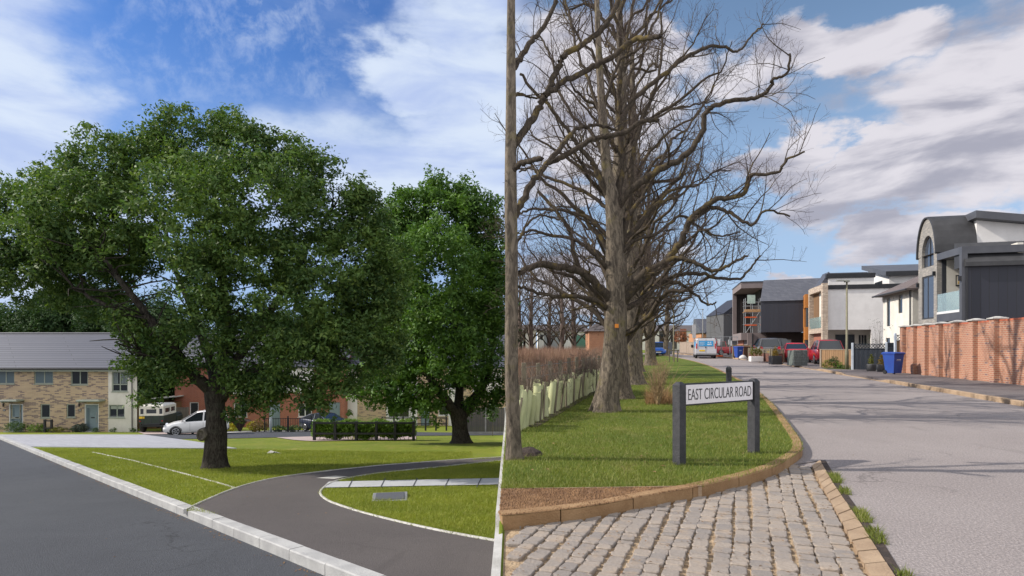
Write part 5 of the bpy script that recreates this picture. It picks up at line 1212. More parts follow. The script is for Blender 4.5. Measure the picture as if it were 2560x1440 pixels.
rails('post_and_rail', 'black post and rail fence in front of the yellow brick house', 'railing', [(bx(u, 47), 47) for u in (956, 985, 1008, 1037, 1064, 1090, 1116)], 1.1, M_blackwood, zL, .12, (.5, .92))
t = thing('tall_grass_plant', 'pale ornamental grass behind the clipped hedge', 'plant', (bx(905, 34), 34, zL(34)))
tb = Tubes(); [tb.add(curve([(a, b, 0), (a * 1.2, b, .7), (a * 1.7, b * 1.4, 1.3 * random.uniform(.8, 1.1))], 5), np.linspace(.012, .003, 5), 3) for a, b in rng.normal(0, .35, (160, 2))]; tb.build('blades', mat('pale_grass', (.40, .42, .18), .9, (.3, .33, .12)), t)
# iron railings before the red brick house
YR_ = 44.0; x0 = bx(662, YR_); x1 = bx(778, YR_); t = thing('iron_railings', 'black iron railings in front of the red brick house', 'railing', (x0, YR_, zL(YR_)))
mb = MB(); [mb.box(a, a + .022, 0, .022, .05, 1.05) for a in np.arange(0, x1 - x0, .125)]; mb.build('bars', M_black, t)
mb = MB(); mb.box(0, x1 - x0, -.01, .03, .98, 1.02); mb.box(0, x1 - x0, -.01, .03, .12, .16); mb.build('rail', M_black, t)
for a in (0, 1.7, x1 - x0): mb = MB(); mb.box(a - .04, a + .04, -.04, .04, 0, 1.2, .01); mb.build('post', M_black, t)
for u, v, r, h_, m, lb in [(576, 1078, .55, .7, L_yellow, 'yellow flowering shrub right beside the oak trunk'), (632, 1077, .45, .8, L_yellow, 'yellow flowering shrub left of the iron railings'), (648, 1077, .8, .9, leaf_mat('bronze_leaves', (.20, .13, .05), (.24, .18, .07), (.3, .25, .1)), 'bronze leaved shrub at the end of the iron railings'),
                           (700, 1078, .5, .5, L_shrub, 'low green shrub behind the iron railings, left'), (735, 1078, .6, .5, L_shrub, 'low green shrub behind the iron railings, right')]:
    bush('flowering_shrub' if m is L_yellow else 'garden_shrub', lb, 'shrub', u, v, r, h_, m, y=44.6, dens=30, size=.05)
t = thing('spiky_plant', 'dark bronze spiky leaved plant between the yellow shrubs', 'plant', (bx(600, 44.6), 44.6, zL(44.6)))
tb = Tubes(); [tb.add(curve([(0, 0, 0), (math.cos(a) * e * .5, math.sin(a) * e * .5, .8), (math.cos(a) * e, math.sin(a) * e, 1.1 - e * .3)], 6), np.linspace(.05, .006, 6), 3) for a, e in zip(rng.random(70) * 6.28, .3 + rng.random(70) * .8)]; tb.build('blades', mat('bronze_blade', (.05, .035, .03), .6), t)
def lamp(label, x, y, z, h, m, head=True, r=.06, name='street_lamp', hdir=-1, grp=None):
    t = thing(name, label, 'street lamp', (x, y, z), 0, grp)
    mb = MB(); mb.lathe(0, 0, [(r * 1.6, 0), (r * 1.55, h * .20), (r, h * .23), (r * .75, h)], 12); mb.build('column', m, t, True)
    if head:
        mb = MB(); mb.box(-.08 if hdir > 0 else -.62, .62 if hdir > 0 else .08, -.09, .09, h, h + .06, .02); mb.box(-.12, .12, -.12, .12, h - .06, h + .08, .03); mb.build('lantern', mat('lantern_grey', (.30, .31, .27), .5), t)
    return t
lamp('pale grey lamp column before the red brick house, top lost in the oak', bx(677, 43), 43, zL(43), 5.0, mat('pale_column', (.42, .48, .50), .6), True)
t = thing('sign_post', 'slim pale post with a small teal sign right of the clipped hedge', 'sign', (bx(1032, 33), 33, zL(33)))
mb = MB(); mb.cyl(0, 0, 0, 2.7, .035, .03, 10); mb.build('post', mat('pale_column', (.42, .48, .50)), t); mb = MB(); mb.box(-.28, .05, -.03, -.01, 2.25, 2.5, .01); mb.build('sign_face', mat('teal_sign', (.10, .42, .36), .5), t)
# fence at the right end of the left place
def greyfence():
    y = 41.0; t = boardfence('boarded_fence', 'tall grey boarded fence with pale concrete posts behind the forked oak', bx(1166, y), y, bx(1262, y), y, 1.75, plank_mat('grey_boards', (.13, .125, .12), (.09, .088, .085), .11), zL, posts=2, pm=M_conc, kick=M_conc)
greyfence()
t = thing('young_tree', 'thin young tree before the grey boarded fence', 'tree', (bx(1231, 38), 38, zL(38))); tb = Tubes(); tb.add(curve([(0, 0, 0), (.03, 0, .8), (0, 0, 2)], 6), np.linspace(.02, .008, 6), 5); tb.build('trunk', B_lime, t)
V, Q = crown([(Vector((0, 0, 1.5)), .4, .4, .6)], 16, (.12, .2), 16, .06); link_mesh('crown', np_mesh('crown', V, Q), L_shrub, t)
t = thing('drain_grate', 'metal drain grate on a concrete block sunk in the lawn hollow', 'drain', (*PL(680, 1134), zL(PL(680, 1134)[1]) - .10), R(-20)); t.rotation_euler = (R(20), R(8), R(-20))
mb = MB(); mb.box(-.34, .34, -.30, .30, -.1, .02, .01); mb.build('concrete_block', M_edge, t); mb = MB(); [mb.box(-.1 + .08 * k, -.06 + .08 * k, -.25, .25, .022, .04) for k in range(6)]; mb.build('grate_bars', M_black, t)
t = thing('inspection_cover', 'grey inspection cover set in the lawn inside the path bend', 'manhole cover', (*PL(975, 1246), zL(PL(975, 1246)[1]) + .03), R(10)); mb = MB(); mb.box(-.33, .33, -.33, .33, -.05, .012, .008); mb.build('frame', M_galv, t); mb = MB(); mb.box(-.27, .27, -.27, .27, .013, .022); mb.build('lid', mat('cover_metal', (.10, .105, .12), .6, (.08, .085, .1), 30), t)

# ================================================================= right place
zp = lambda y: GR(y) + .118
# street name sign
ps = [PR(1698, 1161, .09), PR(1884, 1132, .09)]
t = thing('street_name_sign', 'white street name plate reading EAST CIRCULAR ROAD on two black posts', 'sign', (*ps[0], .09)); yaw = math.atan2(ps[1][1] - ps[0][1], ps[1][0] - ps[0][0]); t.rotation_euler = (0, 0, yaw); Ls = math.hypot(ps[1][0] - ps[0][0], ps[1][1] - ps[0][1])
frs = Fr(ps[0][0], ps[0][1], .09, yaw)
M_recyc = mat('recycled_black_post', (.028, .029, .033), .6, (.05, .05, .055), 14, .6, 90, fine=.5)
for k, (a, u_, vt) in enumerate(((0, 1697, 955), (Ls, 1886, 946))):
    ztop = frs.f(u_, vt)[1]; mb = MB(); w_ = .052; mb.loft([[(a - w_, -w_, -.12), (a + w_, -w_, -.12), (a + w_, w_, -.12), (a - w_, w_, -.12)], [(a - w_, -w_, ztop - .035), (a + w_, -w_, ztop - .035), (a + w_, w_, ztop - .035), (a - w_, w_, ztop - .035)], [(a - w_ * .45, -w_ * .45, ztop), (a + w_ * .45, -w_ * .45, ztop), (a + w_ * .45, w_ * .45, ztop), (a - w_ * .45, w_ * .45, ztop)]]); mb.build('post', M_recyc, t)
zt = frs.f(1790, 955)[1]; zb_ = frs.f(1790, 1008)[1]; xa, xb = .056, Ls - .056
mb = MB(); mb.box(xa, xb, -.030, .012, zb_, zt, .003); bd = mb.build('backing_board', M_black, t)
mb = MB(); mb.box(xa + .016, xb - .016, -.036, -.031, zb_ + .018, zt - .016); pf = mb.build('sign_face', mat('sign_white', (.70, .68, .70), .45, (.66, .64, .66), 2), bd)
cu = bpy.data.curves.new('lettering', 'FONT'); cu.body = 'EAST CIRCULAR ROAD'; cu.size = 1; cu.extrude = .002; cu.offset = -.010; tmp = bpy.data.objects.new('tmp', cu); COL.objects.link(tmp)
bpy.context.view_layer.update(); me = bpy.data.meshes.new_from_object(tmp); bpy.data.objects.remove(tmp)
vs = [v.co for v in me.vertices]; x0, x1 = min(v.x for v in vs), max(v.x for v in vs); y0, y1 = min(v.y for v in vs), max(v.y for v in vs)
tw_, th_ = (xb - xa) - .10, (zt - zb_) * .50
for v in me.vertices:
    c = v.co.copy(); v.co = ((c.x - x0) / (x1 - x0) * tw_ + xa + .052, -.0375 - c.z, (c.y - y0) / (y1 - y0) * th_ + (zb_ + zt) / 2 - th_ / 2)
me.name = 'lettering'; link_mesh('lettering', me, M_black, bd)
def bollard(label, u, v, vt):
    x, y = PR(u, v, .09); h = H + (HZ - vt) / F * y - .09; t = thing('bollard', label, 'bollard', (x, y, .09))
    mb = MB(); w_ = .058; mb.loft([[(-w_, -w_, -.1), (w_, -w_, -.1), (w_, w_, -.1), (-w_, w_, -.1)], [(-w_, -w_, h - .05), (w_, -w_, h - .05), (w_, w_, h - .05), (-w_, w_, h - .05)], [(-w_ * .5, -w_ * .5, h), (w_ * .5, -w_ * .5, h), (w_ * .5, w_ * .5, h), (-w_ * .5, w_ * .5, h)]]); mb.build('post', M_recyc, t)
    mb = MB(); mb.box(-w_ - .004, w_ + .004, -w_ - .004, w_ + .004, h - .14, h - .12); mb.build('groove_band', M_black, t)
bollard('lone black bollard on the verge behind the name plate', 1822, 990, 916)
# tree guards along the verge
M_tg = mat('tree_guard_plastic', (.46, .47, .26), .5, (.38, .40, .22), 4, fine=.05)
mm = M_tg.node_tree; nb = mm.nodes.get('Principled BSDF'); nb.inputs['Subsurface Weight'].default_value = .0
GL = []
def guard():
    t = thing('tree_guard', 'pale green plastic tree guard in the row along the verge', 'tree guard', (0, 0, 0), 0, 'tree guards in a double row along the verge')
    mb = MB(); n = 10; r = .062; hh = .58
    mb.loft([[((r + .004 * math.sin(z * 30)) * math.cos(2 * math.pi * j / n), (r + .004 * math.sin(z * 30)) * math.sin(2 * math.pi * j / n), z + (.03 * math.cos(2 * math.pi * j / n) if z > .5 else 0)) for j in range(n)] for z in (0, .15, .3, .45, hh)], False, False); mb.loft([[((r - .006) * math.cos(2 * math.pi * j / n), (r - .006) * math.sin(2 * math.pi * j / n), z) for j in range(n)] for z in (0, hh - .01)], False, False); mb.build('tube', M_tg, t, True)
    mb = MB(); mb.box(.06, .085, -.012, .012, 0, .66); mb.build('stake', M_timber, t); return t
tg = guard(); A = Vector(PR(1290, 1078, .09)); B = Vector(PR(1500, 968, .09)); nT = 44; dr_ = (B - A).normalized(); nr_ = Vector((-dr_.y, dr_.x))
for i in range(nT):
    for row in (0, 1):
        if row and i % 2: continue
        p = A + (B - A) * (i / (nT - 1)) + nr_ * (row * .30 + random.uniform(-.04, .04))
        if p.x < XE + .1: continue
        o = tg if not GL else copy_tree(tg); GL.append(o); o.location = (p.x, p.y, .085); o.rotation_euler = (random.uniform(-.17, .17), random.uniform(-.17, .17), random.uniform(0, 6)); s = random.uniform(.8, 1.15); o.scale = (1.25, 1.25, s)
A = A + (B - A) * .045; sheet('soil_strip', [(max(p_.x, XE + .05), p_.y) for p_ in (A - nr_ * .22, B - nr_ * .2, B + nr_ * .5, A + nr_ * .5)], zR, .102, mat('dark_mulch', (.07, .05, .04), .95, (.04, .03, .025), 12, 1, 60, fine=.5), cuts=())
# field fence posts
fp = thing('post_and_wire_fence', 'dark post and wire fence at the edge of the brown field', 'fence', (0.25, 12.6, .09))
pts_ = [(.25 + .30 * k * 1.25 * .95, 12.6 + 1.25 * k) for k in range(22)]
for x, y in pts_: mb = MB(); hgt = .98 + random.uniform(-.04, .06); mb.box(-.05, .05, -.05, .05, -.1, hgt, .01); o = mb.build('post', M_timber, fp); o.location = (x - .25, y - 12.6, zR(y))
mb = MB(); [mb.tube([(x - .25, y - 12.6 - .05, zR(y) + h_) for x, y in pts_], .006, 4) for h_ in (.35, .65, .9)]; mb.build('wire', M_galv, fp)
# molehill
t = thing('molehill', 'dark heap of loose earth at the left of the verge', 'molehill', (*PR(1322, 1136, .09), .09)); mb = MB(); n = 18
mb.loft([[(r * math.cos(2 * math.pi * j / n) * (1 + .12 * random.random()), r * math.sin(2 * math.pi * j / n) * (1 + .1 * random.random()), z + .012 * random.random()) for j in range(n)] for r, z in ((.17, -.02), (.13, .035), (.07, .07), (.01, .085))]); mb.build('heap', mat('dark_mulch', (.07, .05, .04)), t)
# sapling in a timber guard frame
x, y = PR(1685, 905, .09); t = thing('sapling_frame', 'three legged timber frame around a sapling at the verge edge', 'tree support', (x, y, zR(y) + .09))
for dx in (-.32, 0, .32): mb = MB(); mb.box(dx - .035, dx + .035, -.035 + abs(dx) * .5, .035 + abs(dx) * .5, 0, .95 if dx else 1.0); mb.build('stake', M_timber, t)
mb = MB(); mb.box(-.40, .40, .0, .05, .86, .95); mb.build('crossbar', M_timber, t)
tb = Tubes(); tb.add(curve([(0, .08, 0), (.02, .08, 1.6), (0, .08, 3.4)], 8), np.linspace(.03, .008, 8), 5); tb.build('stem', B_lime, t)
lamp('thin olive lamp column rising behind the sapling frame', bx(1684, 50), 50, zR(50), 6.4, mat('olive_column', (.20, .185, .12), .6), False, .05)
lamp('olive grey street lamp on the right pavement before the white house', bx(2117, 35), 35, zp(35), H + (HZ - 703) / F * 35 - zp(35), mat('olive_column', (.20, .185, .12)), True, .065)
lamp('far thin lamp column in front of the slate roofed gable house', bx(1757, 96), 96, zR(96), 6.6, mat('grey_column', (.28, .27, .24), .6), True, .06)
car('bright blue car driving towards the camera with its lamps on', (bx(1646, 66), 66, zR(66)), R(-93 - 10), 'estate', paint('blue_paint', (.02, .10, .42)), 4.5, 1.84, 1.5, name='oncoming_car')
t = thing('utility_cabinet', 'grey utility cabinet at the roadside right of the blue car', 'cabinet', (bx(1671, 74), 74, zR(74))); mb = MB(); mb.box(-.42, .42, -.2, .25, 0, 1.5, .02); mb.build('case', mat('cabinet_grey', (.14, .16, .18), .6), t); mb = MB(); mb.box(-.38, -.005, -.215, -.2, .1, 1.42); mb.box(.005, .38, -.215, -.2, .1, 1.42); mb.build('door', mat('cabinet_grey', (.14, .16, .18)), t)
# ---- van
def van():
    y = 57.5; t = thing('parked_van', 'silver van with blue rear window graphics parked at the right kerb', 'van', (bx(1765, y), y, zR(y)), R(-14)); sv = paint('silver_paint', (.50, .50, .53)); w = .98
    mb = MB(); secs = [(0, .42, 1.86, .96), (.06, .36, 1.93, 1), (2.9, .36, 1.96, 1), (3.5, .36, 1.90, 1), (4.15, .38, 1.12, .97), (4.7, .40, .95, .88)]
    mb.loft([[(-w * k * .97, yy, zl), (-w * k, yy, zl + .2), (-w * k, yy, zl + .65), (-w * k * .90, yy, zt_ - .10), (-w * k * .80, yy, zt_), (w * k * .80, yy, zt_), (w * k * .90, yy, zt_ - .10), (w * k, yy, zl + .65), (w * k, yy, zl + .2), (w * k * .97, yy, zl)] for yy, zl, zt_, k in secs]); mb.build('body', sv, t, False)
    bg_ = mat('blue_graphic', (.03, .30, .62), .35, (.03, .27, .56)); wl = mat('pale_lettering', (.55, .70, .82), .5)
    mb = MB(); mb.box(-.66, .66, -.025, -.004, 1.18, 1.70, .03); g = mb.build('rear_window', bg_, t)
    mb = MB(); [mb.box(-.60, -.60 + .52 * k, -.031, -.026, zz, zz + .035) for k, zz in ((1, 1.55), (.8, 1.46), (1, 1.37), (.7, 1.28))]; mb.box(.10, .52, -.031, -.026, 1.30, 1.42); mb.box(.14, .30, -.031, -.026, 1.50, 1.60); mb.box(.36, .48, -.031, -.026, 1.47, 1.62); mb.build('lettering', wl, g)
    mb = MB(); [mb.box(s * .98, s * .90, .5, 2.0, 1.2, 1.62) for s in (-1,)]; mb.build('side_graphic', bg_, t)
    for s in (-1, 1):
        mb = MB(); mb.box(s * .92, s * .80, -.03, .1, .95, 1.45, .02); mb.build('taillight', M_red, t)
        mb = MB(); mb.box(s * .98, s * 1.22, 3.35, 3.5, 1.05, 1.35, .03); mb.build('door_mirror', M_black, t)
        for yy in (.85, 3.85): wq = wheel(t, s * .86, yy, .33, .2, 1); wq.rotation_euler = (0, 0, R(90) * -s)
    mb = MB(); mb.box(-.62, -.10, -.02, -.003, .70, .84); mb.build('number_plate', M_plate_y, t)
    mb = MB(); mb.box(-.95, .95, -.05, .1, .34, .52, .03); mb.build('bumper', mat('grey_plastic', (.22, .22, .23), .7), t)
    mb = MB(); mb.box(-.06, .02, -.03, 0, .98, 1.14, .01); mb.build('door_handle', M_black, t)
    mb = MB(); mb.box(-.005, .005, -.008, 0, .5, 1.9); mb.build('door_seam', M_black, t)
    mb = MB(); mb.loft([[(-.80, 3.52, 1.86), (.80, 3.52, 1.86), (.84, 4.17, 1.14), (-.84, 4.17, 1.14)], [(-.78, 3.55, 1.88), (.78, 3.55, 1.88), (.82, 4.19, 1.17), (-.82, 4.19, 1.17)]]); mb.build('windscreen', M_glass, t)
    mb = MB(); mb.box(-.75, .75, .1, 4.3, .2, .42); mb.build('underbody', M_black, t)
    mb = MB(); mb.box(-.65, .65, .4, 2.8, 1.975, 2.01); mb.build('roof_rack', M_anth, t)
van()
# ---- brick garden wall with piers
wa = Vector((bx(2480, 22.6), 22.6)); wb = Vector((bx(2253, 31.4), 31.4)); wd = (wa - wb).normalized(); wl_ = (wa - wb).length; ext = 6.0
yaw = math.atan2(wd.y, wd.x); t = thing('brick_wall', 'tall orange brick boundary wall with flat capped piers', 'wall', (wb.x, wb.y, zp(wb.y)), yaw)
hw = 2.26; mb = MB(); mb.box(0, wl_ + ext, 0, .22, -.15, hw); mb.build('wall_panel', BR_w, t)
mb = MB(); mb.box(0, wl_ + ext, -.012, .232, hw, hw + .075); mb.build('coping', mat('red_coping', (.50, .15, .08), .8, (.4, .12, .07), 6), t)
pu = [2262, 2289, 2318, 2353, 2393, 2439, 2492]
for k, u in enumerate(pu):
    c, d = Fr(wb.x, wb.y, zp(wb.y), yaw).ray(u, 850); s_ = (-c.y / d.y); x_ = (c + d * s_).x
    mb = MB(); mb.box(x_ - .17, x_ + .17, -.17, .05, -.15, hw + .10); p_ = mb.build('pier', BR_w, t)
    mb = MB(); mb.box(x_ - .23, x_ + .23, -.23, .28, hw + .10, hw + .14); mb.loft([[(x_ - .23, -.23, hw + .14), (x_ + .23, -.23, hw + .14), (x_ + .23, .28, hw + .14), (x_ - .23, .28, hw + .14)], [(x_ - .04, -.04, hw + .20), (x_ + .04, -.04, hw + .20), (x_ + .04, .08, hw + .20), (x_ - .04, .08, hw + .20)]]); mb.build('pier_cap', M_edge, p_)
wheelie('bright blue wheeled bin standing at the end of the brick wall', (bx(2233, 29.4), 29.4, zp(29.4)), R(14), bl_, mark=True)
wheelie('small far blue wheeled bin before the brown fence beside the site barrier', (bx(1846, 55), 55, zp(55)), R(10), bl_, mark=True)
wheelie('brown wheeled bin right of the small blue one', (bx(1862, 56), 56, zp(56)), R(10), brn_)
# fences near the lamp
M_navyb = plank_mat('navy_boards', (.035, .045, .060), (.025, .032, .045), .12, line=.6); M_navy = mat('navy_trellis', (.03, .04, .055), .7)
M_post = mat('pale_post', (.55, .60, .66), .7, (.45, .5, .56))
yA = 34.5; boardfence('trellis_fence', 'navy boarded fence with trellis top and pale posts beside the blue bin', bx(2131, yA), yA, bx(2215, yA - .6), yA - .6, 1.45, M_navyb, zR, cap=M_navy, posts=1, pm=M_post, trellis=.26, pz=.118, posth=.06)
boardfence('trellis_fence', 'short navy trellis topped fence return behind the blue bin', bx(2216, 34.3), 34.3, bx(2238, 36), 36.0, 1.5, M_navyb, zR, cap=M_navy, posts=1, pm=M_post, trellis=.26, pz=.118, posth=.06)
boardfence('trellis_fence', 'tall narrow trellis topped fence against the brick wall end', bx(2238, 33), 33.0, bx(2254, 33), 33.0, 1.95, M_wood, zR, cap=M_navy, posts=1, pm=M_post, trellis=.3, pz=.118, posth=.1)
boardfence('low_fence', 'low sunlit brown fence with a wide cap right of the red cars', bx(2052, 37.5), 37.5, bx(2130, 36), 36, 1.10, plank_mat('honey_boards', (.34, .20, .10), (.24, .14, .07), .13), zR, cap=mat('grey_cap', (.30, .25, .20), .8), posts=1, pm=mat('grey_cap', (.30, .25, .20)), pz=.118, posth=0)
def potted(label, u, y, h, pm, fm, r=.24, vb=None, square=False, grp=None):
    t = thing('potted_conifer', label, 'potted plant', (bx(u, y), y, zp(y)), 0, grp); mb = MB()
    if square: mb.box(-r, r, -r, r, 0, h * .48, .01)
    else: mb.lathe(0, 0, [(r * .92, 0), (r, h * .38), (r * 1.04, h * .4), (r * .9, h * .4), (r * .88, h * .36)], 18)
    mb.build('pot', pm, t, not square); V, Q = crown([(Vector((0, 0, h * .58)), r * .72, r * .72, h * .2), (Vector((0, 0, h * .75)), r * .45, r * .45, h * .17), (Vector((0, 0, h * .9)), r * .18, r * .18, h * .12)], 110, (.03, .07), 14, .025, .5)
    link_mesh('foliage', np_mesh('foliage', V, Q), fm, t); return t
M_pot = mat('grey_woven_pot', (.16, .165, .17), .8, (.07, .07, .075), 30)
potted('green tipped conifer in a grey pot, left of the pair by the navy fence', 2178, 33, .95, M_pot, L_conifer); potted('golden conifer in a grey pot, right of the pair by the navy fence', 2204, 32.4, .95, M_pot, leaf_mat('golden_conifer', (.22, .15, .02), (.30, .19, .03), (.35, .25, .04)))
for u, y, r, h_, m, lb in ((2067, 36, .3, .5, L_conifer, 'pale yellow green shrub at the left end of the honey fence'), (2085, 36, .32, .75, L_dark, 'dark upright shrub before the honey fence'), (2094, 35.8, .26, .45, L_hedge, 'cream variegated shrub before the honey fence'), (2108, 35.6, .35, .25, L_shrub, 'low green ground plant by the lamp foot')):
    bush('garden_shrub', lb, 'shrub', u, 915, r, h_, m, y=y, size=.03)
sheet('grass_patch', [(bx(2060, 36.6), 36.9), (bx(2128, 35.6), 35.6), (bx(2128, 34.6), 34.6), (bx(2060, 35.8), 35.8)], zR, .13, M_verge)
# gabion, planters
y = 39.5; t = thing('gabion', 'wire gabion block filled with grey green stones between the red cars', 'gabion', (bx(1984, y), y, zp(y))); mb = MB()
for i in range(9):
    for j in range(10):
        for k in (0, 1):
            cx_, cz_ = .05 + i * .105, .05 + j * .105; r = .058
            mb.lathe(cx_ + random.uniform(-.01, .01), .06 + k * .0 if True else 0, [(r * .4, cz_ - r), (r, cz_ - r * .4), (r * 1.05, cz_ + r * .3), (r * .4, cz_ + r)], 6) if k == 0 else None
mb.box(.0, .96, .08, .9, 0, 1.02); mb.build('stones', mat('grey_green_stone', (.18, .20, .18), .9, (.09, .11, .10), 14), t)
for i in range(7): 
    for j in range(9): pass
mb = MB(); [mb.box(-.01 + a, a, -.02, -.012, 0, 1.06) for a in np.arange(0, 1.0, .08)]; [mb.box(-.01, .98, -.022, -.014, a, a + .008) for a in np.arange(0, 1.06, .08)]; mb.build('wire_cage', M_galv, t)
y = 41.5; potted('orange green conifer in a tall dark square planter', 1938, y, 1.25, mat('dark_planter', (.05, .048, .05), .6, (.035, .033, .035)), leaf_mat('golden_conifer', (.22, .15, .02), (.30, .19, .03), (.35, .25, .04)), .33, square=True)
y = 47; t = thing('white_planter', 'white trough planter with three yellow green conifers', 'planter', (bx(1890, y), y, zp(y))); mb = MB(); mb.box(-.48, .48, -.25, .25, 0, .40, .01); mb.build('trough', M_white, t)
for k, a in enumerate((-.3, .02, .3)): V, Q = crown([(Vector((a, 0, .70)), .17, .17, .3), (Vector((a, 0, .95)), .09, .09, .22)], 90, (.04, .08), 14, .03, .5); link_mesh('conifer', np_mesh('conifer', V, Q), L_conifer, t)
boardfence('trellis_fence', 'red brown fence with lattice top behind the white planter', bx(1872, 50), 50, bx(1926, 46), 46, .95, plank_mat('russet_boards', (.16, .07, .05), (.12, .055, .04), .12), zR, cap=M_timber, posts=2, pm=M_timber, trellis=.3, pz=.118)
boardfence('trellis_fence', 'red brown fence with lattice top behind the dark square planter', bx(1930, 44), 44, bx(1985, 46), 46, .95, plank_mat('russet_boards', (.16, .07, .05), (.12, .055, .04), .12), zR, cap=M_timber, posts=2, pm=M_timber, trellis=.3, pz=.118)
boardfence('low_fence', 'brown fence behind the small far blue bin', bx(1832, 57), 57, bx(1876, 56), 56, 1.15, M_wood, zR, cap=M_timber, posts=1, pm=M_timber, pz=.118)
bag = thing('rubble_bag', 'pale plastic rubble sack slumped beside the small blue bin', 'bag', (bx(1857, 53), 53, zp(53))); mb = MB(); mb.loft([[(.34 * a * math.cos(2 * math.pi * j / 12) * (1 + .15 * math.sin(j * 2)), .25 * a * math.sin(2 * math.pi * j / 12), z) for j in range(12)] for a, z in ((1, 0), (1.1, .1), (.8, .25), (.3, .34), (.1, .36))]); mb.build('sack', mat('white_sack', (.6, .58, .55), .8), bag, True)
RED = paint('red_paint', (.42, .012, .025))
car('bright red hatchback reversed in before the dark clad house, plate visible', (bx(1986, 46.8), 46.8, zp(46.8)), R(70), 'saloon', RED, 4.4, 1.82, 1.5)
car('deep red car with a black roof between the gabion and the honey fence', (bx(2062, 43.2), 43.2, zp(43.2)), R(72), 'estate', paint('deep_red_paint', (.33, .008, .02)), 4.3, 1.84, 1.62)
car('grey car tucked behind the white planter and the lattice fence', (bx(1919, 53), 53, zp(53)), R(72), 'estate', paint('grey_paint', (.10, .10, .11)), 4.5, 1.86, 1.72)
car('black estate car with roof rails under the dark clad house', (bx(1950, 58), 58, zp(58)), R(20), 'estate', paint('black_car_paint', (.015, .015, .02)), 4.9, 1.9, 1.78)
car('small red car behind the wire site barrier', (bx(1812, 66), 66, zR(66) + .12), R(20), 'hatch', RED, 3.9, 1.7, 1.45)

# ---- houses on the right; local x runs along the street (away), the plane facing the street is y=0 or camera-facing gable planes
def house(label, x, y, zb, yaw=0, cat='house', name='house'): return thing(name, label, cat, (x, y, zb), yaw)
def bxpart(par, name, m, *boxes, bev=0):
    mb = MB(); [mb.box(*b, bev) for b in boxes]; return mb.build(name, m, par)
def quadpart(par, name, m, *qs, t=.08):
    mb = MB(); [mb.slab(q_, t) for q_ in qs]; return mb.build(name, m, par)
# world axes are kept: +y runs away from the viewer; sd()/f() turn picture positions into wall positions
M_navyc = plank_mat('navy_cladding', (.016, .018, .030), (.022, .024, .036), .45, line=.5, rough=.55); M_zinc = mat('zinc_cladding', (.085, .088, .10), .45, (.065, .068, .08), 1.2)
M_lead = mat('dark_lead_roof', (.05, .05, .053), .5, (.035, .035, .037), 1.5)
M_brownr = mat('grey_brown_render', (.22, .18, .175), .85, (.19, .155, .15), 1); M_orange = mat('orange_cladding', (.44, .17, .035), .6, (.38, .145, .03), 2)
M_balc = glass_mat('balcony_glass', (.65, .80, .78), .03, .25)
def street_house(label, u0, y0, d_al):
    # near corner at (u0,y0); street direction unit vector d (away from viewer)
    z = zp(y0); yaw = math.atan2(d_al[1], d_al[0]) - math.pi / 2
    t = thing('house', label, 'house', (bx(u0, y0), y0, z), yaw); return t, Fr(bx(u0, y0), y0, z, yaw)
SD = Vector((.25, 1)).normalized()
# In these frames local -x faces the street, local y runs away along the street, local -y faces the viewer.
# H1 arched house
t, f1 = street_house('dark house with a barrel vaulted stone bay and a glass balcony', 2405, 35.0, SD)
yA0, _ = f1.sd(2342, 700, 0); yA1, _ = f1.sd(2296, 700, 0); zt1 = f1.sd(2318, 546, 0)[1]; zsp = f1.sd(2296, 650, 0)[1]; zAb = 0
def arch(y0_, y1_, zs_, zt_, n=16): c = (y0_ + y1_) / 2; r = (y1_ - y0_) / 2; return [(c - r * math.cos(math.pi * i / n), zs_ + (zt_ - zs_) * math.sin(math.pi * i / n)) for i in range(n + 1)]
outer = [(yA0, 0)] + arch(yA0, yA1, zsp, zt1) + [(yA1, 0)]
wy0, wy1 = yA0 + .45, yA1 - .55; zw0 = f1.sd(2318, 668, 0)[1]; zw1 = f1.sd(2318, 590, 0)[1]; zl1 = f1.sd(2318, 690, 0)[1]; zl0 = f1.sd(2318, 798, 0)[1]
mb = MB()
# stone front with two openings built as bands
def yz(pts, x=0.0): return [(x, p[0], p[1]) for p in pts]
inner = arch(wy0, wy1, zw0 + .8, zw1)
oa = arch(yA0, yA1, zsp, zt1)
zi = zw0 + .8
oa2 = [(yA0, zi)] + oa + [(yA1, zi)] if zsp > zi else oa
ia2 = [(wy0, zi)] + inner[0:] + [(wy1, zi)]
nA = len(oa2); ia2 = (inner if len(inner) == nA else [inner[0]] + inner + [inner[-1]])
for x_ in (0.0,):
    for i in range(nA - 1): mb.add([(0, *oa2[i]), (0, *oa2[i + 1]), (0, *ia2[i + 1]), (0, *ia2[i])], [(0, 1, 2, 3)])
    for i in range(nA - 1): mb.add([(0, *ia2[i]), (0, *ia2[i + 1]), (.25, *ia2[i + 1]), (.25, *ia2[i])], [(0, 1, 2, 3)])
wall_holes(mb, yA0, yA1, 0, zi, [(wy0, wy1, zw0, zi - .0001), (wy0, wy1, zl0, zl1)], 0, .25, axis='x')
mb.box(.26, 1.2, yA0 + .01, yA0 + .3, 0, zsp); mb.add([(0, yA0, 0), (3, yA0, 0), (3, yA0, zsp), (0, yA0, zsp)], [(0, 1, 2, 3)])
mb.build('stone_bay', BR_g, t)
mb = MB(); mb.loft([yz([(wy0, zw0)] + inner + [(wy1, zw0)], .18), yz([(wy0, zw0)] + inner + [(wy1, zw0)], .20)]); g = mb.build('arched_window', glass_mat('sky_glass', (.05, .06, .08), .03), t)
mb = MB(); c_ = (wy0 + wy1) / 2; mb.box(.14, .19, c_ - .03, c_ + .03, zw0, zw1 - .03); mb.box(.14, .19, wy0, wy0 + .07, zw0, zi); mb.box(.14, .19, wy1 - .07, wy1, zw0, zi); mb.box(.14, .19, wy0, wy1, zw0, zw0 + .07); mb.build('frame', M_anth, g)
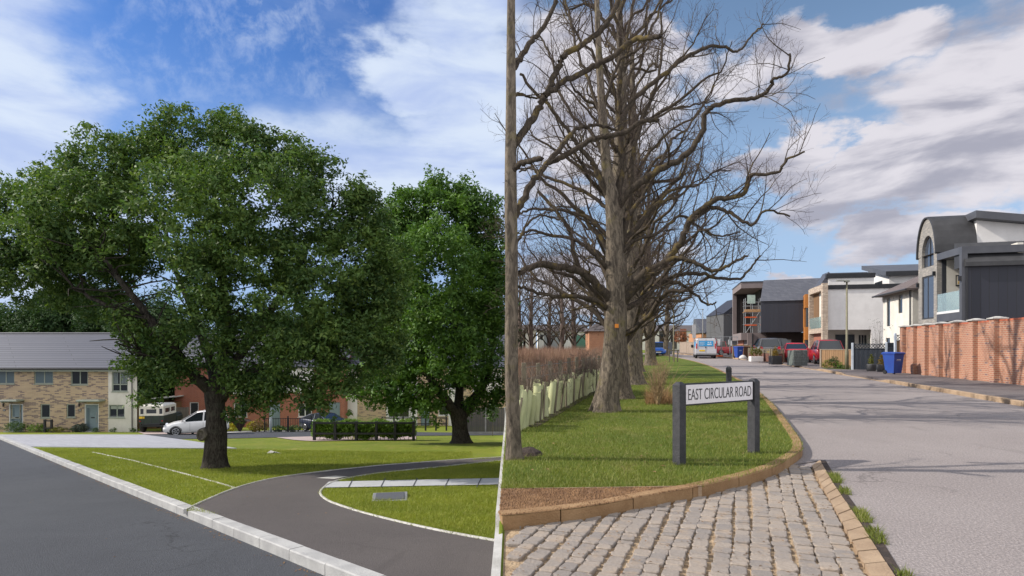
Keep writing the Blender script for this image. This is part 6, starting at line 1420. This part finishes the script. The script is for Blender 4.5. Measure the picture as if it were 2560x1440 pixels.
window(t, wy0, wy1, zl0, zl1, 0, M_anth, glass_mat('sky_glass', (.05, .06, .08)), bars=(.55,), fw=.1, axis='x')
mb = MB(); th_ = .14; ro = [(p[0] + (-.1 if p[0] < c_ else .1) * 1, p[1] + .08) for p in oa]
for x_a, x_b in ((-.12, 2.2),):
    mb.loft([[(x_a, *p) for p in ro] + [(x_a, *p) for p in reversed(oa)], [(x_b, *p) for p in ro] + [(x_b, *p) for p in reversed(oa)]])
mb.build('barrel_roof', M_lead, t, False)
bxpart(t, 'rear_wall', M_white, (2.2, 10.9, yA0 + .3, yA1 + .1, 0, zt1 - 3.4))
# raised white wall with mono roof behind the barrel
zr0 = zt1 - .02
mb = MB(); mb.loft([[(1.9, yy, zr0 - .45), (1.9, yy, zr0), (11, yy, zr0 - 1.35), (11, yy, zr0 - 1.8)] for yy in (yA0 - .6, yA1 + .4)]); mb.build('upper_roof', M_zinc, t)
mb = MB(); mb.prism([(2.21, 1), (11, 1), (11, zr0 - 1.82), (2.21, zr0 - .5)], 'y', yA0 + .05, yA1 - .2); mb.build('upper_wall', M_white, t)
# balcony section: roof slopes up towards viewer
zbr = f1.sd(2345, 634, 0)[1]; zbn = f1.sd(2396, 619, 0)[1]; zbf = f1.sd(2345, 800, 0)[1] * 0 + f1.sd(2372, 782, 0)[1]
mb = MB(); mb.loft([[(0, yA0, zbr), (0, .02, zbn), (3.2, .02, zbn), (3.2, yA0, zbr)], [(0, yA0, zbr - .42), (0, .02, zbn - .42), (3.2, .02, zbn - .42), (3.2, yA0, zbr - .42)]]); mb.build('balcony_roof', M_zinc, t)
bxpart(t, 'balcony_pier', M_zinc, (-.02, .28, -.02, .28, 0, zbn - .42)); bxpart(t, 'balcony_floor', M_zinc, (0, 3.2, .28, yA0 - .01, zbf - .5, zbf - .02)); bxpart(t, 'balcony_base', M_anth, (.3, 3.2, .28, yA0 - .01, 0, zbf - .5))
bxpart(t, 'balcony_back_wall', M_cream, (2.9, 3.2, .3, yA0 - 1.0, zbf, zbr + .1), (.50, 2.9, yA0 - .10, yA0 - .03, zbf, zbr - .4), (.5, 3.0, .30, .40, zbf, zbn - .45)); bxpart(t, 'dark_door', M_anth, (.26, .49, yA0 - .10, yA0 - .03, zbf, zbr - .4))
gb = MB(); gb.box(.02, .05, .3, yA0 - .05, zbf + .12, zbf + 1.25); gb.build('glass_balustrade', M_balc, t); bxpart(t, 'balustrade_base', M_upvc, (-.01, .08, .29, yA0 - .02, zbf - .02, zbf + .12))
yq = yA0 - .10; pic = MB(); pic.box(1.0, 1.40, yq - .04, yq, zbf + 1.75, zbf + 2.45); po = pic.build('framed_picture', M_black, t); pic = MB(); pic.box(1.05, 1.35, yq - .05, yq - .041, zbf + 1.83, zbf + 2.37); pm_ = pic.build('mount', mat('cream_mount', (.6, .55, .45), .6), po); pic = MB(); pic.prism([(1.1, zbf + 1.9), (1.30, zbf + 1.9), (1.27, zbf + 2.05), (1.2, zbf + 2.28), (1.13, zbf + 2.05)], 'y', yq - .06, yq - .051); pic.build('golden_figure', mat('gold_print', (.6, .38, .08), .5), po)
zn1 = f1.f(2450, 655, 0)[1]; zn0 = f1.f(2450, 622, 0)[1]
bxpart(t, 'dark_side_wall', M_navyc, (.29, 12, 0, .2, 0, zn1)); mb = MB(); mb.loft([[(.1, -.25, zn1), (12.2, -.25, zn1), (12.2, 1.2, zn0 + .55), (.1, 1.2, zn0 + .55)], [(.1, -.25, zn1 - .25), (12.2, -.25, zn1 - .25), (12.2, 1.2, zn1 - .25), (.1, 1.2, zn1 - .25)]]); mb.build('side_roof', M_lead, t)
for (yy, zz) in ((.05, zbn - 2.0), (yA0 + .2, zbn - 1.3), (yA1 - .1, zbn - 1.8)): bxpart(t, 'wall_light', M_black, (-.16, -.02, yy - .06, yy + .06, zz, zz + .28))
mb = MB(); mb.tube([(.22, -.10, zn1 - .1), (.22, -.10, 0)], .05, 8); mb.build('drainpipe', M_black, t)
# H2 cream house
t, f2 = street_house('cream rendered house with a low hipped roof and icicle lights at its eaves', 2281, 42.5, SD)
yw, _ = f2.sd(2208, 800, 0); ze = f2.sd(2240, 735, 0)[1]
def SR(u0, v0, u1, v1): a = f2.sd(u1, v1, 0); b = f2.sd(u0, v0, 0); return (a[0], b[0], a[1], b[1])
hs = [SR(2217, 745, 2225, 815), SR(2246, 738, 2256, 782), SR(2215, 845, 2225, 872)]
hs = [(min(h_[0], h_[1]), max(h_[0], h_[1]), min(h_[2], h_[3]), max(h_[2], h_[3])) for h_ in hs]; hs[0] = (hs[0][0], hs[0][1], hs[1][2] - .9, hs[1][3]); 
mb = MB(); wall_holes(mb, 0, yw, 0, ze, hs, 0, .12, axis='x'); mb.add([(0, 0, 0), (9, 0, 0), (9, 0, ze), (0, 0, ze)], [(0, 1, 2, 3)]); mb.box(.3, 9, .02, yw, 0, ze - .02); mb.build('wall', M_cream, t)
for h_ in hs: window(t, *h_, 0, M_anth, M_glass, fw=.06, axis='x')
o_ = .55; mb = MB(); mb.loft([[(-o_, -o_, ze), (9.5, -o_, ze), (9.5, yw + o_, ze), (-o_, yw + o_, ze)], [(-o_, -o_, ze + .12), (9.5, -o_, ze + .12), (9.5, yw + o_, ze + .12), (-o_, yw + o_, ze + .12)], [(4.4, yw * .42, ze + 2.7), (5.2, yw * .42, ze + 2.7), (5.2, yw * .55, ze + 2.7), (4.4, yw * .55, ze + 2.7)]]); mb.build('roof', brick_mat('brown_roof_tiles', (.16, .125, .115), (.13, .105, .10), (.06, .05, .05), .3, .16, .01), t)
mb = MB(); mb.tube([(-o_ - .05, -o_, ze + .04), (-o_ - .05, yw + o_, ze + .04)], .07, 6); mb.build('gutter', M_anth, t)
mb = MB(); [mb.tube([(-.1, a, ze - .03), (-.1, a, ze - .03 - random.uniform(.15, .55))], .012, 4) for a in np.arange(.1, yw, .11)]; mb.build('icicle_lights', mat('icicle_wire', (.30, .28, .25), .6), t)
mb = MB(); mb.tube([(-.08, .2, ze), (-.08, .2, 0)], .05, 8); mb.build('drainpipe', M_anth, t)
# H3b white house with monopitch roof behind
t, f3 = street_house('white house with a sloping grey monopitch roof rising behind the cream one', 2223, 60.0, SD)
yb2, _ = f3.sd(2170, 700, 0); zc = f3.sd(2223, 690, 0)[1]; zf_ = f3.sd(2170, 674, 0)[1]
mb = MB(); mb.prism([(0, 0), (yb2, 0), (yb2, zf_), (0, zc)], 'x', 0, 9); mb.build('wall', M_white, t)
mb = MB(); mb.loft([[(-.5, -.6, zc - .06), (-.5, yb2 + .5, zf_ + .05), (9, yb2 + .5, zf_ + .05), (9, -.6, zc - .06)], [(-.5, -.6, zc + .42), (-.5, yb2 + .5, zf_ + .5), (9, yb2 + .5, zf_ + .5), (9, -.6, zc + .42)]]); mb.build('roof', M_zinc, t)
bxpart(t, 'fascia', M_black, (-.45, 9, -.66, -.61, zc - .04, zc + .38))
w_ = (yb2 * .30, yb2 * .62); bxpart(t, 'window_surround', M_anth, (-.03, 0, w_[0], w_[1], zc - 1.7, zc - .25)); window(t, w_[0] + .05, w_[1] - .05, zc - 1.65, zc - .3, -.16, M_anth, M_glass, bars=(.5,), axis='x')
# H3 white house with brick portal
t, f4 = street_house('white rendered house with a two storey mixed brick balcony portal', 2068, 60.0, SD)
zt4 = f4.f(2140, 722, 0)[1]; xr = f4.f(2212, 800, 0)[0]; zu = f4.f(2140, 824, 0)[1]; ylen = f4.sd(2021, 800, -.5)[0]
mb = MB(); xsd = f4.f(2178, 824, 0)[0]
mb.box(.02, xr + 3, 0, .25, zu, zt4); mb.box(xsd, xr + 3, 0, .25, 0, zu - .001); mb.box(.02, xr + 3, .25, ylen + 1, zu, zt4 - .01); mb.build('white_wall', M_white, t)
bxpart(t, 'recessed_wall', M_cream, (.3, xsd + 4, 2.2, 2.4, 0, zu - .001))
dx0, dz1 = f4.f(2090, 840, 2.2)[0], f4.f(2090, 838, 2.2)[1]; dx1 = f4.f(2134, 840, 2.2)[0]
bxpart(t, 'patio_door', M_glass, (dx0, dx1, 2.12, 2.2, .02, dz1)); bxpart(t, 'door_frame', M_anth, (dx0 - .06, dx0, 2.10, 2.2, 0, dz1 + .06), (dx1, dx1 + .06, 2.10, 2.2, 0, dz1 + .06), (dx0, dx1, 2.10, 2.2, dz1, dz1 + .06))
for u in (2149, 2156, 2163): a = f4.f(u, 850, 2.2)[0]; bxpart(t, 'slit_window', M_anth, (a - .09, a + .09, 2.15, 2.2, 1.2, dz1))
ztp = f4.sd(2055, 712, -1)[1]
yP = ylen; Zb = f4.sd(2040, 812, -1)[1] 
P_x = -.5
bxpart(t, 'brick_portal', BR_s, (P_x, -.01, -.35, .25, 0, ztp + .35), (P_x, -.01, yP - .4, yP, 0, ztp + .2), (P_x, -.01, .25, yP - .4, ztp - .35, ztp + .25), (P_x, -.01, .25, yP - .4, zu - .3, zu + .2))
bxpart(t, 'inner_wall', M_cream, (.0, .02, .25, yP - .4, zu + .2, ztp - .35)); bxpart(t, 'timber_screen', M_wood, (-.05, -.002, yP * .55, yP - .4, zu + .2, ztp - .35)); bxpart(t, 'garage_wall', BR_r, (-.04, -.002, .25, yP - .4, 0, zu - .3))
gb = MB(); gb.box(P_x + .02, P_x + .05, .25, yP - .4, zu + .22, zu + 1.35); gb.build('glass_balustrade', M_balc, t)
bxpart(t, 'parapet', M_black, (-.15, xr + 3, -.12, -.001, zt4, zt4 + .42), (-.15, -.0, -.12, ylen, zt4 + .01, zt4 + .41)); bxpart(t, 'flat_roof', M_lead, (0, xr + 3, 0, ylen + 1, zt4, zt4 + .3))
zg = zt4 + .42; bxpart(t, 'upper_wall', M_white, (.3, xr - .7, .8, 1.2, zg - .1, zg + .75)); bxpart(t, 'upper_parapet', M_black, (.1, xr - .6, .7, 1.25, zg + .76, zg + 1.2))
mb = MB(); ax = f4.f(2050, 690, 1.2)[0]; mb.loft([[(ax - .1, .9, zg + .0), (ax + .75, .9, zg + 1.45), (ax + 1.7, .9, zg + .1)], [(ax - .1, 3.4, zg + .0), (ax + .75, 3.4, zg + 1.45), (ax + 1.7, 3.4, zg + .1)]]); mb.box(ax + .7, xr - .9, 2.0, 3.3, zg + .9, zg + 1.44); mb.build('pitched_roof', slate, t)
# H4 dark clad house and orange bay
t, f5 = street_house('dark slate clad house on stilts of shade with an orange clad bay', 1903, 70.0, Vector((.40, 1)).normalized())
x1_ = f5.f(2008, 800, 0)[0]; z1_ = f5.f(1950, 752, 0)[1]; z0_ = f5.f(1950, 830, 0)[1]; zr_ = f5.f(1950, 699, 2.8)[1]; xr0 = f5.f(1909, 699, 2.8)[0]
bxpart(t, 'clad_wall', M_navyc, (0, x1_, 0, 8, z0_, z1_))
mb = MB(); mb.loft([[(-.1, -.15, z1_), (x1_ + 2.6, -.15, z1_), (x1_ + 2.6, 8, z1_), (-.1, 8, z1_)], [(xr0, 2.8, zr_), (x1_ + 3.2, 2.8, zr_), (x1_ + 3.2, 5, zr_), (xr0, 5, zr_)]]); mb.build('roof', M_slate2, t)
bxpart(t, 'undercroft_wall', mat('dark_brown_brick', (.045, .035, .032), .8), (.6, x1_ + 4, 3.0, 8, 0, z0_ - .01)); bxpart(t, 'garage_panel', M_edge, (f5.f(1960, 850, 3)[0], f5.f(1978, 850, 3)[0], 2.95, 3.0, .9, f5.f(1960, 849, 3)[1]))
ob = [(x1_ - .01, 0)]; zo1 = f5.f(2015, 740, 0)[1]; zo0 = f5.f(2015, 862, 0)[1]
bxpart(t, 'orange_bay', M_orange, (x1_, x1_ + 3, -2.6, 0, zo1 - 1.5, zo1), (x1_, x1_ + 3, -2.6, 0, 1.6, zo1 - 3.6), (x1_, x1_ + 3, -1.2, 0, 0, zo1 - .1)); bxpart(t, 'bay_window', M_glass, (x1_ + .1, x1_ + 2.9, -2.5, -1.2, zo1 - 3.6, zo1 - 1.5)); bxpart(t, 'bay_door', M_anth, (x1_ + .08, x1_ + 2.9, -2.5, -1.2, 0, 1.6))
# scaffold house
t, f6 = street_house('grey brown framed corner building with a scaffolded open balcony', 1853, 76.0, SD)
zt_ = f6.f(1880, 706, 0)[1]; zs1 = f6.f(1880, 720, 0)[1]; xR = f6.f(1925, 800, 0)[0]; zlo = f6.f(1880, 832, 0)[1]; ysL = f6.sd(1831, 780, 0)[0]; 
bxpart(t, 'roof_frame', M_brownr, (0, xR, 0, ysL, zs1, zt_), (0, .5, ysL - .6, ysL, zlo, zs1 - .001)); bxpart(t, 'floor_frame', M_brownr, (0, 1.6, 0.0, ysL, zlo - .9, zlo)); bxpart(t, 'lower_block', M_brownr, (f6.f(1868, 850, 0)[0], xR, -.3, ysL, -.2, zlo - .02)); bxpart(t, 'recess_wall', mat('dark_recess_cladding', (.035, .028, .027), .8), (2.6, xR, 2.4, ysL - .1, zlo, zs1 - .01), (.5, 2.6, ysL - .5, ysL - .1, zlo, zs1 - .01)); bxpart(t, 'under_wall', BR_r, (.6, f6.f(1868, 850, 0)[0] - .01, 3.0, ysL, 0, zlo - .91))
bxpart(t, 'roof_edge', M_anth, (-.05, xR, -.05, ysL, zt_ + .001, zt_ + .14)); mb = MB(); a = f6.f(1881, 840, -.3)[0]; mb.tube([(a, -.38, zlo - .1), (a, -.38, 0)], .07, 8); mb.build('drainpipe', M_black, t)
sc_o = f6.o; ts = thing('scaffold', 'steel scaffold with orange netting bands inside the open balcony', 'scaffold', tuple(f6.o), f6.yaw); S = MB(); zz0, zz1 = zlo, zlo + (zs1 - zlo) * .78
xs_ = [.55, 1.4, 2.3, 3.2, 4.2]; ys_ = [.35, 1.8]
for a in xs_:
    for b in ys_: S.tube([(a, b, zz0), (a, b, zz1 * (1 if a < 2.4 else .96))], .045, 6)
S.build('standards', M_galv, ts); S = MB()
for z_ in (zz0 + .25 * (zz1 - zz0), zz0 + .58 * (zz1 - zz0), zz0 + .78 * (zz1 - zz0), zz0 + .9 * (zz1 - zz0)):
    for b in ys_: S.tube([(.4, b, z_), (4.4, b, z_)], .035, 6)
S.tube([(.6, .3, zz0), (2.2, .3, zz0 + 2.6)], .035, 6); S.tube([(2.6, .3, zz0), (4.2, .3, zz0 + 2.6)], .035, 6); S.tube([(2.3, 1.8, zz0), (3.8, 1.8, zz0 + 2.8)], .035, 6); S.build('ledgers', M_galv, ts)
zpk = zz0 + .6 * (zz1 - zz0); S = MB(); S.box(.4, 4.4, .4, 1.75, zpk, zpk + .06); S.box(.4, 4.4, .30, .34, zpk, zpk + .34); S.build('boards', mat('scaffold_boards', (.55, .33, .17), .8, (.4, .22, .1)), ts)
S = MB(); [S.box(a, b, .27, .29, z_, z_ + .16) for z_ in (zz0 + .9, zz0 + 1.9) for a, b in ((.45, 1.9), (2.3, 4.3))]; S.build('orange_netting', mat('orange_net', (.75, .13, .03), .6), ts); S = MB(); S.box(.75, 1.7, .24, .26, zz1 - .7, zz1 + .4); S.build('notice_board', mat('pale_green_board', (.45, .55, .48), .6), ts)
# dark block, gable house, terrace
t = thing('house', 'narrow dark grey clad block with a sloping roof left of the scaffolded one', 'house', (bx(1809, 90), 90, zp(90)), 0); ff = Fr(bx(1809, 90), 90, zp(90), 0); zz = ff.f(1820, 785)[1]; wx = ff.f(1832, 800)[0] + 2
bxpart(t, 'wall', plank_mat('dark_grey_boards', (.10, .10, .105), (.085, .085, .09), .3, line=.3), (0, wx, 0, 8, 0, zz)); mb = MB(); mb.loft([[(-.1, 0, zz), (wx, 0, zz), (wx, 0, zz + 2.6), (.4, 0, zz + .4)], [(-.1, 8, zz), (wx, 8, zz), (wx, 8, zz + 2.6), (.4, 8, zz + .4)]]); mb.build('roof', M_navyc, t)
yg = 106.0; t = thing('house', 'brick house with a small pointed gable and a steep slate roof', 'house', (bx(1755, yg), yg, zp(yg)), 0); ff = Fr(bx(1755, yg), yg, zp(yg), 0); ze_ = ff.f(1780, 832)[1]; wx = ff.f(1812, 800)[0]; zr_ = ff.f(1780, 797, 3)[1]; gx0, gx1, gxm = ff.f(1769, 832)[0], ff.f(1805, 832)[0], ff.f(1786, 832)[0]; gz = ff.f(1786, 815, -.5)[1]
wn_ = (ff.f(1773, 850)[0], ff.f(1800, 850)[0], ff.f(1780, 850)[1], ff.f(1780, 835)[1])
mb = MB(); wall_holes(mb, 0, wx + 1, 0, ze_, [wn_], 0, .15); mb.box(0, wx + 1, .3, 8, 0, ze_ - .02); mb.build('wall', BR_o, t); window(t, *wn_, 0, M_anth, M_glass, bars=(.25, .5, .75), fw=.12)
mb = MB(); mb.prism([(gx0, ze_), (gx1, ze_), (gxm, gz)], 'y', -.05, 2); mb.build('gable', BR_o, t); mb = MB(); mb.loft([[(-.3, -.3, ze_ - .05), (wx + 1, -.3, ze_ - .05), (wx + 1, 3, zr_), (-.3, 3, zr_)], [(-.3, 6, ze_ - .05), (wx + 1, 6, ze_ - .05), (wx + 1, 3.4, zr_), (-.3, 3.4, zr_)]]); rf = mb.build('roof', M_slate2, t)
mb = MB(); e_ = .35; [mb.loft([[(a, -.25, za), (b, -.25, zb2), (b, -.25, zb2 + e_), (a, -.25, za + e_)], [(a, 2.4, za), (b, 2.4, zb2), (b, 2.4, zb2 + e_), (a, 2.4, za + e_)]]) for a, za, b, zb2 in ((gx0 - .5, ze_ - .3, gxm, gz), (gxm, gz, gx1 + .5, ze_ - .3))]; mb.build('bargeboards', M_navyc, rf)
def terrace(label, u0, u1, y, vt, ve, panels, wins_, rm, vb=None, wallm=None):
    z = zR(y); t = thing('terraced_house', label, 'house', (bx(u0, y), y, z), 0); ff = Fr(bx(u0, y), y, z, 0); w = ff.f(u1, 800)[0]; he = ff.f(u0, ve)[1]; hr = ff.f(u0, vt, 4)[1]
    wl = [(ff.f(a, 850)[0], ff.f(b, 850)[0], ff.f(a, d)[1], ff.f(a, c)[1]) for a, c, b, d in wins_]
    mb = MB(); wall_holes(mb, 0, w, 0, he, wl, 0, .12); mb.box(.0, w, .3, 8, 0, he - .02); mb.add([(w, 0, 0), (w, .3, 0), (w, .3, he), (w, 0, he)], [(0, 1, 2, 3)]); mb.build('wall', wallm or M_white, t)
    for a, b, m, v0, v1 in panels:
        p0, p1 = ff.f(a, 850)[0], ff.f(b, 850)[0]; q0, q1 = max(ff.f(a, v1)[1], 0), ff.f(a, v0)[1]
        hs_ = [(max(h_[0], p0), min(h_[1], p1), max(h_[2], q0), min(h_[3], q1)) for h_ in wl if h_[0] < p1 and h_[1] > p0 and h_[2] < q1 and h_[3] > q0]
        mb = MB(); wall_holes(mb, p0, p1, q0, q1, hs_, -.05, .08); mb.build('wall_panel', m, t)
    for h_ in wl: window(t, *h_, 0, M_anth, M_glass, bars=(.5,), fw=.1)
    mb = MB(); mb.loft([[(-.2, -.3, he), (w + .2, -.3, he), (w + .2, 4, hr), (-.2, 4, hr)], [(-.2, 8.3, he), (w + .2, 8.3, he), (w + .2, 4.2, hr), (-.2, 4.2, hr)]]); mb.build('roof', rm, t); return t
M_rooff = mat('far_brown_roof', (.11, .095, .095), .8, (.09, .08, .08))
M_darkp = mat('dark_panel', (.08, .075, .075), .7)
terrace('white terrace with tall dark window strips and brick patches beyond the blue car', 1600, 1756, 122, 813, 828, [(1648, 1668, M_darkp, 829, 872), (1676, 1692, M_darkp, 829, 872), (1700, 1716, BR_r, 822, 880), (1735, 1756, M_darkp, 822, 880)], [(1650, 835, 1660, 855), (1678, 834, 1688, 856), (1706, 834, 1714, 856)], M_rooff)
terrace('grey and white house across the field at the left end', 1260, 1340, 112, 812, 826, [(1302, 1316, M_white, 827, 874), (1308, 1314, BR_o, 827, 874)], [(1298, 836, 1304, 848), (1322, 836, 1328, 848)], M_rooff, wallm=mat('pale_pink_render', (.62, .56, .54), .85))
terrace('grey fronted house across the field behind the thick stemmed far tree', 1347, 1402, 116, 812, 828, [(1360, 1400, mat('grey_panel', (.30, .31, .33), .8), 829, 874)], [(1351, 836, 1357, 850), (1380, 838, 1388, 850)], M_rooff)
terrace('white rendered house with a teal door across the field', 1405, 1470, 120, 812, 830, [(1440, 1468, mat('teal_panel', (.10, .22, .17), .8), 838, 870)], [(1412, 838, 1420, 850)], M_rooff)
t = thing('brick_outbuilding', 'small orange brick building with a dark hipped roof at the field edge', 'building', (bx(1473, 60), 60, zR(60)), 0); ff = Fr(bx(1473, 60), 60, zR(60), 0); hh = ff.f(1480, 828)[1]; ww = 3.2; bxpart(t, 'wall', BR_o, (0, ww, 0, 3, 0, hh)); mb = MB(); mb.loft([[(-.3, -.3, hh), (ww + .3, -.3, hh), (ww + .3, 3.3, hh), (-.3, 3.3, hh)], [(1.3, 1.4, hh + 1.1), (ww - .8, 1.4, hh + 1.1), (ww - .8, 1.6, hh + 1.1), (1.3, 1.6, hh + 1.1)]]); mb.build('roof', M_rooff, t)
# picket fence, site barrier
boardfence('picket_fence', 'pale timber picket fence on the far side of the road beside the van', bx(1700, 78), 78, bx(1736, 70), 70, 1.35, plank_mat('pale_pickets', (.42, .33, .26), (.34, .27, .21), .14), zR, posts=2, pz=.118)
t = thing('site_barrier', 'wire mesh site barrier panels with white and red notices', 'barrier', (bx(1782, 60), 60, zp(60)), R(-6)); L_ = bx(1832, 60) - bx(1782, 60) + .4
mb = MB(); [mb.tube([(a, 0, 0), (a, 0, 2.0)], .03, 6) for a in (0, L_ * .33, L_ * .36, L_ * .68, L_ * .71, L_)]; [mb.tube([(0, 0, z), (L_, 0, z)], .025, 6) for z in (.1, 1.98)]; mb.build('frame', M_galv, t)
mb = MB(); [mb.box(a, a + .006, -.003, .003, .1, 1.98) for a in np.arange(0, L_, .12)]; [mb.box(0, L_, -.003, .003, z, z + .006) for z in np.arange(.2, 1.9, .28)]; mb.build('mesh', M_galv, t)
for a, b, c, d, m in ((.05, .3, 1.4, 1.8, M_red), (.45, .72, 1.1, 1.75, M_upvc), (1.5, 1.6, 1.2, 1.7, M_upvc), (1.7, 1.85, 1.1, 1.6, M_upvc)): mb = MB(); mb.box(a, b, -.03, -.015, c, d); mb.build('notice', m, t)
mb = MB(); mb.box(-.1, L_ * .4, -.12, .12, 0, .14, .02); mb.build('barrier_foot', mat('orange_net', (.75, .13, .03)), t)
t = thing('traffic_sign', 'white notice board on a blue and grey post behind the van', 'sign', (bx(1735, 84), 84, zR(84))); mb = MB(); mb.cyl(0, 0, 0, 4.6, .07, .06, 8); mb.build('post', M_galv, t); mb = MB(); mb.box(-.25, .25, -.1, -.06, 2.0, 3.9, .01); mb.build('panel', M_upvc, t)
# shrub by the white house, small red-leaved tree
tt_ = twiggy('bare_shrub', 'sparse bare shrub against the white gable wall above the navy fence', 'shrub', (bx(2196, 38), 38, zp(38)), 3.0, .8, 12, B_twig, L0=.5, dens=2.2, r=.014)
V, Q = leaves(np.array([[random.uniform(-.7, .7), random.uniform(-.3, .3), random.uniform(1.2, 3)] for _ in range(40)]), np.full(40, .12), 3, .035); link_mesh('last_leaves', np_mesh('last_leaves', V, Q), L_dark, tt_)
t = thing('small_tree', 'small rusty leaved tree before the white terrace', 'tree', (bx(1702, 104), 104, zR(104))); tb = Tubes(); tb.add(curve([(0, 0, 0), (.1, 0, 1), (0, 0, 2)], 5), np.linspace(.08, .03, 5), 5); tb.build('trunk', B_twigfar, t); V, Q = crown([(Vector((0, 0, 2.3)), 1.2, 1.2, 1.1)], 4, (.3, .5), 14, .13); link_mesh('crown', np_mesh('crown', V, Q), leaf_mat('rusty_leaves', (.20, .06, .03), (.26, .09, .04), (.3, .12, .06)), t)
